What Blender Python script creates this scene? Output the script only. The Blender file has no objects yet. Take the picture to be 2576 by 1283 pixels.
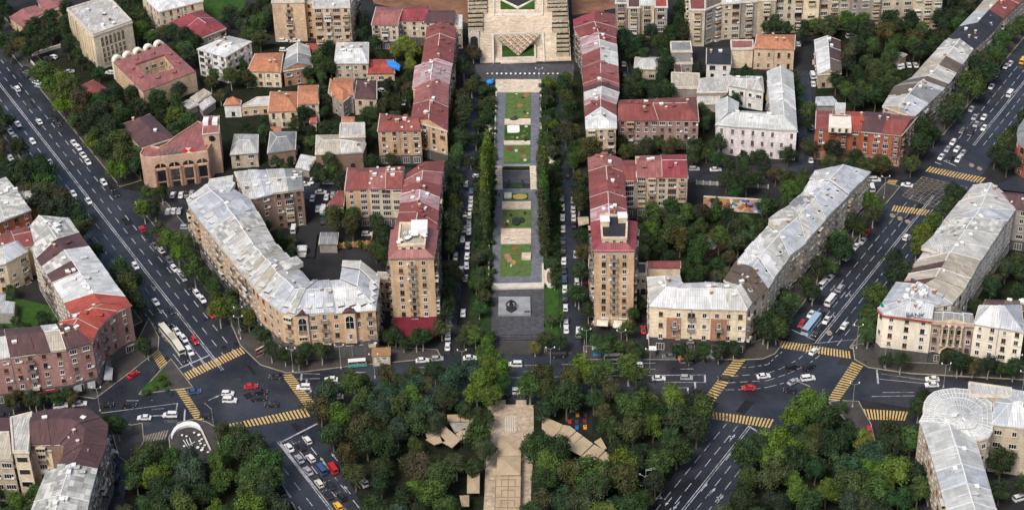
import bpy, math, random, bmesh
from mathutils import Vector, Matrix
from math import sin, cos, radians, pi
random.seed(11)
SC = bpy.context.scene
COL = SC.collection

# ---------------------------------------------------------------- camera, sky, sun, exposure
FOC, TH, HC, ROLL = 4700.0, radians(33), 365.0, radians(-1.6)   # focal in px of a 2576 px wide picture
OW, OH = 2576.0, 1283.0
cam = bpy.data.cameras.new('camera'); cob = bpy.data.objects.new('camera', cam); COL.objects.link(cob)
FWD = Vector((0, cos(TH), -sin(TH))); UP = Vector((0, sin(TH), cos(TH))); RT = Vector((1, 0, 0))
CX = RT*cos(ROLL)+UP*sin(ROLL); CY = -RT*sin(ROLL)+UP*cos(ROLL)
cob.matrix_world = Matrix(((CX.x, CY.x, -FWD.x, 0), (CX.y, CY.y, -FWD.y, 0), (CX.z, CY.z, -FWD.z, HC), (0, 0, 0, 1)))
cam.sensor_width = 36; cam.lens = 36*FOC/OW; cam.clip_start = 5; cam.clip_end = 6000
SC.camera = cob
SUN_EL, SUN_AZ = radians(52), radians(212)     # azimuth clockwise from +Y
wd = bpy.data.worlds.new('World'); SC.world = wd; wd.use_nodes = True
wn = wd.node_tree; bg = wn.nodes['Background']; sky = wn.nodes.new('ShaderNodeTexSky'); sky.sky_type = 'NISHITA'
sky.sun_disc = False; sky.sun_elevation = SUN_EL; sky.sun_rotation = SUN_AZ; sky.air_density = 1.0; sky.dust_density = 4.0; sky.ozone_density = 1.0
wn.links.new(sky.outputs[0], bg.inputs[0]); bg.inputs[1].default_value = 0.098
sl = bpy.data.lights.new('sun', 'SUN'); sl.energy = 1.6; sl.angle = radians(16); sl.color = (1, .96, .9)
so = bpy.data.objects.new('sun', sl); COL.objects.link(so)
sd = Vector((sin(SUN_AZ)*cos(SUN_EL), cos(SUN_AZ)*cos(SUN_EL), sin(SUN_EL)))
so.rotation_euler = sd.to_track_quat('Z', 'Y').to_euler(); so.location = (0, 0, 500)
SC.view_settings.view_transform = 'Standard'; SC.view_settings.look = 'None'
SC.view_settings.exposure = 0.72; SC.view_settings.gamma = 1
SC.render.engine = 'CYCLES'

# ---------------------------------------------------------------- photo measurement -> world point
def tile(c, x, y):
    if c == 'O': return x, y
    r, cc = divmod('ABCDEFGHIJKL'.index(c), 4)
    return cc*644+x*.33472, (0, 429.5, 853.5)[r]+y*.33472
def ray(x, y):
    u = (x-OW/2)/FOC; v = -(y-OH/2)/FOC
    return FWD+CX*u+CY*v
def unp(x, y, z=0.0):
    d = ray(x, y); return Vector((0, 0, HC))+d*((z-HC)/d.z)
def P(s, z=0.0):
    out = []; c = 'O'
    for t in s.split():
        if t.isalpha(): c = t
        else:
            x, y = map(float, t.split(',')); out.append(unp(*tile(c, x, y), z))
    return out
def proj(p):
    d = Vector(p)-Vector((0, 0, HC)); w = d.dot(FWD)
    return d.dot(CX)/w*FOC+OW/2, -d.dot(CY)/w*FOC+OH/2

# ---------------------------------------------------------------- materials
MATS = {}
class NT:
    def __init__(s, name, rough=.8, spec=.3):
        s.m = bpy.data.materials.new(name); s.m.use_nodes = True; s.t = s.m.node_tree
        s.b = s.t.nodes['Principled BSDF']; s.b.inputs['Roughness'].default_value = rough
        s.b.inputs['Specular IOR Level'].default_value = spec
    def n(s, ty, **k):
        nd = s.t.nodes.new(ty)
        for a, v in k.items(): setattr(nd, a, v)
        return nd
    def lk(s, a, b): s.t.links.new(a, b)
    def inp(s, sock, v):
        if hasattr(v, 'is_linked') or hasattr(v, 'links'): s.lk(v, sock)
        else: sock.default_value = v
    def math(s, op, a, b=0.0, c=None, clamp=False):
        nd = s.n('ShaderNodeMath', operation=op, use_clamp=clamp); s.inp(nd.inputs[0], a); s.inp(nd.inputs[1], b)
        if c is not None: s.inp(nd.inputs[2], c)
        return nd.outputs[0]
    def noise(s, scale, vec=None, detail=3, rough=.6, dist=0):
        nd = s.n('ShaderNodeTexNoise'); nd.inputs['Scale'].default_value = scale; nd.inputs['Detail'].default_value = detail
        nd.inputs['Roughness'].default_value = rough; nd.inputs['Distortion'].default_value = dist
        s.lk(vec or s.pos(), nd.inputs['Vector']); return nd.outputs[0]
    def pos(s):
        if not hasattr(s, '_p'): s._p = s.n('ShaderNodeNewGeometry').outputs['Position']
        return s._p
    def uv(s):
        if not hasattr(s, '_u'):
            s._u = s.n('ShaderNodeUVMap', uv_map='UV').outputs[0]
            x = s.n('ShaderNodeSeparateXYZ'); s.lk(s._u, x.inputs[0]); s._ux, s._uy = x.outputs[0], x.outputs[1]
        return s._u
    def ramp(s, v, lo, hi, a=0., b=1.):
        nd = s.n('ShaderNodeMapRange'); nd.clamp = True; s.lk(v, nd.inputs[0])
        for i, q in enumerate((lo, hi, a, b)): nd.inputs[i+1].default_value = q
        return nd.outputs[0]
    def mix(s, f, a, b, mode='MIX'):
        nd = s.n('ShaderNodeMix', data_type='RGBA', blend_type=mode); s.inp(nd.inputs[0], f)
        for i, q in ((6, a), (7, b)):
            if isinstance(q, tuple): nd.inputs[i].default_value = (*q[:3], 1)
            else: s.lk(q, nd.inputs[i])
        return nd.outputs[2]
    def scale(s, col, f):
        nd = s.n('ShaderNodeVectorMath', operation='SCALE'); s.inp(nd.inputs[0], col) if not isinstance(col, tuple) else setattr(nd.inputs[0], 'default_value', col[:3])
        s.inp(nd.inputs['Scale'], f); return nd.outputs[0]
    def white(s, u, v):
        c = s.n('ShaderNodeCombineXYZ'); s.lk(u, c.inputs[0]); s.lk(v, c.inputs[1])
        w = s.n('ShaderNodeTexWhiteNoise', noise_dimensions='2D'); s.lk(c.outputs[0], w.inputs[0]); return w.outputs[0]
    def out(s, col):
        s.lk(col, s.b.inputs['Base Color']) if not isinstance(col, tuple) else setattr(s.b.inputs['Base Color'], 'default_value', (*col, 1))
        return s.m
def plain(name, col, rough=.8, var=.25, sc=.6, spec=.3, metal=0):
    k = NT(name, rough, spec); k.b.inputs['Metallic'].default_value = metal
    f = k.ramp(k.noise(sc, detail=4), .3, .7, 1-var, 1+var)
    return k.out(k.scale(col, f))
def roofmat(name, col, rust=None, rl=.6, pw=1.5, ph=2.6, var=.2, stain=.3, seam=.55, rough=.5):
    k = NT(name, rough, .4); k.uv(); u, v = k._ux, k._uy; fl = lambda a, d: k.math('FLOOR', k.math('DIVIDE', a, d))
    sh = k.white(fl(u, pw), fl(v, ph)); big = k.white(fl(u, pw*2.7), fl(v, ph*2.1))
    line = k.math('LESS_THAN', k.math('FRACT', k.math('DIVIDE', u, pw*.5)), .13); lv = k.math('LESS_THAN', k.math('FRACT', k.math('DIVIDE', v, ph)), .05)
    f = k.math('MULTIPLY', k.ramp(sh, 0, 1, 1-var, 1+var*.5), k.ramp(big, 0, 1, 1-var*.7, 1+var*.5))
    f = k.math('MULTIPLY', f, k.ramp(line, 0, 1, 1, seam)); f = k.math('MULTIPLY', f, k.ramp(lv, 0, 1, 1, .8))
    mp = k.n('ShaderNodeMapping'); mp.inputs['Scale'].default_value = (1.1, .14, 1); k.lk(k._u, mp.inputs[0])
    st = k.noise(1.0, mp.outputs[0], 5, .7)
    f = k.math('MULTIPLY', f, k.ramp(st, .3, .72, 1+stain*.3, 1-stain)); f = k.math('MULTIPLY', f, k.ramp(k.noise(.07, detail=2), .3, .7, 1-stain*.4, 1+stain*.3))
    c = k.scale(col, f)
    if rust:
        c = k.mix(k.ramp(k.math('ADD', k.math('MULTIPLY', sh, .35), k.math('MULTIPLY', st, .75)), rl+.02, rl+.12, 0, .75), c, rust)
        c = k.mix(k.ramp(k.noise(1.3, detail=3), .66, .72, 0, .5), c, rust)
    return k.out(c)
def wallmat(name, col, bw=1.1, bh=.45, var=.13, dirt=.28, rough=.9):
    k = NT(name, rough, .15); k.uv()
    w = k.white(k.math('FLOOR', k.math('DIVIDE', k._ux, bw)), k.math('FLOOR', k.math('DIVIDE', k._uy, bh)))
    f = k.ramp(w, 0, 1, 1-var, 1+var)
    mp = k.n('ShaderNodeMapping'); mp.inputs['Scale'].default_value = (.6, .6, .12); k.lk(k.pos(), mp.inputs[0])
    f = k.math('MULTIPLY', f, k.ramp(k.noise(1.0, mp.outputs[0], 5, .65), .35, .75, 1.12, 1-dirt))
    f = k.math('MULTIPLY', f, k.ramp(k.noise(.07, detail=2), .3, .7, .85, 1.15))
    return k.out(k.scale(col, f))
def objcol(name, rough=.4, spec=.5, var=0, coat=0, sc=2, metal=0):
    k = NT(name, rough, spec); oi = k.n('ShaderNodeObjectInfo'); c = oi.outputs['Color']
    k.b.inputs['Coat Weight'].default_value = coat; k.b.inputs['Metallic'].default_value = metal
    if var: c = k.scale(c, k.ramp(k.noise(sc, detail=3), .25, .75, 1-var, 1+var))
    return k.out(c)
# roofs
for key, a in dict(
    W=((.57, .56, .52), (.30, .24, .19), .63), G=((.27, .28, .275), (.17, .15, .13), .62), S=((.50, .52, .545), (.34, .35, .36), .66), V=((.60, .61, .58), (.40, .40, .38), .62),
    C=((.5, .45, .36), (.25, .17, .11), .66), R=((.275, .078, .066), (.16, .05, .045), .58), P=((.35, .14, .125), (.22, .065, .065), .58),
    N=((.42, .085, .06), (.27, .06, .05), .6), M=((.12, .062, .06), (.07, .035, .035), .6), B=((.15, .115, .085), (.09, .06, .04), .6),
    O=((.55, .21, .10), (.34, .12, .06), .62), K=((.035, .036, .045), (.02, .02, .02), .7), X=((.5, .42, .43), (.36, .1, .1), .52),
    Y=((.70, .70, .68), (.45, .40, .35), .72), Q=((.36, .36, .33), (.55, .53, .48), .56), F=((.30, .06, .068), (.24, .06, .07), .64)).items():
    MATS[key] = roofmat('roof_'+key, a[0], a[1], a[2])
MATS['O'] = roofmat('roof_tile_orange', (.50, .215, .115), (.33, .13, .08), .6, pw=.5, ph=.5, var=.22, seam=.7, rough=.85)
MATS['Q'] = roofmat('roof_corrugated', (.40, .40, .37), (.60, .58, .53), .56, pw=2.4, ph=1.3, var=.3, stain=.2, seam=1.25, rough=.9)
MATS['V'] = roofmat('roof_ribbed_pale', (.50, .51, .49), (.34, .34, .32), .6, pw=1.9, ph=1.6, var=.22, stain=.2, seam=1.35, rough=.7)
for key, a in dict(tan=((.51, .35, .215),), tan2=((.55, .40, .27),), pinktan=((.50, .335, .245),), rose=((.50, .37, .30),), cream=((.66, .545, .38),), cream2=((.52, .44, .32),), pink=((.34, .19, .165),), pinkbrick=((.33, .21, .18),),
    wpink=((.78, .70, .69),), brick=((.32, .10, .055),), brick2=((.34, .19, .12),), dark=((.06, .055, .055),), dgrey=((.095, .092, .088),), grey=((.30, .27, .235),), beige=((.46, .38, .28),),
    white=((.68, .67, .64),), stone=((.66, .56, .40),), brownstone=((.24, .16, .12),)).items():
    MATS[key] = wallmat('wall_'+key, *a)
MATS['facade_pale'] = wallmat('facade_pale', (.74, .66, .53), 1.2, .5, .06, .18)
k = NT('glass', .12, .8); oi = k.n('ShaderNodeObjectInfo')
MATS['glass'] = k.out(k.mix(k.ramp(oi.outputs['Random'], .5, 1, 0, .5), (.012, .013, .016), (.10, .09, .08)))
MATS['frame'] = objcol('window_frame_paint', .6)
MATS['trim'] = plain('pale_trim', (.55, .5, .42), .8, .2)
MATS['metal'] = plain('grey_metal', (.32, .33, .34), .5, .15, metal=.3)
MATS['whitep'] = plain('white_paint', (.72, .72, .7), .5, .1)
MATS['darkm'] = plain('dark_metal', (.03, .03, .032), .5, .2)
MATS['rubber'] = plain('rubber', (.015, .015, .016), .8, .1)
MATS['asphalt'] = None
k = NT('asphalt', .5, .45)
f = k.ramp(k.noise(.035, detail=5, rough=.6, dist=.6), .35, .68, .5, 1.45)
f = k.math('MULTIPLY', f, k.ramp(k.noise(.6, detail=5), .3, .7, .85, 1.15))
MATS['asphalt'] = k.out(k.scale((.028, .031, .040), k.math('MULTIPLY', f, k.ramp(k.noise(5.0, detail=3), .3, .7, .85, 1.15)))); k.lk(k.ramp(k.noise(.05, detail=4), .4, .6, .2, .7), k.b.inputs['Roughness'])
k = NT('courtyard_ground', .8, .3)
f = k.ramp(k.noise(.08, detail=6, rough=.65), .35, .7, .5, 1.5)
MATS['yard'] = k.out(k.scale((.021, .021, .022), f))
k = NT('pavement', .75, .3); mp = k.pos()
br = k.n('ShaderNodeTexBrick'); k.lk(mp, br.inputs[0]); br.inputs['Scale'].default_value = .8; br.inputs['Color1'].default_value = (.078, .070, .064, 1); br.inputs['Color2'].default_value = (.052, .047, .044, 1); br.inputs['Mortar'].default_value = (.045, .042, .04, 1)
MATS['pave'] = k.out(k.scale(br.outputs[0], k.ramp(k.noise(.12, detail=5), .3, .7, .55, 1.25)))
MATS['kerb'] = plain('kerb_stone', (.30, .27, .2), .8, .3, .4)
k = NT('grass', .9, .1)
c = k.mix(k.ramp(k.noise(.35, detail=6, rough=.7), .35, .65), (.020, .058, .012), (.045, .095, .018)); MATS['grass'] = k.out(c)
MATS['shadelawn'] = plain('painted_shade_lawn', (.016, .040, .010), .95, .5, .4)  # lawn green darkened, the shade of the trees painted into the colour
k = NT('lawn_bright', .9, .1)
c = k.mix(k.ramp(k.noise(.5, detail=6, rough=.7), .35, .65), (.060, .115, .028), (.11, .17, .05)); MATS['lawn'] = k.out(c)
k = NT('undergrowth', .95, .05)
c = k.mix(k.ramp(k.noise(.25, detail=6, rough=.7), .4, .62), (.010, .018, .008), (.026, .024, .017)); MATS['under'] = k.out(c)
MATS['soil'] = plain('bare_soil', (.19, .095, .055), .95, .4, .15)
def worn(name, col, lo, hi):
    k = NT(name, .7, .3); return k.out(k.mix(k.ramp(k.math('ADD', k.math('MULTIPLY', k.noise(.9, detail=5, rough=.7), .6), k.math('MULTIPLY', k.noise(.12, detail=2), .4)), lo, hi, 0, .85), col, (.05, .05, .055)))
MATS['mark'] = worn('road_paint_white', (.42, .42, .43), .47, .62)
MATS['marky'] = worn('road_paint_yellow', (.58, .38, .10), .52, .66)
MATS['markf'] = plain('road_paint_worn', (.26, .21, .14), .7, .5, .9)
MATS['slab'] = wallmat('travertine', (.58, .49, .38), 1.6, .8, .13, .3, .7)
MATS['tanpath'] = wallmat('tan_path_stone', (.47, .375, .27), 1.6, .8, .13, .45, .7)
MATS['greyslab'] = wallmat('basalt_paving', (.145, .150, .172), 1.2, 1.2, .15, .3, .6)
MATS['plaza'] = wallmat('basalt_dark_paving', (.078, .078, .086), 1.2, 1.2, .15, .4, .6)
MATS['canvas'] = plain('beige_canvas', (.40, .31, .20), .9, .15, .3)
MATS['ivory'] = plain('ivory_canvas', (.66, .62, .52), .9, .1, .3)
MATS['redcloth'] = plain('red_awning', (.125, .010, .022), .8, .25, .5)
MATS['blue'] = plain('blue_sheet', (.03, .22, .62), .6, .2, .4)
MATS['bronze'] = plain('dark_bronze', (.035, .034, .033), .4, .3, .5)
MATS['granite'] = plain('grey_granite', (.27, .28, .29), .7, .25, .25)
MATS['bark'] = plain('bark', (.12, .095, .07), .95, .3, 2)
MATS['birch'] = plain('pale_bark', (.33, .3, .25), .95, .2, 2)
MATS['wood'] = plain('wood_fence', (.30, .17, .08), .9, .2, 1)
k = NT('leaves', .85, .12); oi = k.n('ShaderNodeObjectInfo')
tc = k.n('ShaderNodeTexCoord').outputs['Object']
c = k.scale(oi.outputs['Color'], k.math('MULTIPLY', k.ramp(k.noise(2.4, tc, 4), .3, .7, .55, 1.5), k.ramp(k.noise(.55, tc, 2), .35, .65, .6, 1.45)))
c = k.mix(k.ramp(k.noise(.9, tc, 3), .5, .75, 0, .35), c, (.10, .11, .03), 'MULTIPLY') if False else c
k.b.inputs['Transmission Weight'].default_value = 0
MATS['leaf'] = k.out(c)
MATS['carpaint'] = objcol('car_paint', .3, .5, coat=.6)
MATS['solid'] = objcol('painted_surface', .7, .3, var=.15)
MATS['light'] = plain('lamp_glass', (.75, .75, .72), .3, .05)
MATS['redlens'] = plain('red_lens', (.35, .02, .02), .3, .05)

# ---------------------------------------------------------------- mesh builder
def wpos(o):
    v = Vector((0, 0, 0))
    while o: v = v+o.location; o = o.parent
    return v
class MB:
    def __init__(s): s.v = []; s.f = []; s.m = []
    def face(s, pts, mi=0):
        n = len(s.v); s.v += [Vector(p) for p in pts]; s.f.append(tuple(range(n, n+len(pts)))); s.m.append(mi)
    def prism(s, poly, z0, z1, mi=0, mt=None, bottom=False):
        poly = ccw(poly); n = len(poly)
        for i in range(n):
            a, b = poly[i], poly[(i+1) % n]
            s.face([(a.x, a.y, z0), (b.x, b.y, z0), (b.x, b.y, z1), (a.x, a.y, z1)], mi)
        s.face([(p.x, p.y, z1) for p in poly], mi if mt is None else mt)
        if bottom: s.face([(p.x, p.y, z0) for p in reversed(poly)], mi)
    def box(s, c, sx, sy, sz, rot=0, mi=0, bottom=True):
        cx, cy, cz = c; r = Matrix.Rotation(rot, 2)
        pl = [Vector((cx, cy))+r @ Vector(q) for q in ((-sx/2, -sy/2), (sx/2, -sy/2), (sx/2, sy/2), (-sx/2, sy/2))]
        s.prism([Vector((p.x, p.y, 0)) for p in pl], cz, cz+sz, mi, bottom=bottom)
    def tube(s, a, b, r0, r1, n=8, mi=0, cap=True):
        a, b = Vector(a), Vector(b); d = (b-a).normalized(); u = d.orthogonal().normalized(); w = d.cross(u)
        ra = [a+(u*cos(2*pi*i/n)+w*sin(2*pi*i/n))*r0 for i in range(n)]; rb = [b+(u*cos(2*pi*i/n)+w*sin(2*pi*i/n))*r1 for i in range(n)]
        for i in range(n): j = (i+1) % n; s.face([ra[i], ra[j], rb[j], rb[i]], mi)
        if cap: s.face(list(reversed(ra)), mi); s.face(rb, mi)
    def add(s, me, mat):
        for p in me.polygons: s.face([mat @ me.vertices[i].co for i in p.vertices], p.material_index)
    def build(s, name, mats, parent=None, label=None, kind=None, origin=None):
        o0 = origin if origin is not None else wpos(parent)
        me = bpy.data.meshes.new(name); me.from_pydata([v-o0 for v in s.v], [], s.f)
        for q in (mats if isinstance(mats, (list, tuple)) else [mats]): me.materials.append(MATS[q] if isinstance(q, str) else q)
        me.polygons.foreach_set('material_index', s.m)
        uvl = me.uv_layers.new(name='UV'); co = []
        for p, f in zip(me.polygons, s.f):
            n = p.normal
            if abs(n.z) > .985: u, v = Vector((1, 0, 0)), Vector((0, 1, 0))
            else:
                u = Vector((-n.y, n.x, 0)).normalized(); v = n.cross(u)
            for i in f: q = s.v[i]; co += [q.dot(u), q.dot(v)]
        uvl.data.foreach_set('uv', co)
        o = bpy.data.objects.new(name, me); COL.objects.link(o)
        if parent: o.parent = parent; o.location = (0, 0, 0)
        else: o.location = o0
        if label: o['label'] = label
        if kind: o['kind'] = kind
        return o
def ccw(p):
    p = [Vector((q.x, q.y, 0)) for q in p]
    a = sum(p[i].x*p[(i+1) % len(p)].y-p[(i+1) % len(p)].x*p[i].y for i in range(len(p)))
    return p if a > 0 else list(reversed(p))
def centroid(p): return sum((Vector(q) for q in p), Vector((0, 0, 0)))/len(p)
def inside(x, y, poly):
    r = False; j = len(poly)-1
    for i in range(len(poly)):
        a, b = poly[i], poly[j]
        if (a.y > y) != (b.y > y) and x < (b.x-a.x)*(y-a.y)/(b.y-a.y)+a.x: r = not r
        j = i
    return r
def segdist(x, y, a, b):
    dx, dy = b.x-a.x, b.y-a.y; L = dx*dx+dy*dy; t = 0 if L == 0 else max(0, min(1, ((x-a.x)*dx+(y-a.y)*dy)/L))
    return math.hypot(x-a.x-t*dx, y-a.y-t*dy)
def polydist(x, y, poly):
    if inside(x, y, poly): return -1
    return min(segdist(x, y, poly[i-1], poly[i]) for i in range(len(poly)))
THINGS = []; FOOT = []; LM = []
def thing(name, label, cat, loc, rotz=0, group=None):
    o = bpy.data.objects.new(name, None); COL.objects.link(o); o.empty_display_size = .5
    o.location = loc; o.rotation_euler = (0, 0, rotz); o.matrix_world = Matrix.Translation(loc) @ Matrix.Rotation(rotz, 4, 'Z')
    o['label'] = label; o['category'] = cat
    if group: o['group'] = group
    THINGS.append(o); return o
def tag(o, label, cat, group=None):
    o['label'] = label; o['category'] = cat
    if group: o['group'] = group
    THINGS.append(o); return o
def struct(o): o['kind'] = 'structure'; return o
def inst(name, me, parent, loc, rz=0, sc=None, color=None):
    o = bpy.data.objects.new(name, me); COL.objects.link(o); o.parent = parent; o.location = loc; o.rotation_euler = (0, 0, rz)
    if sc: o.scale = sc
    if color: o.color = (*color, 1)
    return o
def sheet(name, pts, z, mat, parent=None, kind='structure'):
    b = MB(); p = ccw(pts); b.face([(q.x, q.y, z) for q in p]); o = b.build(name, mat, parent)
    if parent is None: o['kind'] = kind
    return o
def slab(name, pts, z0, z1, mat, parent=None, top=None):
    b = MB(); b.prism(pts, z0, z1, 0, 1 if top else None); return b.build(name, [mat, top] if top else mat, parent)
def protomesh(fn, mats):
    b = MB(); fn(b); o = b.build('proto', mats); me = o.data; bpy.data.objects.remove(o); return me
def offpt(a, d, along, off): return a+d*along+Vector((d.y, -d.x, 0))*off
# ================================================================ ground, roads, pavements
b = MB(); b.face([(-3000, -800, 0), (3000, -800, 0), (3000, 5000, 0), (-3000, 5000, 0)]); g = b.build('ground', 'yard'); g['kind'] = 'structure'
LA, LB = P('A 0,640')[0], P('J 570,1283')[0]; LD = (LB-LA).normalized()
RA, RB = P('K 1285,1283')[0], P('D 1924,620')[0]; RD = (RB-RA).normalized()
def Lp(al, off): return offpt(LA, LD, al, off)
def Rp(al, off): return offpt(RA, RD, al, off)
ROADS = {}
def road(name, pts, z):
    o = sheet(name, pts, z, 'asphalt'); ROADS[name] = pts; return o
CROSS = P('O 0,1035 O 0,968 O 110,985 O 235,1000 O 330,985 O 400,960 O 640,930 O 770,935 O 880,922 O 1240,893 O 1430,893 O 1880,905 O 1960,895 O 2130,920 O 2290,945 O 2700,985 O 2700,1040 O 2300,1028 O 2160,1005 O 1960,1035 O 1780,1010 O 1640,990 O 1345,1012 O 1225,1012 O 800,1040 O 560,1075 O 380,1080 O 250,1045 O 60,1035')
ra = road('avenue', [Lp(-80, 12), Lp(-80, -13), Lp(200, -14), Lp(226, -14), Lp(276, -13), Lp(420, -13), Lp(420, 11.5), Lp(264, 12), Lp(240, 13), Lp(205, 12)], .05)
rb = road('avenue_of_trees', [Rp(-80, -12), Rp(-80, 11), Rp(45, 10.5), Rp(400, 10.5), Rp(400, -13), Rp(104, -13), Rp(85, -14)], .06)
rc = road('cross_street', CROSS, .07)
road('side_street', P('O 340,1080 O 250,1045 O 400,1050 O 470,1080 O 360,1120 O 335,1150 O 300,1310 O 265,1310 O 290,1150'), .08)
road('turning_lane', P('O 375,990 O 235,1005 O 330,930 O 395,870 O 365,790 O 385,780 O 440,890 O 400,905'), .085)
road('upper_side_street', P('O 300,500 O 270,470 O 330,480 O 480,486 O 860,452 O 1130,440 O 1130,462 O 860,475 O 700,520 O 480,515 O 360,505'), .04)
road('park_street', P('O 1155,905 O 1140,890 O 1170,640 O 1200,330 O 1212,180 O 1195,180 O 1175,330 O 1140,640 O 1115,905'), .045)
road('park_street', P('O 1410,905 O 1410,640 O 1405,430 O 1395,200 O 1420,200 O 1440,420 O 1455,640 O 1468,905'), .045)
road('back_street', P('O 1730,430 O 2010,408 O 2290,455 O 2280,490 O 2190,480 O 1990,430 O 1730,460'), .04)
road('side_street', P('O 2005,180 O 2035,180 O 2060,420 O 2010,420'), .043)
road('far_street', P('O 2290,470 O 2350,440 O 2480,480 O 2560,440 O 2700,500 O 2700,560 O 2450,470 O 2420,520 O 2300,520'), .055)
road('side_street', P('O 2290,1040 O 2390,1055 O 2440,1310 O 2330,1310'), .078)
# ---- painted markings, each a part of its road
def mark(parent, quad, z=.12, mat='mark', name='lane_marking'):
    b = MB(); b.face([(p.x, p.y, z) for p in ccw(quad)]); return b.build(name, mat, parent)
def lines(parent, pfun, a0, a1, off, w=.25, dash=None, z=.12):
    b = MB(); al = a0; n = 0
    while al < a1:
        e = min(a1, al+(dash[0] if dash else 60)); q = [pfun(al, off-w/2), pfun(al, off+w/2), pfun(e, off+w/2), pfun(e, off-w/2)]
        b.face([(p.x, p.y, z) for p in ccw(q)]); al = al+(dash[1] if dash else 60)
    return b.build('lane_marking', 'mark', parent, kind='stuff' if dash else None)
for a0, a1 in ((-60, 239), (283, 420)):
    lines(ra, Lp, a0, a1, -.35, .3); lines(ra, Lp, a0, a1, .35, .3)
    for off in (-3.6, -7.4, 4.1, 7.8):
        solid = (a0 > 0 and -8 < off < 0)
        lines(ra, Lp, a0+4, a1-3, off, .28, None if (solid and False) else (4.2, 8.4 if off != 7.8 else 9.2))
for off in (-7.4, -3.6, .0): lines(ra, Lp, 284.5, 310, off, .3)
for off in (3.6, 7.6): lines(ra, Lp, 207, 236, off, .3)
for a0, a1 in ((-60, 46), (97, 205), (248, 400)):
    lines(rb, Rp, a0, a1, -.35, .25); lines(rb, Rp, a0, a1, .35, .25)
    for off in (-6.9, -3.4, 3.3, 6.6): lines(rb, Rp, a0+2, a1-2, off, .22, (4.2, 6.6))
def pxline(parent, s, w=.25, dash=None):
    pts = P(s); b = MB()
    for i in range(len(pts)-1):
        a, c = pts[i], pts[i+1]; L = (c-a).length; d = (c-a)/L; t = 0
        while t < L:
            e = min(L, t+(dash[0] if dash else L)); nn = Vector((d.y, -d.x, 0))*w/2
            b.face([(p.x, p.y, .125) for p in ccw([a+d*t-nn, a+d*t+nn, a+d*e+nn, a+d*e-nn])]); t += dash[1] if dash else L
    return b.build('lane_marking', 'mark', parent)
for s, w, d in (('K 0,290 K 700,275 K 1455,268', .3, None), ('J 1130,250 J 1400,238 J 1720,245', .25, None), ('J 290,255 J 480,262', .2, None),
    ('K 90,197 K 700,183 K 1500,175', .22, (4.2, 12.3)), ('K 90,243 K 700,230 K 1500,222', .22, (4.2, 12.3)), ('K 1130,365 K 1325,365', .2, None), ('K 1140,322 K 1450,325', .2, None),
    ('K 1680,215 K 1800,210 K 1924,190 L 60,130 L 120,85', .22, (1.2, 2.2)), ('K 1640,280 K 1924,255 L 100,220 L 230,150 L 310,80', .22, (2.6, 4)), ('K 1620,328 K 1924,310 L 150,260 L 300,190 L 430,90', .22, (2.6, 4)), ('K 1600,380 K 1800,378 K 1924,360 L 120,330', .2, (3, 4.2)),
    ('J 1150,240 J 1560,215', .22, (4, 9)), ('J 300,300 J 480,295', .2, None), ('J 590,330 J 720,322', .2, None), ('J 590,385 J 700,372', .2, None),
    ('I 760,555 I 1330,482', .25, None), ('I 950,462 I 1150,460', .22, (4, 8)), ('I 1130,578 I 1250,574', .2, None), ('I 1140,527 I 1240,520', .2, None),
    ('L 840,300 L 1300,345', .2, None), ('L 780,430 L 1100,425', .25, None), ('L 860,400 L 1100,400', .2, None), ('L 850,260 L 1200,310', .18, None),
    ('I 1300,110 I 1375,205', .25, None), ('I 1400,60 I 1440,170', .25, None),
    ('E 1090,1075 E 1250,1283', .2, (2, 3)), ('I 1130,110 I 1180,60', .2, None),
    ('H 1500,1190 L 60,60', .2, None)):
    pxline(rc, s, w, d)
for s, w in (('I 1350,218 I 1572,122', .55), ('I 1390,528 I 1384,632', .5), ('I 1335,480 I 1325,530', .45), ('J 185,775 J 460,635', .6), ('K 1775,652 K 1895,722', .5), ('L 818,230 L 828,335', .6), ('H 180,1197 H 350,1275', .5),
    ('J 345,258 J 338,312', .6), ('J 382,305 J 378,340', .6), ('J 418,350 J 410,400', .6), ('K 1450,268 K 1450,328', .6), ('K 1375,322 K 1377,378', .6), ('K 1322,367 K 1322,405', .6), ('J 1557,210 J 1555,262', .55), ('D 1320,1210 D 1410,1250', .45), ('D 1255,1222 D 1300,1240', .45)):
    o = pxline(rc, s, w); o.name = 'stop_line'; o.location.z += .008
def crosswalk(parent, e1, e2, n, mat='marky', island=None):
    a, b_ = P(e1); d, c = P(e2); m = MB()
    for i in range(n):
        t0, t1 = (i+.08)/n, (i+.54)/n
        q = [a.lerp(b_, t0), a.lerp(b_, t1), d.lerp(c, t1), d.lerp(c, t0)]
        m.face([(p.x, p.y, .135) for p in ccw(q)], 0)
        t2, t3 = (i+.55)/n, (i+.62)/n
        q = [a.lerp(b_, t2), a.lerp(b_, t3), d.lerp(c, t3), d.lerp(c, t2)]
        m.face([(p.x, p.y, .135) for p in ccw(q)], 1)
    return m.build('crosswalk', [mat, 'mark'], parent)
crosswalk(ra, 'I 1380,255 I 1812,58', 'I 1418,305 I 1850,103', 22)
crosswalk(ra, 'I 1185,62 I 1258,178', 'I 1130,108 I 1205,228', 9)
crosswalk(rc, 'I 1315,375 I 1475,618', 'I 1385,370 I 1540,608', 15)
crosswalk(ra, 'I 1635,655 J 380,515', 'I 1655,692 J 418,580', 25)
crosswalk(rc, 'J 190,268 J 372,515', 'J 272,262 J 460,508', 16)
crosswalk(rc, 'I 1088,722 I 1275,678', 'I 1062,782 I 1250,748', 9, 'markf')
crosswalk(rc, 'K 1662,155 K 1430,460', 'K 1755,158 K 1500,495', 18)
crosswalk(rb, 'K 1500,545 L 55,603', 'K 1508,600 L 20,668', 18)
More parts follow.
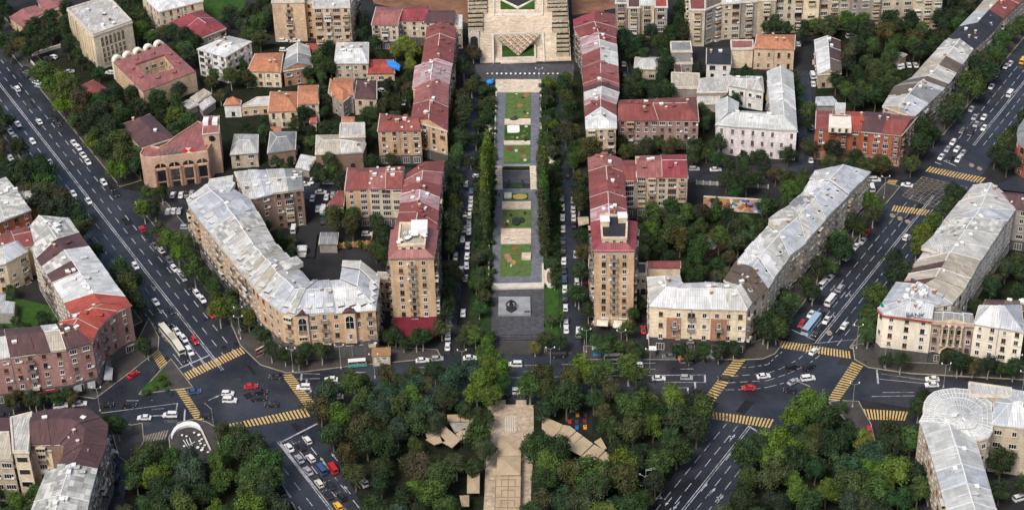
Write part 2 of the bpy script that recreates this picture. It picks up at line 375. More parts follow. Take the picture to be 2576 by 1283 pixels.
crosswalk(rb, 'L 100,12 L 622,92', 'L 72,62 L 630,148', 24)
crosswalk(rc, 'L 632,170 L 440,462', 'L 715,205 L 530,470', 17)
crosswalk(rc, 'L 688,522 L 1062,545', 'L 716,602 L 1035,612', 15)
crosswalk(rb, 'D 1215,1255 H 1645,58', 'D 1180,1290 H 1605,100', 19)
crosswalk(rb, 'H 905,72 H 838,165', 'H 978,75 H 905,178', 9)
crosswalk(rb, 'H 945,262 H 1225,300', 'H 925,305 H 1190,340', 13)
crosswalk(ra, 'E 1010,235 E 1100,228', 'E 1020,262 E 1115,255', 4)
def hatch():                      # keep-clear box at the far junction
    q = P('H 1160,48 H 1500,128 H 1270,285 H 1010,190'); m = MB()
    def ln(a, c, w=.18):
        d = (c-a).normalized(); nn = Vector((d.y, -d.x, 0))*w/2
        m.face([(p.x, p.y, .13) for p in ccw([a-nn, a+nn, c+nn, c-nn])])
    for i in range(4): ln(q[i], q[(i+1) % 4], .25)
    e = lambda i, t: q[i].lerp(q[(i+1) % 4], t)
    for i in range(1, 8):
        t = i/8; ln(e(0, t), e(3, 1-t)); ln(e(2, t), e(1, 1-t)) if False else None
        ln(e(0, t), e(1, 1-t) if False else e(2, 1-t)); ln(e(3, t), e(1, 1-t))
    m.build('box_marking', 'markf', rb)
hatch()
def arrow(s, d, parent, kind='s', sc=1.0):
    p = P(s)[0]; n = Vector((d.y, -d.x, 0)); m = MB()
    def q(pts): m.face([(p+d*y*sc+n*x*sc).to_tuple()[:2]+(.128,) for x, y in pts])
    q([(.13, -2.2), (.13, .6), (-.13, .6), (-.13, -2.2)]); q([(.5, .6), (0, 2.2), (-.5, .6)])
    if kind == 't': q([(-.13, -.9), (-.13, -.5), (-.9, .3), (-1.0, -.1)]); q([(-.7, -.4), (-.6, .7), (-1.5, .3)])
    m.build('lane_arrow', 'mark', parent)
for s, d, r, kd in (('J 505,915', -LD, ra, 's'), ('J 590,885', -LD, ra, 's'), ('J 685,1130', -LD, ra, 's'), ('J 760,1090', -LD, ra, 's'), ('E 1150,885', LD, ra, 't'), ('E 1200,1055', LD, ra, 't'), ('H 600,930', -RD, rb, 't'), ('H 480,1090', -RD, rb, 't'), ('H 485,885', -RD, rb, 't'),
    ('K 1630,880', RD, rb, 's'), ('K 1445,1110', RD, rb, 's'), ('K 1505,1145', RD, rb, 's'), ('K 1100,1180', -RD, rb, 't'), ('K 1175,1220', -RD, rb, 's'), ('K 1235,1250', -RD, rb, 's'), ('K 1565,1200', RD, rb, 't'),
    ('K 1655,742', RD, rb, 't'), ('I 1610,440', Vector((.8, .6, 0)), rc, 's'), ('J 1215,258', Vector((-1, 0, 0)), rc, 's'), ('J 1215,214', Vector((-1, 0, 0)), rc, 's'), ('J 775,250', Vector((-1, 0, 0)), rc, 's'), ('I 1200,573', Vector((1, 0, 0)), rc, 's')):
    arrow(s, d, r, kd)
for s in ('H 935,340', 'H 992,362', 'H 1050,385', 'H 460,1220', 'D 1530,1245', 'D 1590,1270'):
    p = P(s)[0]; m = MB(); m.face([(p.x+1.0*cos(a*pi/6), p.y+1.5*sin(a*pi/6), .128) for a in range(12)]); m.build('round_marking', 'markf', rb)

MATS['patch'] = plain('asphalt_patch', (.033, .034, .038), .8, .35, .7); MATS['patchd'] = plain('fresh_asphalt_patch', (.012, .012, .014), .6, .3, .7)
PR = random.Random(9)
for i in range(70):
    f_, par = ((Lp, ra), (Rp, rb))[i % 2]; al = PR.uniform(-40, 400); of = PR.uniform(-10, 10); l_, w_ = PR.uniform(1.5, 9), PR.uniform(.8, 3.2)
    m_ = MB(); m_.face([(p.x, p.y, .082+.0003*i) for p in ccw([f_(al, of-w_/2), f_(al, of+w_/2), f_(al+l_, of+w_/2), f_(al+l_, of-w_/2)])]); m_.build('asphalt_patch', PR.choice(['patch', 'patchd', 'patchd']), par)
for i in range(16):
    x_ = -60+i*9.5; p = Vector((x_, 491+PR.uniform(-9, 8), 0)); l_, w_ = PR.uniform(2, 8), PR.uniform(1, 2.5); m_ = MB(); m_.box((p.x, p.y, .08), l_, w_, .012+.0005*i, -.04, bottom=False); m_.build('asphalt_patch', PR.choice(['patch', 'patchd']), rc)
# ---- pavements (real 0.13 m step, pale kerb round the edge)
PVN = [0]
def pavement(pts, mat='pave', h=.13, kerb=True, name='pavement', z0=0):
    PVN[0] += 1; h += .009*PVN[0]; pts = ccw(pts); o = slab(name, pts, z0, z0+h, mat); o['kind'] = 'structure'
    if kerb:
        m = MB(); c = centroid(pts)
        for i in range(len(pts)):
            a, e = pts[i], pts[(i+1) % len(pts)]
            if (e-a).length < .5: continue
            d = (e-a).normalized(); nn = Vector((d.y, -d.x, 0))
            m.prism([a+nn*.12, a-nn*.16, e-nn*.16, e+nn*.12], z0, z0+h+.02)
        m.build('kerb', 'kerb', o)
    return o
pavement([Lp(-80, -13.2), Lp(-80, -22), Lp(108, -22), Lp(108, -13.2)])
pavement([Lp(128, -14), Lp(128, -24), Lp(220, -23), Lp(222, -14)])
pavement([Lp(-80, 12.2), Lp(-80, 20), Lp(200, 20), Lp(198, 12.4)])
pavement(P('O 605,870 O 575,800 O 625,830 O 690,885 O 950,870 O 1100,880 O 1110,900 O 875,922 O 770,935 O 720,938 O 655,918'))
pavement(P('O 240,1003 O 105,985 O 0,968 O -60,950 O -60,900 O 240,930 O 275,880 O 345,860 O 375,800 O 400,850 O 398,880 O 330,935'))
pavement(P('I 1285,148 I 1450,362 I 1042,415 I 1200,240'), name='traffic_island')
pavement(P('O 1470,905 O 1468,870 O 1620,880 O 1880,868 O 1950,840 O 1965,870 O 1950,890 O 1920,903 O 1880,905'))
pavement([Rp(107, -13.2), Rp(107, -20), Rp(205, -19), Rp(205, -13.2)])
pavement([Rp(100, 10.7), Rp(100, 18), Rp(203, 17), Rp(203, 10.7)])
pavement([Rp(250, -13.2), Rp(250, -22), Rp(400, -22), Rp(400, -13.2)])
pavement([Rp(250, 10.7), Rp(250, 20), Rp(400, 20), Rp(400, 10.7)])
pavement(P('O 2150,905 O 2145,870 O 2195,860 O 2220,910 O 2620,925 O 2620,958 O 2290,940 O 2185,925'))
pavement(P('O 2085,1012 O 2110,1008 O 2160,1010 O 2175,1040 O 2190,1065 O 2250,1310 O 2230,1310 O 2180,1120 O 2130,1060'))
pavement(P('O 550,1080 O 590,1075 O 690,1180 O 760,1310 O 640,1310 O 620,1120'), mat='under')
pavement(P('O 330,1070 O 358,1065 O 362,1110 O 345,1140 O 330,1170 O 300,1150 O 280,1080 O 300,1060'))
pavement(P('O 520,1062 O 548,1078 O 545,1100 O 560,1150 O 500,1170 O 430,1150 O 425,1100 O 450,1063 O 490,1055'))
# ---- parks and planted courts
def green(s, mat='under', z=.02, name='park_ground'): return sheet(name, P(s), z, mat)
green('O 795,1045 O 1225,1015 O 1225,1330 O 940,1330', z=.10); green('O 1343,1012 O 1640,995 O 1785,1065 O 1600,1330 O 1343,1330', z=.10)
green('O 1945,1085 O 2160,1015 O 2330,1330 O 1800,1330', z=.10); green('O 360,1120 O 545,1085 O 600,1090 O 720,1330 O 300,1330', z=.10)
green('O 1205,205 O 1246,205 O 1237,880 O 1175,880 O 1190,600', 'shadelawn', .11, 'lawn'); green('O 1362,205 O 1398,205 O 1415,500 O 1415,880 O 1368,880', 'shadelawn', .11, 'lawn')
green('O 500,0 O 620,0 O 600,60 O 520,40', 'grass', .03, 'lawn')
sheet('lawn', P('G 245,890 G 350,890 G 345,1240 G 250,1240'), .14, 'grass')
green('O 350,985 O 412,932 O 432,975', 'grass', .27, 'lawn')
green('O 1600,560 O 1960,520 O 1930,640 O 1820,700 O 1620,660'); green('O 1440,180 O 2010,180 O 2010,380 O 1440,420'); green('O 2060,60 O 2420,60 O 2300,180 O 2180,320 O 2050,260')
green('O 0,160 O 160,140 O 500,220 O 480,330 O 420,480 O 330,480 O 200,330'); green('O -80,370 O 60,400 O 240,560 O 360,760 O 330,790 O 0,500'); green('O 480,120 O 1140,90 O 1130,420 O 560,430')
green('O 1200,-120 O 900,-120 O 940,10 O 1180,60', 'soil', .03, 'bare_hillside'); green('O 1430,-120 O 1560,-120 O 1560,20 O 1440,40', 'soil', .03, 'bare_hillside')
green('O 2420,640 O 2600,560 O 2600,760 O 2440,760'); green('O 0,740 O 170,780 O 150,830 O 0,840', 'grass', .03, 'lawn')
# ================================================================ building kit
def P_win(w, h, fr=.13, mull=1, sill=True):
    def glass(b): b.box((0, .02, 0), w, .06, h)
    def frame(b):
        for x in (-w/2, w/2): b.box((x, .05, 0), fr, .14, h)
        b.box((0, .05, h-fr/2), w+fr, .14, fr); b.box((0, .05, -fr/2), w+fr, .14, fr)
        for i in range(mull): b.box((w*(i+1)/(mull+1)-w/2, .05, 0), fr*.8, .1, h)
        if sill: b.box((0, .12, -fr-.1), w+.35, .3, .12)
    return protomesh(glass, 'glass'), protomesh(frame, 'frame')
def arch_proto(w, h):
    def shape(b, ww, hh, y0, y1):
        pts = [(-ww/2, 0), (ww/2, 0)]+[(ww/2*cos(a*pi/8), hh-ww/2+ww/2*sin(a*pi/8)) for a in range(9)]
        b.face([(x, y1, z) for x, z in reversed(pts)])
        for i in range(len(pts)):
            p, q = pts[i], pts[(i+1) % len(pts)]; b.face([(p[0], y0, p[1]), (q[0], y0, q[1]), (q[0], y1, q[1]), (p[0], y1, p[1])])
    def frame(b):
        for i in range(8):
            a0, a1 = i*pi/8, (i+1)*pi/8; r0, r1 = w/2, w/2+.22; zc = h-w/2
            q = [(r*cos(a), .12, zc+r*sin(a)) for r, a in ((r0, a0), (r1, a0), (r1, a1), (r0, a1))]; b.face(list(reversed(q)))
        for x in (-w/2-.11, w/2+.11): b.box((x, .05, 0), .22, .14, h-w/2)
        b.box((0, .05, 0), .1, .12, h-.1); b.box((0, .05, h*.5), w, .12, .1)
    return protomesh(lambda b: shape(b, w, h, 0, .05), 'glass'), protomesh(frame, 'frame')
WIN = dict(n=P_win(1.25, 1.65), w=P_win(2.2, 1.6, mull=2), s=P_win(.8, 1.2), v=P_win(1.0, 2.1, mull=1), t=P_win(2.6, 2.6, .16, 2, False), a=arch_proto(1.5, 2.3), A=arch_proto(2.6, 5.0), T=arch_proto(1.1, 4.2), l=P_win(2.9, 1.7, mull=3), k=P_win(3.2, 1.9, .1, 0, False))
def balc(b):
    b.box((0, .55, -.15), 2.5, 1.1, .16, mi=0)
    for i in range(11): b.box((-1.2+i*.24, 1.07, 0), .05, .05, .95, mi=1)
    for x in (-1.2, 1.2):
        for j in range(4): b.box((x, .2+j*.25, 0), .05, .05, .95, mi=1)
    b.box((0, 1.07, .93), 2.5, .08, .07, mi=1); b.box((-1.2, .55, .93), .08, 1.05, .07, mi=1); b.box((1.2, .55, .93), .08, 1.05, .07, mi=1)
def balc2(b):     # closed, glazed-in loggia
    b.box((0, .55, -.15), 2.8, 1.15, 1.15, mi=0); b.box((0, .5, 1.0), 2.7, 1.0, 1.15, mi=2); b.box((0, .55, 2.1), 2.9, 1.25, .16, mi=0)
    for i in range(4): b.box((-1.35+i*.9, 1.02, 1.0), .1, .06, 1.1, mi=1)
def balc3(b): b.box((0, .55, -.15), 2.4, 1.1, .16); b.box((0, 1.05, 0), 2.4, .12, .95); b.box((-1.15, .5, 0), .12, 1.1, .95); b.box((1.15, .5, 0), .12, 1.1, .95)
PM = dict(balcony=protomesh(balc, ['grey', 'darkm']), glazed_balcony=protomesh(balc2, ['solid', 'frame', 'glass']), solid_balcony=protomesh(balc3, 'solid'))
def dishm(b):
    b.tube((0, 0, 0), (0, .3, .15), .04, .04, 5)
    for r0, r1, y0, y1 in ((0, .28, .3, .33), (.28, .5, .33, .42)):
        for i in range(12):
            a0, a1 = i*pi/6, (i+1)*pi/6
            if r0 == 0: b.face([(0, y0, .2), (r1*cos(a1), y1, .2+r1*sin(a1)), (r1*cos(a0), y1, .2+r1*sin(a0))])
            else: b.face([(r0*cos(a0), y0, .2+r0*sin(a0)), (r0*cos(a1), y0, .2+r0*sin(a1)), (r1*cos(a1), y1, .2+r1*sin(a1)), (r1*cos(a0), y1, .2+r1*sin(a0))])
    b.tube((0, .3, .2), (0, .7, .2), .03, .03, 4)
PM['satellite_dish'] = protomesh(dishm, 'whitep')
PM['air_conditioner'] = protomesh(lambda b: (b.box((0, .25, 0), .85, .35, .6), b.box((0, .2, -.08), .7, .3, .08)), 'whitep')
def dormer(b):       # small shed-roofed louvre standing on a roof slope, front at y=0 facing +y
    b.box((0, -.9, -.6), 1.3, 1.8, 1.3, mi=0); b.box((0, -.8, .7), 1.7, 2.3, .1, mi=1); b.box((0, .02, .05), .9, .06, .5, mi=2)
def chim(b): b.box((0, 0, -.8), .8, .8, 1.9, mi=0); b.box((0, 0, 1.1), 1.0, 1.0, .14, mi=1)
def hatchm(b): b.box((0, 0, -.5), 1.4, 1.1, 1.1, mi=0); b.box((0, 0, .6), 1.6, 1.3, .12, mi=1)
PM['chimney'] = protomesh(chim, ['brick2', 'trim']); PM['roof_hatch'] = protomesh(hatchm, ['solid', 'whitep'])
DORM = {}
def longdorm(b):
    for x in (-1.0, 1.0): b.face([(x, 0, -.5), (x, 0, .75), (x, -4.2, .95), (x, -4.2, -.5)][::(1 if x > 0 else -1)], 0)
    b.face([(-1.15, .25, .72), (1.15, .25, .72), (1.15, -4.3, .98), (-1.15, -4.3, .98)], 1); b.face([(-1.15, .25, .62), (-1.15, .25, .72), (-1.15, -4.3, .98), (-1.15, -4.3, .88)], 1); b.face([(1, 0, -.5), (-1, 0, -.5), (-1, 0, .72), (1, 0, .72)], 2)
def dormmesh(mk):
    if mk[0] == '*':
        if mk not in DORM: DORM[mk] = protomesh(longdorm, [mk[1], 'Y', 'dgrey'])
        return DORM[mk]
    if mk not in DORM: DORM[mk] = protomesh(dormer, [mk, mk, 'darkm'])
    return DORM[mk]
PM['skylight'] = protomesh(lambda b: (b.box((0, 0, -.2), 1.1, 1.5, .4, mi=0), b.box((0, 0, .2), .85, 1.25, .04, mi=1)), ['whitep', 'glass'])
WHT = (.62, .6, .56); FRC = [(.6, .58, .54), (.62, .61, .6), (.25, .15, .1), (.45, .42, .38), (.10, .08, .07), (.5, .48, .45)]
class Bld:
    def __init__(s, name, label, lm, cat='building', loc=None, pts=None, fr=None):
        s.loc = centroid(pts) if pts else loc; s.loc = Vector((s.loc.x, s.loc.y, 0))
        s.root = thing(name, label, cat, s.loc); s.pl = []; s.lm = lm; s.fr = fr or FRC
        if lm: LM.append((lm, s.loc.x, s.loc.y))
        s.rng = random.Random(hash(label) % 1000 if False else sum(map(ord, label)))
    def put(s, kind, pos, rz, extra=None): s.pl.append((kind, Vector(pos), rz, extra))
    def finish(s):
        by = {}
        for it in s.pl: by.setdefault(it[0] if it[0] not in WIN else 'window', []).append(it)
        for nm, its in by.items():
            its.sort(key=lambda q: (q[1]-Vector((0, 0, HC))).length)
            for i, (kd, pos, rz, ex) in enumerate(its[:100]):
                lo = pos-s.loc
                if nm == 'window':
                    o = inst('window', WIN[kd][0], s.root, lo, rz); inst('window_frame', WIN[kd][1], o, (0, 0, 0), 0, color=ex or s.rng.choice(s.fr))
                elif nm == 'dormer': inst('dormer', dormmesh(ex), s.root, lo, rz)
                else: inst(nm, PM[nm], s.root, lo, rz, color=ex or s.rng.choice(s.fr))
            rest = its[100:]
            if rest:
                b = MB(); b2 = MB()
                for kd, pos, rz, ex in rest:
                    M = Matrix.Translation(pos) @ Matrix.Rotation(rz, 4, 'Z')
                    if nm == 'window': b.add(WIN[kd][0], M); b2.add(WIN[kd][1], M)
                    elif nm == 'dormer': b.add(dormmesh(ex), M)
                    else: b.add(PM[nm], M)
                mts = ['glass'] if nm == 'window' else [m for m in (dormmesh(rest[0][3]) if nm == 'dormer' else PM[nm]).materials]
                o = b.build(nm, mts, s.root, kind='stuff')
                if nm == 'window': f = b2.build('window_frame', 'frame', o, kind='stuff'); f.color = (.55, .53, .5, 1)
                else: o.color = (.5, .48, .45, 1)
        return s
    def facade(s, a, c, z0, H, st, bay=3.0, kinds='n', bal=.0, balk='balcony', ac=.08, dish=.05, gf=True, sh=None, margin=1.2, force=False, skip=()):
        # windows on the wall a->c (footprint counter-clockwise, so outward = right of a->c)
        d = c-a; L = d.length
        if L < 2.2: return
        d = d/L; n = Vector((d.y, -d.x, 0)); mid = (a+c)/2
        if n.dot(Vector((0, 0, 0))-mid) < .05*mid.length and not force: return
        rz = math.atan2(-d.y, -d.x)         # local +Y -> outward
        nb = max(1, int((L-margin)/bay)); bw = L/nb; g0 = 4.2 if gf else 0; sh = sh or (H-z0-g0)/max(1, st)
        if L > 9:
            for t in range(1, int(L/11)+1):
                q = a+d*(L*t/(int(L/11)+1))+n*.12; m_ = MB(); m_.tube((q.x, q.y, z0+.3), (q.x, q.y, H-.4), .09, .09, 5); m_.build('drainpipe', 'metal', s.root)
        for k in range(nb):
            col = s.rng.random(); kd = kinds[k % len(kinds)]
            isb = col < bal
            for j in range(st):
                if (k, j) in skip: continue
                z = z0+g0+j*sh+.85; p = a+d*(bw*(k+.5))+Vector((0, 0, z))
                if kd != '-':
                    r9 = s.rng.random()
                    if r9 < .025: continue
                    s.put('w' if (kd == 'n' and r9 < .12) else ('s' if (kd == 'n' and r9 < .16) else kd), p, rz)
                    if isb:
                        q = p+Vector((0, 0, -.75)); s.put(balk if s.rng.random() < .65 else s.rng.choice(['balcony', 'solid_balcony', 'glazed_balcony']), q, rz, s.rng.choice([(.5, .42, .3), (.6, .58, .55), (.4, .3, .2), (.55, .5, .4)]))
                    r = s.rng.random()
                    if r < ac: s.put('air_conditioner', p+d*1.15+Vector((0, 0, -.1)), rz)
                    elif r < ac+dish: s.put('satellite_dish', p+d*1.0+Vector((0, 0, .2)), rz)
            if gf and st:
                s.put('t', a+d*(bw*(k+.5))+Vector((0, 0, z0+.5)), rz)
    def walls(s, poly, z0, H, wall, plinth=None, ph=4.0, cornice='trim', ct=.5, cp=.3, name='wall', top=None):
        poly = ccw(poly); b = MB()
        if plinth: b.prism(poly, z0+ph, H, 0); 
        else: b.prism(poly, z0, H, 0)
        w = b.build(name, wall, s.root)
        if plinth:
            b = MB(); c = centroid(poly); b.prism([c+(p-c)*1.002+(p-c).normalized()*.08 for p in poly], z0, z0+ph); b.build('plinth', plinth, s.root)
        if cornice:
            b = MB(); m = len(poly)
            for i in range(m):
                p, q, r = poly[i-1], poly[i], poly[(i+1) % m]
            off = offset(poly, cp); inn = offset(poly, -.05)
            for i in range(m):
                j = (i+1) % m
                b.face([(*off[i].xy, H-ct), (*off[j].xy, H-ct), (*off[j].xy, H-.02), (*off[i].xy, H-.02)])
                b.face([(*off[j].xy, H-ct), (*off[i].xy, H-ct), (*inn[i].xy, H-ct), (*inn[j].xy, H-ct)])
                b.face([(*off[i].xy, H-.02), (*off[j].xy, H-.02), (*inn[j].xy, H-.02), (*inn[i].xy, H-.02)])
            b.build('cornice', cornice, s.root)
        FOOT.append(poly); return poly
def offset(poly, d):
    poly = ccw(poly); n = len(poly); r = []
    for i in range(n):
        a, b, c = poly[i-1], poly[i], poly[(i+1) % n]
        u = (b-a).normalized(); v = (c-b).normalized(); n1 = Vector((u.y, -u.x, 0)); n2 = Vector((v.y, -v.x, 0)); m = (n1+n2)
        m = m.normalized() if m.length > 1e-3 else n1; k = 1/max(.5, m.dot(n1)); r.append(b+m*d*k)
    return r
def ribbon(name, label, lm, outer, inner, H, rise=2.6, secs='W', wall='tan', st=4, hip=(0, 0), B=None, plinth='dgrey', ph=4.0, gf=True, z0=0, sub=1,
           fac={}, rf='', oh=.45, cornice='trim', ridge=.5, cat='building', end=True, fin=True, sides=None, rb=None, inner_st=None, step=1.0):
    O_, I_ = P(outer, H), P(inner, H)
    O2, I2 = [], []
    for i in range(len(O_)):
        d = (O_[i]-I_[i]).normalized(); O2.append(O_[i]-d*oh); I2.append(I_[i]+d*oh)
    foot = O2+list(reversed(I2)); own = B is None
    if own: B = Bld(name, label, lm, cat, pts=foot)
    w = B.walls(foot, z0, H, wall, plinth if gf else None, ph, cornice)
    f = dict(bay=3.1, kinds='n', bal=.12); f.update(fac)
    for i in range(len(w)): B.facade(w[i], w[(i+1) % len(w)], z0, H, st, gf=gf, **f)
    # resample sections
    secl = secs.split('|'); N = len(O_)-1; secl = [secl[i % len(secl)] for i in range(N)]
    pts = []
    R_ = [O_[i].lerp(I_[i], ridge)+Vector((0, 0, rise)) for i in range(len(O_))]
    R = list(R_)
    if hip[0]: R[0] = R_[0]+(R_[1]-R_[0]).normalized()*hip[0]
    if hip[1]: R[-1] = R_[-1]+(R_[-2]-R_[-1]).normalized()*hip[1]
    allsec = []
    for i in range(N):
        ms = secl[i].split(','); Ls = (O_[i+1]-O_[i]).length
        if len(ms)*15 < Ls and rise > 1.2:
            kk = int(Ls/10/len(ms)); alt = dict(W='WWYSGC', S='SSWYG', Q='QVQW', C='CCWY', R='RRPRPX', P='PPRF', M='MMMB', Y='YYWY', V='VVVQ')
            ms = [''.join(B.rng.choice(alt.get(c_, c_)) for c_ in m_) if j_ else m_ for m_ in ms for j_ in range(kk)]
        n = len(ms)
        for j in range(n):
            t0, t1 = j/n, (j+1)/n
            L = lambda A, t: A[i].lerp(A[i+1], t)
            allsec.append((ms[j], L(O_, t0), L(O_, t1), L(I_, t0), L(I_, t1), L(R, t0), L(R, t1)))
    prev = None; k = 0; T = Vector((0, 0, .28))
    for si, (mk, o0, o1, i0, i1, r0, r1) in enumerate(allsec):
        lift = Vector((0, 0, (0, .22, .08, .34, .16)[si % 5]*step+.02)); b = MB(); m2 = [mk[0], mk[1] if len(mk) > 1 else mk[0]]
        o0, o1, i0, i1, r0, r1 = [q+lift for q in (o0, o1, i0, i1, r0, r1)]
        def sl(a, c, d, e, mi):         # slab of roof skin a,c on the eave, d,e on the ridge
            b.face([a, c, d, e], mi); b.face([e-T, d-T, c-T, a-T], mi); b.face([a-T, c-T, c, a], mi); b.face([c-T, d-T, d, c], mi); b.face([e-T, a-T, a, e], mi)
        if (o1-o0).cross(r0-o0).z < 0: sl(o1, o0, r0, r1, 0); sl(i0, i1, r1, r0, 1)
        else: sl(o0, o1, r1, r0, 0); sl(i1, i0, r0, r1, 1)
        if si == 0 and hip[0]: b.face([o0, i0, r0] if (i0-o0).cross(r0-o0).z > 0 else [i0, o0, r0], 0)
        if si == len(allsec)-1 and hip[1]: b.face([o1, i1, r1] if (i1-o1).cross(r1-o1).z > 0 else [i1, o1, r1], 0)
        cm = 'whitep' if m2[0] in 'WYSQVGCX' else ('trim' if m2[0] in 'RPFN' and si % 2 else None)
        if cm and rise > .6:
            nr = (r1-r0).normalized(); nx = Vector((nr.y, -nr.x, 0))*.16; z_ = Vector((0, 0, .13)); cb = MB(); cb.face([r0-nx+z_*.4, r1-nx+z_*.4, r1+z_, r0+z_]); cb.face([r0+z_, r1+z_, r1+nx+z_*.4, r0+nx+z_*.4])
            for q0, q1 in ((o0, r0), (i0, r0)): cb.tube(q0+z_*.3, q1+z_*.3, .1, .1, 4, cap=False)
            cb.build('ridge_cap', cm, B.root)
        ro = b.build('roof', m2, B.root)
        if len(set(m2)) > 0: ro['label'] = ROOFLAB.get(m2[0], 'metal roof')
    # gable walls
    for e, hp in ((0, hip[0]), (-1, hip[1])):
        if not hp and rise > .3:
            b = MB(); o, i_ = (O2[0], I2[0]) if e == 0 else (O2[-1], I2[-1]); r = R_[e]-Vector((0, 0, .3)); q = [Vector((*o.xy, H)), Vector((*i_.xy, H)), r]
            back = ((O2[1]-O2[0]) if e == 0 else (O2[-2]-O2[-1])).normalized()*.35
            q2 = [v+back for v in q]; b.face(q); b.face(list(reversed(q2)))
            for a in range(3): b.face([q[a], q2[a], q2[(a+1) % 3], q[(a+1) % 3]])
            b.build('gable', wall, B.root)
    # roof furniture
    tot = [(s_[2]-s_[1]).length for s_ in allsec]
    for tok in rf.split():
        kd, cnt = tok[0], int(tok[1:]); nm = {'d': 'dormer', 'c': 'chimney', 'h': 'roof_hatch', 's': 'skylight', 'p': 'satellite_dish', 'D': 'dormer', 'S': 'skylight', 'L': 'dormer'}[kd]
        for q in range(cnt):
            if kd in 'DSL': # evenly on the outer slope
                x = sum(tot)*(q+.5)/cnt
            else: x = B.rng.random()*sum(tot)
            a = 0
            while a < len(tot)-1 and x > tot[a]: x -= tot[a]; a += 1
            mk, o0, o1, i0, i1, r0, r1 = allsec[a]; t = min(.95, max(.05, x/tot[a])); side = 0 if kd in 'DSL' else B.rng.randrange(2)
            s_ = (.2 if kd == 'L' else .45) if kd in 'DSL' else B.rng.uniform(.25, .9)
            if kd in 'ch' : s_ = B.rng.uniform(.6, .95)
            e = (o0.lerp(o1, t) if side == 0 else i0.lerp(i1, t)); r = r0.lerp(r1, t); p = e.lerp(r, s_)+Vector((0, 0, .15)); dv = (e-r)
            rz = math.atan2(dv.y, dv.x)-pi/2
            B.put(nm, p, rz, (('*' if kd == 'L' else '')+(mk+mk)[side]) if nm == 'dormer' else ((.5, .48, .45) if nm == 'roof_hatch' else None))
    if own and fin: B.finish()
    return B
def lid(B, s, H, mk, rise=1.0, drop=1.6, wall='trim'):
    q = P(s, H); c = centroid(q); m = MB(); a, b_, c_, d = q; r0, r1 = (a+d)/2+Vector((0, 0, rise)), (b_+c_)/2+Vector((0, 0, rise))
    for f in ([a, b_, r1, r0], [d, r0, r1, c_]):
        if (f[1]-f[0]).cross(f[2]-f[0]).z < 0: f = f[::-1]
        m.face(f)
    m.build('roof', mk, B.root, label='raised '+ROOFLAB.get(mk, 'roof')); m = MB(); w = Vector((0, 0, drop)); k_ = .97
    pts = [a, r0, d, c_, r1, b_]; pts = [c+(p-c)*k_ for p in pts]
    for i in range(6): p, n = pts[i], pts[(i+1) % 6]; m.face([p-w, n-w, n-Vector((0, 0, .05)), p-Vector((0, 0, .05))])
    m.build('gable', wall, B.root)
ROOFLAB = dict(W='pale galvanised metal roof', V='pale ribbed metal roof', G='dull grey metal roof', S='silvery blue metal roof', C='cream weathered metal roof', R='rusty red painted roof', P='faded pink metal roof', N='bright red metal roof', M='dark maroon metal roof',
    B='brown weathered roof', O='orange tiled roof', K='near-black metal roof', X='whitish roof with peeling red paint', Y='clean white metal roof', Q='grey corrugated roof with pale lines', F='crimson painted roof')
def flat(name, label, lm, pts, H, wall='cream', top='G', st=3, gf=False, z0=0, par=.5, fac={}, B=None, cat='building', cornice='trim', plinth=None, clutter=0, fin=True):
    poly = ccw(P(pts, H)) if isinstance(pts, str) else ccw(pts); own = B is None
    if own: B = Bld(name, label, lm, cat, pts=poly)
    w = B.walls(poly, z0, H, wall, plinth, 4.0, cornice)
    f = dict(bay=3.1, kinds='n', bal=.05); f.update(fac)
    for i in range(len(w)): B.facade(w[i], w[(i+1) % len(w)], z0, H, st, gf=gf, **f)
    b = MB(); inn = offset(poly, -.35); out = offset(poly, .1)
    b.face([(*p.xy, H+.08) for p in inn], 0)
    r = b.build('roof', top, B.root); r['label'] = ROOFLAB.get(top, 'flat roof')
    if par:
        b = MB(); m = len(poly)
        for i in range(m):
            j = (i+1) % m; b.prism([out[i], out[j], inn[j], inn[i]], H-.05, H+par)
        b.build('parapet', cornice or wall, B.root)
    for q in range(clutter):
        for _ in range(30):
            x = B.rng.uniform(min(p.x for p in inn), max(p.x for p in inn)); y = B.rng.uniform(min(p.y for p in inn), max(p.y for p in inn))
            if inside(x, y, offset(poly, -1.2)): B.put(B.rng.choice(['roof_hatch', 'chimney', 'satellite_dish', 'roof_hatch']), (x, y, H+.4), B.rng.uniform(0, 6)); break
    if own and fin: B.finish()
    return B
# ================================================================ the buildings (corner points measured on the photograph, unprojected at eave height)
D = dict
# --- centre: blocks either side of the gardens
rb1 = ribbon('apartment_block', 'long red-roofed block with a tan south wing, left of the stairway gardens', 'the long red-roofed block', 'B 1508,212 1480,490 1475,500 1454,632 1450,640 1441,985', 'B 1283,205 1240,498 1192,506 1172,668 1200,672 1160,905', 15, 2.8,
    'R,R,R|X|X|R|P,R', 'tan', 4, rf='d16 c7 p12 h4', fac=D(bal=.35), fin=False)
ribbon('', '', '', 'B 915,988 1240,983', 'B 935,852 1210,885', 15, 2.4, 'R', 'tan', 4, (4, 0), B=rb1, rf='d3 c2 p4 h1', fac=D(bay=3.3, bal=.3)); rb1.finish()
rb2 = ribbon('apartment_block', 'red-roofed L-shaped block behind the left slim tower, white rusty patch in its roof', 'the L-shaped red-roofed block', 'O 1118,405 O 1107,500 O 1101,563 O 1093,640', 'O 1018,440 O 1009,490 O 1003,535 O 985,600', 16.5, 2.6,
    'R,P,R|X,R|R,P', 'tan', 5, rf='d10 c5 p8 h5', fac=D(bal=.3), fin=False)
ribbon('', '', '', 'F 668,148 F 850,135', 'F 690,-25 F 850,-20', 16.5, 2.6, 'R', 'tan', 5, (5, 0), B=rb2, fac=D(kinds='nw', bal=.2))
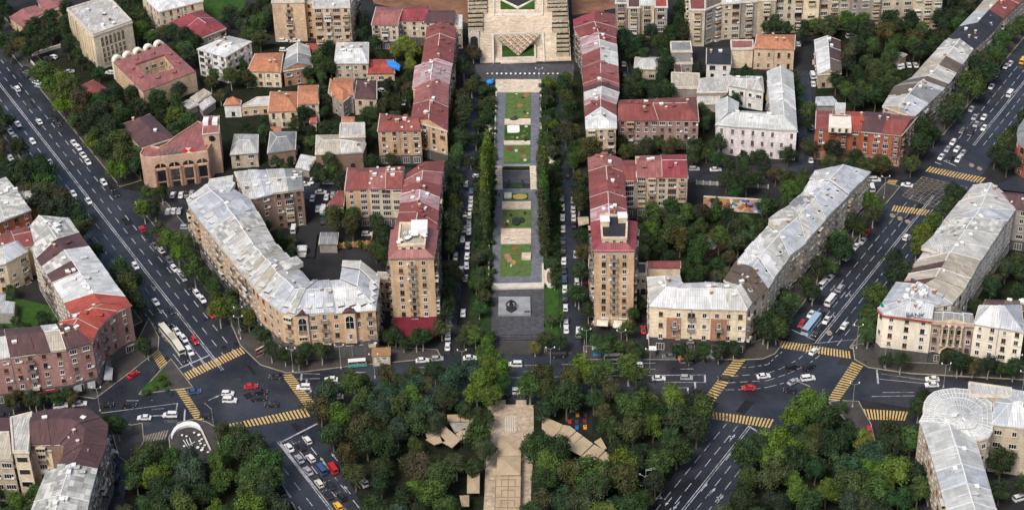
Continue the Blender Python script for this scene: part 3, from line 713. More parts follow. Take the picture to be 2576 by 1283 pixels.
ribbon('', '', '', 'F 850,138 F 1100,140', 'F 850,-22 F 1110,-30', 16.5, 2.4, 'P,R', 'cream2', 5, B=rb2, fac=D(kinds='l', bay=3.6, bal=.4), rf='c3 p6 h3'); rb2.finish()
rb3 = ribbon('apartment_block', 'long block right of the gardens, roof patched magenta, red, maroon and white', 'the patchwork-roofed block', 'C 460,150 C 462,215 C 512,290 C 528,420 C 530,600 C 540,700 C 545,800 C 552,972', 'C 775,108 C 778,210 C 785,290 C 795,400 C 805,600 C 808,700 C 785,790 C 790,965', 15, 2.8,
    'FR|R|XR,XW|RY,RP|R,RP,M|W,X|RR,Y|S,W', 'tan2', 4, (0, 6), rf='d12 c5 p10 h6 D8', fac=D(bal=.4), fin=False)
rb3.finish()
ribbon('apartment_block', 'pinkish brick four-storey block under a broad red roof, right of the patchwork-roofed block', 'the pinkish brick block', 'C 800,908 C 1402,912', 'C 800,752 C 1385,735', 13, 2.6, 'R,R', 'pinkbrick', 3, (0, 4), rf='d6 c4 h2', fac=D(bay=2.9, bal=.05))
rb4 = ribbon('apartment_block', 'red-roofed L-shaped block behind the right slim tower, faded peeling patch near the tower', 'the red L-shaped block on the right', 'O 1478,397 O 1482,470 O 1486,560 O 1490,610', 'O 1565,400 O 1573,470 O 1580,560 O 1585,610', 16.5, 2.6, 'P,R|R,R,XP|XP', 'tan', 5, rf='d9 c5 p9 h5', fac=D(bal=.5), fin=False)
ribbon('', '', '', 'G 830,90 G 940,85', 'C 700,1205 C 930,1205', 15.5, 2.2, 'R', 'grey', 5, B=rb4, fac=D(kinds='l', bay=3.4, bal=.4))
ribbon('', '', '', 'G 938,52 G 1320,55', 'C 932,1172 C 1305,1165', 17, 2.4, 'P,F', 'tan2', 5, B=rb4, fac=D(kinds='lnwln', bay=3.2, bal=.25), rf='d3 c3 h2'); rb4.finish()

def tower(side, label, lm, front, back, pent_f, wall_f, H=30, dark=False):
    q = P(front+' '+back, H); fl, fr_, br, bl = q
    B = Bld('tower_block', label, lm, 'tower', pts=q)
    w = B.walls(q, 0, H, 'tan', 'tan2', 4, 'trim', .45, .35)
    rz = math.atan2(-(fr_-fl).y, -(fr_-fl).x)
    L = (fr_-fl).length; d = (fr_-fl).normalized()
    for j in range(9):
        z = 3.6+j*2.92
        for t, kd in ((.24, 'n'), (.5, 'v'), (.76, 'n')):
            B.put(kd, fl+d*L*t+Vector((0, 0, z-H+(0 if kd == 'n' else -.4))), rz)
            if t == .5 and j > 0: B.put('balcony', fl+d*L*t+Vector((0, 0, z-H-.5)), rz)
        if B.rng.random() < .4: B.put('satellite_dish', fl+d*L*.4+Vector((0, 0, z-H+.6)), rz)
    for i in range(1, 4): B.facade(ccw(w)[i-4], ccw(w)[(i-3)], 0, H, 9, 3.0, bal=.4, gf=False)
    for a, c in ((fr_, br), (bl, fl)):
        dd = (c-a); 
        if dd.length > 3: B.facade(Vector((*a.xy, 0)), Vector((*c.xy, 0)), 0, H, 9, 2.8, bal=.45, gf=False, force=True)
    # skirt roof rising to the penthouse
    c = centroid(q); ins = [p.lerp(c, .3) for p in q]; ins[0] = fl.lerp(fr_, .2).lerp(bl.lerp(br, .2), .12); ins[1] = fl.lerp(fr_, .8).lerp(bl.lerp(br, .8), .12); ins[2] = fl.lerp(fr_, .8).lerp(bl.lerp(br, .8), .92); ins[3] = fl.lerp(fr_, .2).lerp(bl.lerp(br, .2), .92)
    ov = offset(q, .45); ov = [Vector((*p.xy, H+.05)) for p in ov]; insc = ccw(ins); insz = [Vector((*p.xy, H+2.0)) for p in insc]
    # match order
    qq = ccw(q); k0 = min(range(4), key=lambda k: (insc[k].xy-qq[0].xy).length); insz = insz[k0:]+insz[:k0]
    b = MB()
    for i in range(4): j = (i+1) % 4; b.face([ov[i], ov[j], insz[j], insz[i]]); b.face([ov[i]-Vector((0, 0, .3)), ov[j]-Vector((0, 0, .3)), ov[j], ov[i]])
    b.build('roof', 'P' if not dark else 'F', B.root, label='pink metal skirt roof')
    pw = [Vector((*p.xy, 0)) for p in insz]; b = MB(); b.prism(pw, H, H+3.4, 0); b.build('penthouse', 'cream', B.root)
    fa, fb = ins[0], ins[1]; dd = (fb-fa).normalized(); LL = (fb-fa).length
    for t, kd in ((.2, 'n'), (.5, 'v'), (.8, 'n')): B.put(kd, Vector((*(fa+dd*LL*t).xy, H+.9)), rz)
    inn = offset(pw, -.4); out = offset(pw, .25); b = MB(); b.face([(*p.xy, H+3.45) for p in inn]); b.build('terrace', 'K' if dark else 'C', B.root)
    b = MB()
    for i in range(4): j = (i+1) % 4; b.prism([out[i], out[j], inn[j], inn[i]], H+3.2, H+4.1)
    b.build('parapet', 'cream', B.root)
    cc = centroid(pw)
    if dark:
        for dx, dy in ((-3, 2), (3, 4)):
            b = MB(); b.box((cc.x+dx, cc.y+dy, H+3.5), 2.8, 3.4, 2.1); b.build('roof_hut', 'cream', B.root); b = MB(); b.box((cc.x+dx, cc.y+dy, H+5.6), 3.2, 3.8, .15); b.build('hut_roof', 'whitep', B.root)
    else:
        b = MB(); b.box((cc.x+2.2, cc.y+3, H+3.5), 5.5, 6, 2.0); b.build('roof_hut', 'whitep', B.root)
        for k in range(22): B.put('satellite_dish' if k % 2 else 'roof_hatch', (cc.x+B.rng.uniform(-4.5, 4.5), cc.y+B.rng.uniform(-6, 1), H+3.8), B.rng.uniform(0, 6), (.12, .1, .08))
    b = MB(); a0, a1 = Vector((*fl.xy, 0)), Vector((*fr_.xy, 0)); n = Vector((d.y, -d.x, 0))
    b.prism([a0+n*.1, a1+n*.1, a1-n*.3, a0-n*.3], H-.9, H+.35); b.build('parapet_band', 'whitep' if dark else 'P', B.root)
    B.finish(); return B, a0, a1, n
TL, tl0, tl1, tln = tower(0, 'slim tan tower with pink skirt roof and a crimson awning round its foot', 'the left slim tower', 'F 1003,655 F 1335,650', 'F 1362,450 F 1022,450', 0, 0)
TR, tr0, tr1, trn = tower(1, 'slim tan tower with black roof terrace and ivory canopies at its foot', 'the right slim tower', 'G 618,605 G 918,605', 'G 935,390 G 597,390', 0, 0, dark=True)
b = MB()
def awn(b, a, c, n, z0, z1, out, mi=0):
    q = [Vector((*a.xy, z1)), Vector((*c.xy, z1)), Vector((*(c+n*out).xy, z0)), Vector((*(a+n*out).xy, z0))]
    b.face(q, mi); b.face([v-Vector((0, 0, .12)) for v in reversed(q)], mi)
    for i in range(4): j = (i+1) % 4; b.face([q[i], q[j], q[j]-Vector((0, 0, .12)), q[i]-Vector((0, 0, .12))], mi)
    b.face([q[3], q[2], q[2]-Vector((0, 0, .8)), q[3]-Vector((0, 0, .8))], mi); b.face([q[3]-Vector((0, .02, .8)), q[2]-Vector((0, .02, .8)), q[2]-Vector((0, .02, 0)), q[3]-Vector((0, .02, 0))], mi)
awn(b, tl0-Vector((0, 0, 0)), tl1, tln, 3.6, 6.2, 7.5); b.build('awning', 'redcloth', TL.root)

# --- big white-roofed corner block on the left
bb = ribbon('apartment_block', 'long tan corner block with pale patched metal roofs and a dark stone ground floor', 'the tan corner block', 'O 468,502 O 475,520 O 499,552 O 589,665 O 651,741 O 704,785 O 742,794 O 946,780 O 958,700', 'O 575,462 O 590,480 O 632,505 O 690,608 O 742,664 O 780,710 O 800,708 O 856,703 O 862,660', 18.5, 3.0,
    'W|S|S,Q,W|W,Q,C,W,C|W,S|S,Q|S|S,S,W|Q,Q', 'tan', 4, (0, 0), step=2.6, ph=6.2, rf='L34 c6 p8 h6', fac=D(bay=3.2, bal=.3, kinds='nnv'), fin=False)
def facade_px(Bd, s, n, H, lo, hi, st, kinds='n'): pass
q = P('O 712,788 O 745,797', 18.5)
for s0 in ('F 345,1080', 'F 700,1062'):            # the two gabled bays with tall arched loggias
    c = P(s0, 18.5)[0]; d = Vector((1, .03, 0)).normalized(); m = MB(); m.prism([c+Vector((-1.9, -.7, 0)), c+Vector((1.9, -.7, 0)), c+Vector((1.9, 1, 0)), c+Vector((-1.9, 1, 0))], 6.5, 18.4); m.build('bay', 'tan2', bb.root)
    m = MB(); z = 18.4
    for sx in (-1, 1): m.face([(c.x, c.y-1.0, z+1.2), (c.x, c.y+1.4, z+1.2), (c.x+sx*2.3, c.y+1.4, z+.1), (c.x+sx*2.3, c.y-1.0, z+.1)][::sx])
    m.face([(c.x-2.1, c.y-.8, z), (c.x+2.1, c.y-.8, z), (c.x, c.y-.8, z+1.1)]); m.build('bay_gable', 'M', bb.root)
    bb.put('A', (c.x, c.y-.7, 12.5), pi); bb.put('v', (c.x, c.y-.7, 8.2), pi)
for s0, mk, rs in (('E 1570,292 E 1742,195 E 1888,288 E 1655,388', 'S', 1.6), ('E 1665,392 E 1830,318 E 1905,440 E 1760,490', 'Q', .8), ('E 1800,640 E 1924,560 F 125,560 F -20,650', 'W', 1.2), ('F 88,738 F 165,800 F 358,690 F 305,640', 'Q', .8), ('F 205,880 F 330,960 F 400,840 F 310,770', 'S', 1.2), ('F -40,690 F 60,770 F 165,660 F 60,600', 'C', 1.0), ('E 1530,110 E 1640,60 E 1770,90 E 1720,170', 'V', .8)): lid(bb, s0, 20.2, mk, rs)
bb.finish()
ribbon('apartment_block', 'five-storey block with white flat-pitched roofs and glazed balconies, in the left courtyard', 'the white-roofed courtyard block', 'O 618,500 O 645,500 O 688,488 O 762,478', 'O 590,432 O 625,428 O 670,428 O 760,424', 15.5, 1.0, 'W|Y,S|W,G', 'brownstone', 5, gf=False, fac=D(kinds='nlnw', bay=3.2, bal=.45, ac=.1), rf='h4 c4 p4', cornice='trim')
ribbon('apartment_wing', 'narrow pale-roofed wing between the tan corner block and the white-roofed courtyard block', None, 'O 520,470 O 585,462', 'O 540,450 O 590,440', 14, 1.5, 'W', 'brownstone', 3, gf=False)
ab = flat('arcade_link', 'narrow tan link with three tiers of arches beside the left slim tower', 'the arched link', 'O 948,700 O 985,700 O 984,688 O 950,686', 13.5, 'tan', 'C', 0, fin=False)
for zz in (1.5, 5.5, 9.4):
    for s0 in ('O 956,700', 'O 974,700'): c = P(s0, 13.5)[0]; ab.put('a', (c.x, c.y-.02, zz), pi)
ab.finish()
ab = flat('arcade_link', 'pale link with tiers of arches between the right slim tower and the cream corner block', 'the pale arched link', 'G 925,782 G 1012,780 G 1010,700 G 925,700', 13.5, 'cream2', 'M', 0, fin=False)
for zz, kd in ((2.2, 'n'), (5.5, 'a'), (10.2, 'n')):
    for s0 in ('G 945,782', 'G 988,782'): c = P(s0, 13.5)[0]; ab.put(kd, (c.x, c.y-.02, zz), pi)
ab.finish()
ribbon('low_wing', 'beige wing with a thin red roof behind the cream corner block', 'the beige wing', 'G 1022,728 G 1265,728', 'G 1018,678 G 1262,676', 15, .8, 'R', 'cream', 3, gf=False, fac=D(kinds='-'))

# --- cream corner block on the right with its long avenue wing
b3 = ribbon('apartment_block', 'cream corner block with white roofs over a dark stone ground floor', 'the cream corner block', 'G 1012,800 G 1032,1022 G 1200,1035', 'G 1265,790 G 1280,842 G 1290,845', 17.5, 2.8, 'W|Y', 'cream', 3, (4, 0), rf='c2 h2', fac=D(bay=3.0, kinds='nn'), plinth='dark', ph=5.2, fin=False)
ribbon('', '', '', 'G 1200,1034 G 1500,1043 G 1768,1052 G 1806,1000', 'G 1290,845 G 1450,838 G 1600,845 G 1640,825', 17.5, 2.8, 'Y|Y,W|W', 'cream', 3, rf='c2 h3', fac=D(bay=2.9, kinds='n', bal=.3), plinth='dark', ph=5.2, B=b3)
ribbon('', '', '', 'G 1806,1000 G 1924,892 H 160,652 H 285,548 H 432,370 H 775,15', 'G 1590,818 G 1685,682 G 1924,410 H 165,258 H 268,152 H 350,5', 17.5, 2.8,
    'B,B|S,Y,W,Q|SC,SC|W,S,W|S,SY,S,S', 'cream2', 4, rf='d14 c8 h8 p5 S16', fac=D(bay=3.0, kinds='nnv', bal=.3), B=b3, plinth='dark', ph=4.5, step=2.2)
for s0, mk, rs in (('H 268,158 H 388,198 H 500,92 H 345,62', 'Y', .4), ('H 150,262 H 290,298 H 402,200 H 245,188', 'G', .4), ('H 0,362 H 110,475 H 292,302 H 155,262', 'Q', .5), ('H 345,8 H 345,70 H 500,90 H 590,10', 'W', .6), ('G 1690,690 G 1830,725 H 0,560 H -60,480', 'Y', .6)): lid(b3, s0, 19.6, mk, rs)
for s0, w_ in (('G 1225,1030', 5.2), ('G 1560,1045', 5.2)):
    c = P(s0, 17.5)[0]; m = MB(); m.box((c.x, c.y+.3, 5.3), w_, .9, 8.3); m.build('bay', 'brick2', b3.root); b3.put('v', (c.x, c.y-.16, 10), pi); b3.put('v', (c.x, c.y-.16, 6.6), pi); b3.put('balcony', (c.x, c.y-.16, 9.4), pi)
b3.finish()
# --- far right avenue block with curved bank front
b4 = ribbon('bank_building', 'cream curved corner block with white roofs, BANK lettering and an arched gateway', 'the curved bank block', 'H 1540,110 H 1320,380 H 1120,680 H 1020,845 H 960,838 H 822,1040 H 862,1082 H 1100,1112 H 1232,1130', 'H 1800,190 H 1860,300 H 1600,680 H 1480,900 H 1390,1000 H 1300,1010 H 1260,1020 H 1250,1035 H 1245,1045', 17, 3.2,
    'W,W|S,Q,W,W|C,MC,C|MC|S|S|S|S', 'facade_pale', 4, (0, 0), rf='c10 h26 p12 d14', fac=D(bay=3.0, kinds='n', bal=0, ac=.03), plinth='dgrey', ph=4, fin=False, step=2.4)
for s0, mk, rs in (('H 1500,180 H 1590,110 H 1720,110 H 1640,210', 'W', .5), ('H 1330,370 H 1420,330 H 1560,370 H 1440,450', 'Q', .6), ('H 1150,570 H 1260,470 H 1420,560 H 1330,640', 'W', .8)): lid(b4, s0, 19.4, mk, rs)
ribbon('', '', '', 'H 1232,1130 H 1390,1140 H 1550,1152', 'H 1245,1050 H 1390,1060 H 1520,1072', 16.6, 1.5, 'G,G', 'rose', 4, B=b4, fac=D(kinds='-'), plinth='dgrey', rf='')
ribbon('', '', '', 'H 1550,1150 H 1924,1218', 'H 1590,1010 H 1900,1010', 17, 4, 'Y,S', 'facade_pale', 4, (4, 6), B=b4, fac=D(bay=3.0, bal=0), plinth='dgrey')
ribbon('', '', '', 'H 1605,1055 H 1924,1050', 'H 1640,965 H 1924,975', 15, 1.5, 'M,B', 'grey', 4, B=b4, rf='p4 h2')
ribbon('', '', '', 'H 1850,290 H 1990,310', 'H 1700,150 H 1990,180', 17, 2.5, 'M', 'grey', 4, B=b4, rf='p4')
FR = P('H 1232,1130 H 1550,1152', 17); fa, fb = [Vector((*p.xy, 0)) for p in FR]; fd = (fb-fa).normalized(); fl_ = (fb-fa).length; fn = Vector((fd.y, -fd.x, 0)); frz = math.atan2(-fd.y, -fd.x)
m = MB(); m.prism([fa-fn*.3, fa+fn*.25, fb+fn*.25, fb-fn*.3], 15.9, 17.2); m.build('entablature', 'rose', b4.root)
m = MB(); c = (fa+fb)/2; m.face([(fa+fd*1+fn*.3).to_tuple()[:2]+(17.2,), (fb-fd*1+fn*.3).to_tuple()[:2]+(17.2,), (c+fn*.3).to_tuple()[:2]+(18.6,)]); m.face([(fb-fd*1+fn*.25).to_tuple()[:2]+(17.2,), (fa+fd*1+fn*.25).to_tuple()[:2]+(17.2,), (c+fn*.25).to_tuple()[:2]+(18.6,)]); m.build('pediment', 'cream', b4.root)
for t in (.27, .42, .57, .73):
    p = fa+fd*fl_*t+fn*.35; m = MB(); m.tube((p.x, p.y, 8.2), (p.x, p.y, 15.9), .38, .3, 10); m.box((p.x, p.y, 7.9), 1, 1, .35); m.box((p.x, p.y, 15.5), .9, .9, .35); m.build('column', 'cream2', b4.root)
for t in (.345, .495, .65):
    for zz in (8.6, 12.4): b4.put('k', fa+fd*fl_*t+fn*.02+Vector((0, 0, zz)), frz, (.5, .4, .3))
for t in (.1, .9):
    for zz in (5.6, 9.1, 12.6): b4.put('n', fa+fd*fl_*t+fn*.02+Vector((0, 0, zz)), frz)
m = MB(); gc = fa+fd*fl_*.48; pts = [(-2.6, 0), (2.6, 0)]+[(2.6*cos(a*pi/10), 4.6+2.6*sin(a*pi/10)) for a in range(11)]
m.face([(gc+fd*x*1.0+fn*.12).to_tuple()[:2]+(z,) for x, z in pts]); m.build('gateway', 'darkm', b4.root)
m = MB()
for i in range(10):
    a0, a1 = i*pi/10, (i+1)*pi/10
    m.face([(gc+fd*r*cos(a)+fn*.2).to_tuple()[:2]+(4.6+r*sin(a),) for r, a in ((2.6, a0), (3.2, a0), (3.2, a1), (2.6, a1))])
m.build('gateway_arch', 'cream', b4.root)
m = MB(); rp = [Vector((*p.xy, 0)) for p in P('H 826,1042 H 864,1084 H 1100,1114 H 1230,1131', 17)]
for i in range(3):
    a, c = rp[i], rp[i+1]; d = (c-a).normalized(); n = Vector((d.y, -d.x, 0)); m.prism([a+n*.1, a+n*.3, c+n*.3, c+n*.1], 16.3, 17.0)
m.build('red_band', 'N', b4.root, label='red painted band under the eaves')
b4.finish()
def text(s, size, loc, rz, tilt, mat, parent, name='lettering', ext=.06, font=None, xs=1):
    cu = bpy.data.curves.new('t', 'FONT'); cu.body = s; cu.size = size; cu.extrude = ext; cu.align_x = 'CENTER'
    to = bpy.data.objects.new('t', cu); COL.objects.link(to); dg = bpy.context.evaluated_depsgraph_get(); me = bpy.data.meshes.new_from_object(to.evaluated_get(dg)); bpy.data.objects.remove(to)
    me.materials.clear(); me.materials.append(MATS[mat]); o = bpy.data.objects.new(name, me); COL.objects.link(o); o.parent = parent
    o.location = Vector(loc)-wpos(parent); o.rotation_euler = (tilt, 0, rz); o.scale = (xs, 1, 1); return o
MATS['greenp'] = plain('green_sign', (.02, .16, .09), .5, .1); MATS['mintp'] = plain('pale_green_sign', (.42, .55, .50), .5, .1); MATS['slate'] = plain('slate_letters', (.09, .12, .13), .5, .1)
p = P('H 1105,1098', 17.9)[0]; text('BANK', 1.9, p, radians(-7), radians(75), 'slate', b4.root, ext=.16, xs=1.2)
p = P('H 975,1052', 18.2)[0]
m = MB(); 
p = P('H 858,1025', 18.0)[0]; m = MB(); m.face([(p.x+x, p.y-x*.5, p.z+z) for x, z in ((-.9, 1.9), (.2, 1.2), (.9, -.9), (-.2, -.3))]); m.face([(p.x+x, p.y-x*.5+.06, p.z+z) for x, z in reversed(((-.9, 1.9), (.2, 1.2), (.9, -.9), (-.2, -.3)))]); m.build('emblem', 'greenp', b4.root, label='green leaf-shaped emblem')

# --- bottom right: pale block with a round corner roof
b5 = Bld('round_corner_block', 'pale block with a ribbed round corner roof, lower right corner of the view', 'the round-cornered block', 'building', pts=P('O 2400,1050 O 2500,1200', 18))
H5 = 18
ribbon('', '', '', 'L 1222,860 L 1340,1283 L 1420,1560', 'L 1592,850 L 1720,1283 L 1800,1560', H5, 2.8, 'V,S,V|V', 'tan2', 4, B=b5, rf='h5 d3', fac=D(bay=2.9, bal=.2), plinth='dgrey')
ribbon('', '', '', 'L 1675,640 L 1924,672 L 2100,690', 'L 1700,470 L 1830,372 L 2100,420', H5, 2.6, 'S,Y|Y', 'cream2', 4, (5, 0), B=b5, rf='c2', fac=D(bay=3.0, bal=0, kinds='n', ac=.1), gf=False)
ribbon('', '', '', 'L 1140,615 L 1222,860', 'L 1560,735 L 1592,850', H5, 2.6, 'V', 'tan2', 4, B=b5, fac=D(bay=3.2))
q = P('L 1142,615 L 1172,560 L 1170,520 L 1180,470 L 1205,430 L 1250,395 L 1310,378 L 1400,370 L 1505,378 L 1600,420 L 1680,480 L 1690,600 L 1682,690 L 1655,735 L 1600,752 L 1400,760', H5)
b5.walls(q, 0, H5, 'cream2', 'dgrey'); apex = P('L 1440,590', H5+3.4)[0]; qq = [Vector((*p.xy, H5+.1)) for p in ccw(q)]
for i in range(len(qq)):
    j = (i+1) % len(qq); m = MB(); a, c = qq[i], qq[j]; rim0, rim1 = a.lerp(apex, .45), c.lerp(apex, .45); rim0.z = rim1.z = H5+1.5; 
    m.face([a, c, rim1, rim0]); m.face([rim0+Vector((0, 0, .5)), rim1+Vector((0, 0, .5)), apex]); m.face([rim0, rim1, rim1+Vector((0, 0, .5)), rim0+Vector((0, 0, .5))])
    m.build('roof', 'V', b5.root, label='wedge of the round ribbed roof'); m = MB(); up_ = Vector((0, 0, .12))
    for t0 in (0, .33, .66): m.tube(a.lerp(c, t0)+up_, rim0.lerp(rim1, t0)+up_, .1, .1, 4)
    for t0 in (.0, .5): m.tube(rim0.lerp(rim1, t0)+Vector((0, 0, .6)), rim0.lerp(rim1, t0).lerp(apex, .85)+Vector((0, 0, .7)), .09, .09, 4)
    for t0 in (.02, .35, .7): m.tube(a.lerp(rim0, t0)+up_, c.lerp(rim1, t0)+up_, .1, .1, 4)
    for t0 in (.3, .6): m.tube((rim0+Vector((0, 0, .6))).lerp(apex, t0)+up_, (rim1+Vector((0, 0, .6))).lerp(apex, t0)+up_, .09, .09, 4)
    m.build('roof_rib', 'whitep', b5.root)
for i in range(len(ccw(q))): w_ = ccw(q); b5.facade(w_[i], w_[(i+1) % len(w_)], 0, H5, 4, 2.9, gf=False, ac=.1)
flat('', '', '', 'L 1515,420 L 1512,325 L 1830,370 L 1832,430', H5+1.2, 'cream2', 'W', 0, B=b5); b5.finish()

# --- bottom left blocks
b6 = Bld('maroon_roof_block', 'brown stone block with a rounded maroon roof, lower left corner of the view', 'the rounded maroon-roofed block', 'building', pts=P('O 120,1130 O 200,1200', 18))
ribbon('', '', '', 'I 735,970 I 800,800 I 815,640 I 760,590 I 670,530 I 545,515 I 350,525 I 235,560', 'I 400,990 I 470,880 I 480,800 I 450,790 I 420,790 I 400,790 I 380,790 I 225,790', H5, 2.8,
    'M|M|M|M|M|M|M,M', 'brownstone', 4, B=b6, rf='p3 h2 c2', plinth='dgrey', fac=D(bay=2.9, bal=.35))
ribbon('', '', '', 'I 640,1345 I 735,968', 'I 205,1345 I 345,995', H5, 2.4, 'Q,Q,Q', 'beige', 4, B=b6, rf='h5 d6', fac=D(bay=2.8, bal=.4), plinth='dgrey')
flat('', '', '', 'I 100,845 I 212,845 I 240,550 I 80,590', H5+.8, 'cream', 'W', 4, B=b6, fac=D(kinds='k', bay=3.4), cornice='trim')
ribbon('', '', '', 'I 225,845 I 382,840', 'I 230,775 I 378,768', 15.5, .8, 'C', 'cream', 4, B=b6, gf=False, fac=D(kinds='w', bay=3.0))
ribbon('', '', '', 'I -200,900 I 90,905', 'I -200,600 I 70,590', H5-1.5, 2.4, 'M,CM', 'beige', 4, B=b6, gf=False, fac=D(kinds='l', bay=3.4)); b6.finish()

b7 = Bld('corner_block', 'pink stone corner block with a bright red curved roof end and arched top windows', 'the pink corner block', 'building', pts=P('O 150,880 O 280,800', H5))
ribbon('', '', '', 'O 331,767 O 295,784 O 268,806 O 248,830 O 233,861', 'O 190,796 O 180,799 O 160,805 O 150,810 O 145,813', H5, 2.6, 'N|N|N|N', 'pink', 4, B=b7, rf='h2 d2 c1', fac=D(kinds='v', bay=2.6, bal=.1))
ribbon('', '', '', 'O 233,861 O 166,880 O 90,890 O -40,908', 'O 145,813 O 140,816 O 62,824 O -40,834', H5, 2.6, 'M|CY,M|M,WM', 'pink', 4, B=b7, rf='h3 c3', fac=D(kinds='n', bay=3.05, bal=.05, ac=.15))
ribbon('', '', '', 'O 331,767 O 300,726 O 200,586 O 170,548', 'O 178,790 O 145,735 O 92,650 O 78,625', H5-.5, 2.6, 'N,Y|Y,YM,YQ,M|Q', 'beige', 4, B=b7, rf='d6 h6 c3', fac=D(bay=3.0, bal=.3))
ribbon('', '', '', 'O 200,586 O 175,550 O 125,545', 'O 100,620 O 85,610 O 75,570', H5-.5, 2.4, 'Q|Q', 'beige', 4, B=b7, rf='h5')
for s0 in ('I 70,175', 'I 155,160', 'I 245,142', 'I 335,122'):       # little arched gables over the top windows
    c = P(s0, 15)[0]; m = MB()
    for k in range(8):
        a0, a1 = k*pi/8, (k+1)*pi/8
        m.face([(c.x+r*cos(a), c.y-.5, 15.8+r*sin(a)) for r, a in ((1.3, a0), (1.7, a0), (1.7, a1), (1.3, a1))])
    for sx in (-1.5, 1.5): m.box((c.x+sx, c.y-.2, 5), .4, .7, 10.8)
    m.build('window_arch', 'wpink', b7.root)
b7.finish()
ribbon('annex', 'cream annex with pale hip roof and glazed porch, left edge of the view', 'the cream annex', 'E -60,720 E 45,700 E 210,612', 'E -60,560 E 30,540 E 155,492', 12, 2, 'W|S', 'cream', 3, (0, 3), gf=False, fac=D(kinds='nw', bal=.3))
ribbon('link_block', 'low red-roofed strip behind the cream annex', None, 'E -40,600 E 290,560', 'E -40,490 E 200,420', 12.5, 1.6, 'R,R', 'beige', 3, gf=False, rf='p3')
flat('shed', 'two white shed roofs beside the cream annex garden', 'the white garden sheds', 'E -60,1075 E 105,1075 E 115,985 E 40,975 E 45,925 E -60,930', 4, 'grey', 'S', 0, cornice=None, par=0)
b8 = ribbon('hotel_block', 'red brick building with pale ribbed roof and round end drum at the left edge', 'the red brick drum building', 'E -160,450 E 232,300', 'E -160,130 E 42,50', 11, 1.2, 'W,Q', 'brick', 3, gf=False, rf='h8', fac=D(bay=3.6), fin=False)
c = P('E 200,190', 8)[0]; m = MB(); m.prism([Vector((c.x+5.5*cos(a*pi/12), c.y+5.5*sin(a*pi/12), 0)) for a in range(24)], 0, 8); m.build('drum', 'brick2', b8.root)
m = MB(); R6 = [Vector((c.x+5.9*cos(a*pi/12), c.y+5.9*sin(a*pi/12), 8.1)) for a in range(24)]
for a in range(24): m.face([R6[a], R6[(a+1) % 24], Vector((c.x, c.y, 9.6))])
m.build('drum_roof', 'W', b8.root); b8.finish()

# --- upper left
b9 = flat('library_block', 'tall cream stone block with rows of slender arched windows and cluttered white flat roof', 'the cream arched-window block', 'A 505,78 A 700,272 A 992,168 A 815,-20', 16.5, 'stone', 'W', 0, clutter=10, fin=False, par=.9)
a, c = P('A 700,272 A 992,168', 16.5); a.z = c.z = 0; d = (c-a).normalized(); L = (c-a).length; rz = math.atan2(-d.y, -d.x); n = Vector((d.y, -d.x, 0))
for i in range(6):
    t = .2+.1*i*1.05
    b9.put('T', a+d*L*t+n*.05+Vector((0, 0, 10.2)), rz, (.5, .42, .3))
    for zz in (7.6, 5.2, 2.8): b9.put('v', a+d*L*t+n*.05+Vector((0, 0, zz-.3)), rz, (.45, .4, .3))
a2, c2 = P('A 505,78 A 700,272', 16.5); a2.z = c2.z = 0; dd = (c2-a2).normalized(); LL = (c2-a2).length; nn = Vector((dd.y, -dd.x, 0))
for i in range(9):
    m = MB(); p = a2+dd*LL*(.1+i*.1)+nn*.15; m.box((p.x, p.y, .5), .7, .5, 14.5, math.atan2(dd.y, dd.x)); m.build('pilaster', 'stone', b9.root)
b9.finish()
b10 = Bld('courtyard_house', 'tan building with pink-red roof round a square court and five white barrel arches', 'the pink-roofed court building', 'building', pts=P('A 852,470 A 1075,692 A 1472,540 A 1245,333', 9))
o4 = P('A 852,470 A 1075,692 A 1472,540 A 1245,333', 9); i4 = P('A 1012,500 A 1112,585 A 1325,530 A 1235,425', 9)
for i in range(4):
    j = (i+1) % 4; q = [o4[i], o4[j], i4[j], i4[i]]; qc = ccw(q); m = MB(); m.prism(qc, 0, 9); m.build('wall', 'tan2', b10.root); FOOT.append(qc)
    m = MB(); up = .9; oo, oi = [Vector((*v.xy, 9.1)) for v in (o4[i], o4[j])]; ii, ij = [Vector((*v.xy, 9.1+up)) for v in (i4[i], i4[j])]
    for f_ in ([oo, oi, ij, ii], [oo-Vector((0, 0, .4)), oi-Vector((0, 0, .4)), oi, oo], [ii, ij, ij-Vector((0, 0, 1)), ii-Vector((0, 0, 1))]): m.face(f_)
    m.build('roof', 'P', b10.root, label='pink-red metal roof')
    for t in (.3, .7): p = oo.lerp(oi, t).lerp(ii.lerp(ij, t), .5); b10.put('dormer', p, math.atan2(oo.y-ii.y, oo.x-ii.x)-pi/2, 'P')
for k in range(4): b10.facade(i4[k] if False else Vector((*i4[(k+1) % 4].xy, 0)), Vector((*i4[k].xy, 0)), 0, 9, 2, 3, gf=False)
a, c = [Vector((*p.xy, 0)) for p in P('A 852,468 A 1242,330', 9)]; d = (c-a).normalized(); L = (c-a).length; n = Vector((-d.y, d.x, 0))
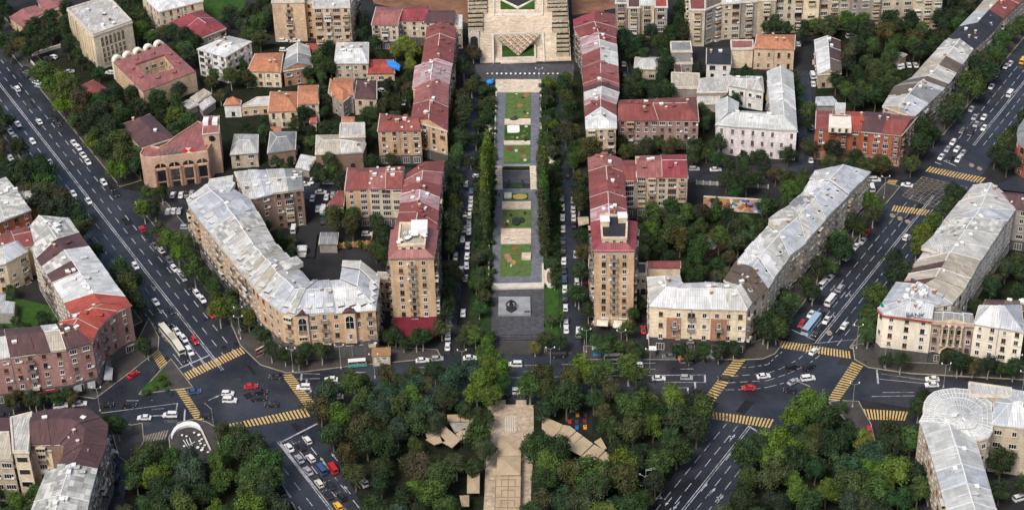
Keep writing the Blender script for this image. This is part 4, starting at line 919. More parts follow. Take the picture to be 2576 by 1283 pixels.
for i in range(5):
    p = a+d*(L*(.1+.2*i)); r = L*.088; m = MB(); z0_ = 8.6
    for k in range(10):
        a0, a1 = k*pi/10, (k+1)*pi/10
        f0 = [p+d*rr*cos(aa)+Vector((0, 0, z0_+rr*sin(aa))) for rr, aa in ((r-.9, a0), (r, a0), (r, a1), (r-.9, a1))]
        f1 = [v+n*2.2 for v in f0]; m.face(f0); m.face(f1[::-1]); m.face([f0[1], f1[1], f1[2], f0[2]]); m.face([f0[3], f1[3], f1[0], f0[0]])
    for sx in (-1, 1): q = p+d*sx*(r-.45)+n*1.1; m.box((q.x, q.y, 0), .9, 2.2, z0_, math.atan2(d.y, d.x))
    m.build('barrel_arch', 'ivory', b10.root)
    b10.put('a', p-n*.0+Vector((0, 0, 6.4)), math.atan2(-d.y, -d.x)+pi)
b10.finish()
HB = []
def house(lm, label, corners, H, roof, wall, kind='hip', rise=2.0, st=2, name='house', **k):
    c = corners.split(); l0 = []; cur = ''
    for t in c:
        if t.isalpha(): cur = t
        else: l0.append(cur+' '+t)
    if kind == 'flat': return flat(name, label, lm, corners, H, wall, roof, st, cornice=k.pop('cornice', 'trim'), **k)
    hp = {'hip': (rise*1.6, rise*1.6), 'gable': (0, 0), 'pyr': None}[kind]
    if hp is None:
        q = P(corners, H); L = (q[1]-q[0]).length/2-.05; hp = (L, L)
    return ribbon(name, label, lm, l0[0]+' '+l0[1], l0[3]+' '+l0[2], H, rise, roof, wall, st, hp, gf=False, plinth=None, **k)
house('the low pink-roofed hall', 'low tan hall with pink metal roof at the upper left edge', 'A 68,132 A 168,207 A 350,98 A 270,42', 5.5, 'P', 'tan2', 'gable', 1.2, 1)
house(None, 'small pink-roofed wing behind the low pink-roofed hall', 'A 275,10 A 350,92 A 520,50 A 430,-30', 6.5, 'P', 'tan2', 'gable', 1.2, 1)
house('the far cream mansion', 'cream mansion with crumbling white roof beyond the scarlet hip roof', 'A 1060,-25 A 1190,92 A 1530,8 A 1400,-90', 11, 'Y', 'stone', 'hip', 1.5, 3, rf='h3', fac=D(kinds='v'))
house('the scarlet hip-roofed house', 'wide house under a scarlet hip roof beside the far cream mansion', 'A 1268,172 A 1492,296 A 1702,212 A 1515,75', 7.5, 'F', 'beige', 'hip', 3, 2)
house('the white villa', 'four-storey white villa with bays and white angled roof', 'A 1478,372 A 1690,432 A 1892,312 A 1725,272', 12.5, 'YW', 'white', 'hip', 1.6, 4, rf='h3 c2', fac=D(kinds='wn', bal=.4, balk='solid_balcony'))
house('the small dark red cottage', 'small cottage with dark red hip roof among trees near the car park', 'A 560,665 A 625,755 A 828,680 A 705,602', 5, 'R', 'beige', 'hip', 2.0, 1)
house('the brown hip-roofed house', 'large house with brown hip roof behind the bank with curved facade', 'A 892,942 A 1062,1115 A 1312,1035 A 1130,857', 9.5, 'M', 'beige', 'hip', 3.2, 2, rf='h1 c1')
for i, (s, r, H) in enumerate((('A 1362,775 A 1410,822 A 1492,785 A 1445,742', 'Q', 3), ('A 1428,738 A 1480,772 A 1592,702 A 1535,668', 'C', 3.4), ('A 1490,788 A 1520,832 A 1622,758 A 1588,722', 'W', 3.6))):
    house(None, ('dull grey lean-to, lowest of the three sheds', 'cream-roofed shed, topmost of the three sheds', 'white-roofed shed, rightmost of the three sheds')[i]+' below the pink-roofed court', s, H, r, 'grey', 'gable', .4, 0, name='shed')
house('the orange pyramid-roofed turret', 'small white turret house with orange pyramid roof', 'A 1682,792 A 1806,788 A 1812,752 A 1710,742', 6, 'O', 'white', 'pyr', 2.6, 1)
house(None, 'white flat-roofed annex right of the orange turret house', 'A 1808,805 A 1950,792 B 105,790 B 100,732 A 1930,738', 4.5, 'Y', 'tan2', 'flat', st=1)
# --- upper middle-left houses
bt = flat('tower_flats', 'tall tan brick flats with stacked balconies, left of the two at the top edge', 'the tall tan flats', 'B 118,20 B 362,15 B 380,-110 B 140,-110', 19, 'tan2', 'C', 6, fin=False, fac=D(kinds='-n-l', bay=3.6, bal=.3), clutter=3)
flat('', '', '', 'B 362,25 B 430,25 B 440,-90 B 370,-90', 17, 'tan', 'C', 5, B=bt, fac=D(kinds='n', bay=2.8, bal=0))
flat('', '', '', 'B 430,62 B 705,55 B 700,-95 B 425,-95', 19, 'tan2', 'W', 6, B=bt, fac=D(kinds='ln', bay=3.6, bal=.75, balk='solid_balcony'), clutter=3)
flat('', '', '', 'B 705,50 B 765,-60 B 700,-95', 18, 'tan', 'C', 6, B=bt, fac=D(kinds='w', bay=3, bal=.6)); bt.finish()
bq = ribbon('apartment_block', 'cream four-storey block with pink, crimson and maroon roof panels, top centre-left', 'the crimson-roofed block', 'B 868,188 B 1065,192 B 1080,160 B 1290,162', 'B 905,52 B 1130,62 B 1135,62 B 1305,50', 12, 2.2, 'P|F|F', 'cream2', 3, (4, 0), fac=D(bal=.2), fin=False)
ribbon('', '', '', 'B 1262,170 B 1500,172', 'B 1300,82 B 1500,80', 12, 1.5, 'M', 'cream2', 3, B=bq); bq.finish()
flat('stair_pavilion', 'slim pale pavilion between the crimson-roofed block and the stairway', None, 'B 1505,215 B 1548,215 B 1550,120 B 1507,120', 10, 'beige', 'Y', 2)
house('the orange-tiled duplex', 'cream house with orange tiled roof and central gable, left of the brick gabled house', 'O 622,180 O 705,182 O 712,133 O 642,135', 7.5, 'O', 'cream', 'hip', 2, 2, rf='c2')
house('the brick gabled house', 'brick house with patchy white gabled roof facing the viewer', 'B 235,368 B 200,535 B 430,500 B 400,350', 7.5, 'W', 'brick2', 'gable', 2.4, 2)
house(None, 'tiny orange-red roof between the brick gabled house and the trees', 'B 375,378 B 462,378 B 460,328 B 380,328', 6, 'N', 'beige', 'gable', .5, 1, name='shed')
house('the white-topped villa', 'pale villa with a scraped white hip roof and front porch', 'B 590,478 B 842,478 B 845,318 B 608,320', 7.5, 'Y', 'beige', 'hip', 1.6, 2, rf='h4 c2')
house('the blue tarpaulin roof', 'low orange roof partly under a blue tarpaulin beside the white-topped villa', 'B 838,555 B 1040,552 B 1030,448 B 850,448', 4, 'N', 'tan2', 'gable', .8, 1)
q = P('B 978,450 B 1045,465 B 1085,490 B 1078,528 B 1000,500', 5.2); m = MB(); m.face([(*v.xy, 5.15+.25*(i % 2)) for i, v in enumerate(ccw(q))]); m.prism(ccw(q), 4.7, 4.95); tag(m.build('tarpaulin', 'blue', origin=centroid(q)), 'bright blue tarpaulin spread on the low orange roof', 'tarpaulin')
house('the orange L-shaped house', 'grey house with a steep orange tiled roof and open gable', 'B 545,700 B 650,770 B 735,700 B 560,590', 8, 'O', 'grey', 'hip', 2.2, 2)
house(None, 'second part of the steep orange roofs, set square beside the open gable', 'B 570,720 B 728,715 B 738,590 B 590,585', 8.6, 'O', 'grey', 'gable', 1.6, 2)
house('the mauve hip-roofed house', 'grey house with mauve-brown hip roof joined to the steep orange roofs', 'B 738,738 B 905,745 B 905,605 B 760,603', 8, 'M', 'beige', 'hip', 2, 2, rf='c2')
house('the large orange-roofed house', 'cream house with broad orange tiled hip roof and white chimney cap', 'B 92,842 B 310,835 B 312,690 B 110,688', 8, 'O', 'cream', 'hip', 2.6, 2, rf='c2', fac=D(kinds='v'))
house(None, 'square orange-tiled house joined to the right of the broad orange hip roof', 'B 315,785 B 468,782 B 466,640 B 320,645', 9, 'O', 'beige', 'gable', 1.2, 3, fac=D(kinds='n'))
house('the grey hip-roofed house', 'small house with pale grey crossed hip roof, right of the stub lane', 'B 88,1152 B 292,1125 B 300,988 B 108,990', 6, 'G', 'brownstone', 'hip', 2, 1)
house('the pale cottage', 'pale cottage with weathered white hip roof left of the grey hip roof', 'A 1732,1165 A 1935,1150 B 15,1010 A 1765,1008', 6.5, 'W', 'beige', 'hip', 1.8, 2)
house('the dark stone villa', 'dark stone house with arched windows under a cream hip roof', 'B 448,1165 B 798,1145 B 828,1078 B 640,1010 B 455,1015', 8, 'C', 'brownstone', 'hip', 2.2, 2, fac=D(kinds='a', bay=3.8)) if False else ribbon('house', 'dark stone house with arched windows under a cream hip roof', 'the dark stone villa', 'B 448,1165 B 640,1158 B 800,1145', 'B 455,1015 B 640,1012 B 825,1075', 8, 1.8, 'C|W', 'brownstone', 1, (3, 3), gf=False, fac=D(kinds='a', bay=3.8), rf='c2')
house('the grey box house', 'grey box with flat pale ribbed roof behind the dark stone villa', 'B 628,1030 B 818,1025 B 816,928 B 635,932', 11, 'W', 'grey', 'flat', st=2, fac=D(kinds='-'))
house(None, 'small orange roof below the steep orange roofs', 'B 645,935 B 740,935 B 735,878 B 650,878', 4, 'O', 'beige', 'gable', .8, 0, name='shed')
house(None, 'tiny orange roof above the grey hip-roofed house', 'B 112,992 B 180,995 B 188,955 B 118,955', 3.5, 'O', 'beige', 'gable', .5, 0, name='shed')
house(None, 'small red hut beside the square orange-tiled house', 'B 405,925 B 452,925 B 450,880 B 410,880', 4, 'N', 'beige', 'gable', .8, 0, name='shed')
house(None, 'white roofed lean-tos at the foot of the grey hip-roofed house', 'B 300,1260 B 395,1283 B 455,1180 B 340,1160', 3.5, 'Y', 'grey', 'gable', .5, 0, name='shed')
house('the courtyard carport', 'grey carport roof in the left courtyard yard', 'F 475,552 F 606,552 F 616,462 F 490,462', 4, 'G', 'grey', 'gable', .5, 0, name='carport')
house(None, 'small white hut left of the courtyard carport', 'F 308,602 F 375,600 F 378,560 F 318,560', 3, 'Y', 'white', 'gable', .3, 0, name='shed')
house(None, 'low dark red lean-to left of the L-shaped red-roofed block', 'F 535,265 F 655,262 F 665,150 F 620,150', 4, 'R', 'grey', 'gable', .6, 0, name='shed')
flat('service_wing', 'ribbed pale-roofed rear wing of the tan corner block', None, 'O 690,640 O 762,700 O 745,655 O 700,618', 15, 'beige', 'Q', 2, cornice=None) if False else None
# --- upper right
ba = Bld('apartment_block', 'five-storey flats with grey, maroon, white and orange roof strips, top centre-right', 'the strip-roofed flats', 'building', pts=P('C 780,40 C 1170,40', 15.5))
for s, r, w_ in (('C 778,25 C 865,25 C 870,-80 C 790,-80', 'G', 'grey'), ('C 870,58 C 962,58 C 960,-80 C 872,-80', 'M', 'beige'), ('C 965,40 C 1070,40 C 1062,-80 C 962,-80', 'Y', 'cream'), ('C 1075,55 C 1168,55 C 1160,-80 C 1072,-80', 'N', 'grey')):
    flat('', '', '', s, 15.5, w_, r, 5, B=ba, fac=D(kinds='l', bay=3.3, bal=.6, balk='glazed_balcony'), par=.15)
ba.finish()
bs = Bld('slab_block', 'very long pale slab of flats with patched balconies along the top right edge', 'the long pale slab', 'building', pts=P('C 1340,60 D 1300,-40', 17))
for i, (s, r, w_) in enumerate((('C 1340,75 C 1452,75 C 1450,-120 C 1320,-120', 'RB', 'cream2'), ('C 1455,75 C 1580,25 C 1580,-130 C 1452,-120', 'B', 'grey'), ('C 1580,28 C 1720,20 C 1720,-130 C 1580,-130', 'Y', 'beige'), ('C 1720,20 C 1850,10 C 1850,-130 C 1720,-130', 'S', 'grey'),
    ('C 1850,5 D 60,0 D 60,-140 C 1850,-140', 'W', 'beige'), ('D 60,-15 D 270,-20 D 270,-150 D 60,-150', 'M', 'cream2'), ('D 270,-15 D 390,-20 D 390,-150 D 270,-150', 'W', 'cream'), ('D 390,-30 D 620,-40 D 620,-160 D 390,-160', 'W', 'beige'), ('D 620,-30 D 860,-45 D 860,-160 D 620,-160', 'C', 'grey'), ('D 860,-45 D 1100,-55 D 1100,-170 D 860,-170', 'W', 'beige'), ('D 1100,-50 D 1320,-60 D 1320,-180 D 1100,-180', 'C', 'cream2'))):
    flat('', '', '', s, 17 if i % 2 else 17.4, w_, r[0], 5, B=bs, fac=D(kinds='ln' if i % 2 else 'nl', bay=3.3, bal=.5, balk='glazed_balcony', ac=.1), par=.2)
bs.finish()
house('the small white-ribbed house', 'small house with green-grey hip roof edged in white ribs', 'C 918,522 C 1092,525 C 1132,432 C 928,428', 5, 'W', 'beige', 'hip', 1.8, 1)
house('the grey two-step house', 'grey flat-roofed house with a lower step in front', 'C 1198,390 C 1352,388 C 1342,318 C 1192,320', 8, 'G', 'grey', 'flat', st=1)
house(None, 'lower grey step in front of the grey two-step house', 'C 1215,480 C 1355,478 C 1350,398 C 1212,400', 4.5, 'G', 'grey', 'flat', st=1)
house(None, 'dark red wedge roof below the grey two-step house', 'C 1225,548 C 1275,545 C 1262,480 C 1225,478', 4, 'M', 'grey', 'gable', .4, 0, name='shed')
house('the two-tone shed', 'long shed, left half pale and right half slate grey', 'C 1202,662 C 1405,665 C 1408,558 C 1200,550', 4.5, 'C', 'grey', 'flat', st=0, name='shed')
house('the navy-roofed house', 'white house with navy-black roof', 'C 1462,478 C 1645,482 C 1645,362 C 1465,360', 7.5, 'K', 'white', 'gable', 1.0, 2, rf='c1 h1')
house('the beige studio block', 'beige block with pink roof and glass dome left of the orange villa', 'C 1650,372 C 1760,370 C 1812,365 C 1812,308 C 1645,308', 9, 'P', 'cream', 'flat', st=0)
bv = house('the orange villa', 'tan villa with orange tiled hip roof and big arched porch', 'O 1897,122 O 1998,125 O 2000,88 O 1905,87', 10, 'O', 'tan2', 'hip', 2.4, 2, rf='c3', fin=False, fac=D(kinds='v', bay=3.4, bal=0))
c = P('D 48,400', 6)[0]; bv.put('A', (c.x, c.y-1, 2.5), pi); bv.finish()
house(None, 'tiny white cube hut in the trees below the small white-ribbed house', 'C 1045,685 C 1085,685 C 1085,650 C 1045,650', 3, 'Y', 'white', 'flat', st=0, name='shed')
# white museum-like U block
bm = Bld('school_block', 'white three-storey U-shaped block with long ribbed metal roofs', 'the white U-shaped block', 'building', pts=P('C 1530,930 D 218,980', 13))
ribbon('', '', '', 'C 1530,940 C 1700,958 C 1924,975 D 222,988', 'C 1700,838 C 1730,838 C 1924,850 D 20,865', 13, 2.6, 'V|V|V,V', 'wpink', 3, (2, 0), B=bm, gf=False, fac=D(kinds='v', bay=2.8, bal=0, ac=0, dish=0), rf='h4')
ribbon('', '', '', 'C 1530,940 C 1528,760', 'C 1700,840 C 1708,772', 13, 2.4, 'V', 'wpink', 3, B=bm, gf=False)
ribbon('', '', '', 'D 222,985 D 190,548', 'D 18,868 D -10,540', 13, 2.8, 'V,Y,V', 'wpink', 3, B=bm, gf=False, rf='h5', fac=D(kinds='n'))
ribbon('', '', '', 'C 1632,645 C 1890,692', 'C 1640,572 C 1880,578', 9, 1.4, 'W,W', 'white', 2, (2, 2), B=bm, gf=False, rf='h2')
flat('', '', '', 'C 1392,695 C 1618,692 C 1645,570 C 1420,592', 6, 'grey', 'W', 1, B=bm, par=.1)
flat('', '', '', 'C 1400,780 C 1560,780 C 1562,700 C 1398,702', 4, 'grey', 'W', 0, B=bm, par=.1); bm.finish()
house('the half-silver gabled house', 'gabled house, one roof slope silver and the other dark brown', 'D 345,305 D 372,562 D 555,552 D 545,308', 6.5, 'YM', 'beige', 'gable', 2.2, 1, rf='h2')
house(None, 'grey-white flat shed above the orange brick block', 'D 358,795 D 540,795 D 480,725 D 365,728', 5, 'S', 'grey', 'gable', .5, 0, name='shed')
house(None, 'white hut among trees beside the white parked row', 'D 895,395 D 985,445 D 1045,408 D 940,372', 4, 'W', 'beige', 'gable', .6, 0, name='shed')
bk = ribbon('apartment_block', 'orange brick block with red and maroon roof panels and a white attic', 'the orange brick block', 'D 358,965 D 700,990 D 1002,1018', 'D 365,832 D 730,845 D 1120,880', 14, 2.2, 'R,P,N|M,R', 'brick', 4, (0, 0), rf='c4 d2', fac=D(bay=3.2, bal=.25), fin=False, plinth='brick2')
q = P('D 455,968 D 628,975 D 622,880 D 460,870', 15.5); m = MB(); m.prism(ccw(q), 13.9, 16.2); m.build('attic', 'ivory', bk.root); a, c = q[0], q[1]; d = (c-a).normalized()
for t in (.2, .5, .8): bk.put('n', Vector((*(a+d*(c-a).length*t-Vector((0, .0, 0))).xy, 14.1)), pi)
m = MB(); q = P('D 505,868 D 580,872 D 585,782 D 500,778', 16); m.prism(ccw(q), 13.9, 16.4); m.build('roof_hut', 'W', bk.root); bk.finish()
ribbon('apartment_block', 'long avenue block stepping uphill with patched grey, white and dark roofs', 'the patched avenue block', 'D 1095,885 D 1310,690 D 1378,610 D 1545,375 D 1705,225 D 1768,145 D 2000,-70', 'D 858,800 D 945,655 D 1075,588 D 1330,308 D 1440,200 D 1545,95 D 1700,-90', 12, 2.6,
    'SW,GB|SG,B,W|WC,BC,W,Q|K,K|KS|RC,R', 'beige', 3, rf='d8 c12 h10 p8 S8', fac=D(bay=3.0, bal=.3))
bz = ribbon('corner_house', 'red brick corner building with a curved glazed top at the right edge of the view', 'the brick corner building', 'D 2010,860 D 1930,890 D 1880,960 D 1868,1010 D 1880,1080 D 2010,1150', 'D 2030,960 D 2010,970 D 2000,980 D 2000,990 D 2000,1000 D 2010,1010', 13, .6, 'G', 'brick', 3, gf=False, fac=D(kinds='a', bal=0))
# --- the bank with four arches and a curved front
bh = Bld('bank_branch', 'tan curved-front bank with four great arches, pink roof and HSBC lettering', 'the bank with four arches', 'building', pts=P('A 1055,1180 A 1580,1190 A 1640,1000', 13))
HH = 13
def z2(s): # coordinates read on the enlarged crop (380,310)-(640,540), 5.577x
    out = []
    for t in s.split():
        x, y = map(float, t.split(',')); out.append('O %f,%f' % ((380+x/5.577)*.89444, (310+y/5.577)*.89444))
    return ' '.join(out)
fp = P(z2('135,760 300,755 500,735 900,690 1120,655 1165,590 1215,520 1075,460 1080,220 980,190 950,220 730,360 600,450 500,540 380,600 240,575 130,610 75,700'), HH)
w_ = bh.walls(fp, 0, HH, 'pinktan', None, cornice=None); inn = offset(w_, -.3)
m = MB(); m.face([(*p.xy, HH-.6) for p in inn]); 
m2 = MB()
for i in range(len(w_)): j = (i+1) % len(w_); m2.prism([w_[i], w_[j], inn[j], inn[i]], HH, HH+.6)
m.build('roof', 'P', bh.root, label='pink-red sheet roof').location.z += .65; m2.build('parapet', 'pinktan', bh.root)
tw = P(z2('1060,372 1310,345 1310,90 1085,100'), HH+5); bh.walls(tw, 0, HH+5, 'pinktan', None, cornice='trim'); m = MB(); m.face([(*p.xy, HH+5.1) for p in ccw(tw)]); m.build('roof', 'P', bh.root)
c = centroid(tw); 
for dx in (-2, 1.6): m = MB(); m.box((c.x+dx, c.y+1, HH+5.1), 2, 4, 1.6); m.build('roof_plant', 'whitep', bh.root)
f0, f1 = P(z2('270,757 1140,652'), HH); f0.z = f1.z = 0; d = (f1-f0).normalized(); L = (f1-f0).length; n = Vector((d.y, -d.x, 0)); rz = math.atan2(-d.y, -d.x)
for i in range(4):
    p = f0+d*L*(.125+.25*i)+n*.45; m = MB(); r = L*.107
    for k in range(8): 
        a0, a1 = k*pi/8, (k+1)*pi/8
    pts = [p+d*r*cos(k*pi/12)+Vector((0, 0, 8.7+r*.85*sin(k*pi/12))) for k in range(13)]; m.face(pts); o = m.build('window', 'glass', bh.root, label='half-round fanlight')
    m = MB(); m.box((p.x, p.y, 8.7), .35, .3, r*.85, rz); 
    for k in range(12):
        a0, a1 = k*pi/12, (k+1)*pi/12; m.face([p+n*.1+d*rr*cos(a)+Vector((0, 0, 8.7+rr*.85*sin(a))) for rr, a in ((r, a0), (r+.35, a0), (r+.35, a1), (r, a1))])
    m.build('window_frame', 'tan', o)
    m = MB(); m.box((p.x, p.y, 2.9), 3.0, .25, 4.6, rz); o = m.build('window', 'glass', bh.root, label='tall dark shop window'); 
    m = MB(); m.box((p.x, p.y, .2), 2.8, .25, 2.0, rz); m.build('door', 'glass', bh.root)
    for sx in (-1, 1): q = f0+d*L*(.125+.25*i+sx*.105)+n*.55; m = MB(); m.box((q.x, q.y, 0), .5, .8, 8.6, rz); m.build('pier', 'brick2', bh.root)
    m = MB(); m.box((p.x, p.y, 7.7), 4.0, .7, .7, rz); m.build('lintel', 'pinktan', bh.root)
m = MB(); m.prism([f0-n*.1, f0+n*.42, f1+n*.42, f1-n*.1], .0, HH+.3); m.build('wall', 'pinktan', bh.root)
p = f0+d*L*.34+n*.1+Vector((0, 0, HH+.8)); text('HSBC', 3.6, p, rz+pi, radians(80), 'slate', bh.root, ext=.12)
MATS['hred'] = plain('sign_red', (.62, .05, .03), .5, .05)
lc = f0+d*L*.66+n*.1+Vector((0, 0, HH+1.5)); m = MB(); s_ = 1.25
def lf(pts, mi, k): m.face([lc+d*x*s_+n*(.02+k)+Vector((0, 0, y*s_)) for x, y in pts], mi)
lf([(-1, -1), (1, -1), (1, 1), (-1, 1)], 1, 0)
for q in ([(-1, 1), (0, 0), (-1, -1), (-1.9, 0)], [(1, 1), (1.9, 0), (1, -1), (0, 0)]): lf(q, 0, .04)
for q in ([(-1, 1), (1, 1), (0, 0)], [(-1, -1), (0, 0), (1, -1)]): lf(q, 1, .05)
m.build('emblem', ['hred', 'whitep'], bh.root, label='red and white hexagon emblem'); 
c = P(z2('1200,425'), HH+3)[0]; m = MB(); m.face([(c.x+1.3*cos(k*pi/8), c.y-.4, HH+2.6+1.3*sin(k*pi/8)) for k in range(16)]); m.build('round_window', 'glass', bh.root)
bh.finish()
# ================================================================ gardens, stairway, park furniture
def PZ(x0, y0, sc, s, z=0):      # crop coordinates -> world
    return [unp((x0+float(t.split(',')[0])/sc)*.89444, (y0+float(t.split(',')[1])/sc)*.89444, z) for t in s.split()]
C1 = lambda s, z=0: PZ(1260, 0, 4.7525, s, z)
C2 = lambda s, z=0: PZ(1300, 210, 3.665, s, z)
C3 = lambda s, z=0: PZ(1300, 540, 4.582, s, z)
C4 = lambda s, z=0: PZ(1260, 780, 4.009, s, z)
C5 = lambda s, z=0: PZ(1340, 1110, 3.96, s, z)
C6 = lambda s, z=0: PZ(460, 1170, 9.869, s, z)
SY0 = C1('1000,835')[0].y; SS = .35
def slope(x, y, dz=0):           # picture point on the inclined stairway
    px, py = (1260+x/4.7525)*.89444, (y/4.7525)*.89444; d = ray(px, py); o = Vector((0, 0, HC))
    t = (SS*(o.y-SY0)+dz-o.z)/(d.z-SS*d.y); return o+d*t
sheet('plaza', P('O 1195,162 O 1445,162 O 1440,215 O 1200,215'), .10, 'plaza')
sheet('promenade', P('O 1246,203 O 1362,203 O 1369,835 O 1236,835'), .15, 'greyslab')
sheet('plaza', P('O 1237,728 O 1369,728 O 1370,845 O 1236,845'), .19, 'plaza')
sheet('plaza', P('O 1236,860 O 1372,860 O 1440,888 O 1440,893 O 1225,893'), .12, 'pave')
ST = thing('stairway', 'broad beige stone stairway climbing the hill at the head of the gardens', 'stairway', (C1('935,835')[0].x, SY0, 0)); LM.append(('the beige stairway', ST.location.x, ST.location.y))
xl = lambda y: slope(290 if y < 500 else 425, y).x; 
N_ = 62; m = MB(); ytop = slope(900, -500).y; dy = (ytop-SY0)/N_
hx0, hx1 = slope(600, 650).x, slope(1275, 650).x; hyt = slope(900, 470).y
for i in range(N_):
    y0, y1 = SY0+i*dy, SY0+(i+1)*dy; z1 = SS*(y1-SY0)+.02; z0 = SS*(y0-SY0)
    wl = slope(425, 700).x if y0 < slope(400, 500).y else slope(268, 300).x; wr = slope(1640, 700).x
    segs = [(wl, wr)] if y0 > hyt else [(wl, hx0), (hx1, wr)]
    for a, c in segs:
        m.face([(a, y0, z1), (c, y0, z1), (c, y1, z1), (a, y1, z1)]); m.face([(a, y0, z0), (c, y0, z0), (c, y0, z1), (a, y0, z1)])
        if i % 4 == 0: m.box(((a+c)/2, y0+.1, z1-.02), c-a, .25, .14)
zt = SS*(ytop-SY0)
for x, s_ in ((slope(268, 300).x, 1), (slope(1640, 700).x, -1)): m.face([(x, SY0, 0), (x, ytop, 0), (x, ytop, zt), (x, SY0, 0.01)][::s_])
m.build('steps', 'slab', ST)
def wallbox(pts, z0, z1, mat='trim', nm='wall', par=None): m = MB(); m.prism(ccw(pts), z0, z1); return m.build(nm, mat, par or ST)
hz = SS*(hyt-SY0)
def bx(x0, x1, y0, y1, z0, z1, mat='slab', nm='wall', label=None):
    m = MB(); m.prism([Vector((x0, y0, 0)), Vector((x1, y0, 0)), Vector((x1, y1, 0)), Vector((x0, y1, 0))], z0, z1); return m.build(nm, mat, ST, label)
for x in (hx0-.3, hx1-.3): 
    m = MB(); m.face([(x, SY0-.5, 0), (x, hyt, 0), (x, hyt, hz+.9), (x, SY0-.5, .9)]); m.face([(x+.7, SY0-.5, .9), (x+.7, hyt, hz+.9), (x+.7, hyt, 0), (x+.7, SY0-.5, 0)]); m.face([(x, SY0-.5, .9), (x, hyt, hz+.9), (x+.7, hyt, hz+.9), (x+.7, SY0-.5, .9)]); m.face([(x, SY0-.5, 0), (x, SY0-.5, .9), (x+.7, SY0-.5, .9), (x+.7, SY0-.5, 0)][::-1]); m.build('parapet', 'trim', ST)
bx(hx0-.5, hx1+.5, hyt-.4, hyt+.5, 0, hz+1.0, 'trim', 'back_wall')
sheet('floor', [Vector((hx0, SY0, 0)), Vector((hx1, SY0, 0)), Vector((hx1, hyt, 0)), Vector((hx0, hyt, 0))], .14, 'slab', ST)
ix0, ix1 = slope(722, 700).x, slope(1160, 700).x; g0 = C1('900,790')[0].y; g1 = C1('900,640')[0].y
for a, c in ((ix0-.5, ix0), (ix1, ix1+.5)): bx(a, c, g0, g1+3, 0, 1.6, 'trim', 'planter_wall')
bx(ix0-.5, ix1+.5, g0-.6, g0, 0, 1.0, 'trim', 'planter_wall'); bx(ix0+.4, ix1-.4, g0+.3, g1+3, 0.1, .5, 'grass', 'hedge_panel')
bx(slope(700, 700).x, slope(1175, 700).x, SY0-1.0, g0-.7, 0, .45, 'slab', 'low_step')
# inverted triangular relief with a lattice of bosses
A_, B_, T_ = Vector((hx0+.8, hyt-.6, hz+.3)), Vector((hx1-.8, hyt-.6, hz+.3)), Vector(((hx0+hx1)/2, C1('935,765')[0].y, .4))
m = MB(); m.face([A_, T_, B_], 1); m.face([A_+Vector((0, .4, -.4)), B_+Vector((0, .4, -.4)), T_+Vector((0, .4, -.3))]); nn = (T_-A_).cross(B_-A_).normalized()
def tri(u, v): return A_+(B_-A_)*u+(T_-A_)*v
R_ = 7
for i in range(1, R_): 
    for a, c in ((tri(i/R_, 0), tri(0, i/R_)), (tri(i/R_, 0), tri(i/R_, 1-i/R_))): m.tube(a+nn*.1, c+nn*.1, .16, .16, 4)
    a = tri(0, i/R_); c = tri(1-i/R_, i/R_)
for i in range(R_):
    for j in range(R_-i):
        p = tri((i+.34)/R_, (j+.34)/R_); s_ = 1.0; u = (B_-A_).normalized()*s_*.75; v = nn.cross(u).normalized()*s_*.75
        for k in range(8):
            a0, a1 = k*pi/4, (k+1)*pi/4; m.face([p+nn*.05+u*cos(a0)+v*sin(a0), p+nn*.05+u*cos(a1)+v*sin(a1), p+nn*.9], k % 2)
m.build('relief', ['stone', 'brownstone'], ST, label='inverted triangular relief of carved bosses')
# upper court
uz = SS*(slope(935, 120).y-SY0)
def sq(pts, dz, mat, nm, lab=None, th=.3):
    m = MB(); q = [slope(x, y, dz) for x, y in pts]; 
    if (q[1]-q[0]).cross(q[2]-q[1]).z < 0: q.reverse()
    m.face(q)
    for i in range(len(q)): a, c = q[i], q[(i+1) % len(q)]; m.face([a-Vector((0, 0, th+.6)), c-Vector((0, 0, th+.6)), c, a])
    return m.build(nm, mat, ST, lab)
sq([(690, 160), (1165, 160), (1165, -60), (690, -60)], .5, 'slab', 'court_floor'); sq([(700, 125), (1158, 125), (1158, 10), (700, 10)], .75, 'grass', 'hedge_panel')
sq([(690, -10), (720, -10), (935, 90), (935, 118)], 1.2, 'trim', 'parapet'); sq([(1165, -10), (1145, -10), (935, 90), (935, 118)], 1.2, 'trim', 'parapet'); sq([(725, -20), (1140, -20), (935, 75)], .95, 'darkm', 'dark_court', 'flat dark triangle between the parapets')  # a flat dark face fills the triangle between the parapets
for x in (605, 1255): sq([(x, 200), (x+16, 200), (x+16, -200), (x, -200)], 1.0, 'trim', 'parapet')
sq([(610, 210), (1255, 210), (1255, 185), (610, 185)], .6, 'trim', 'parapet')
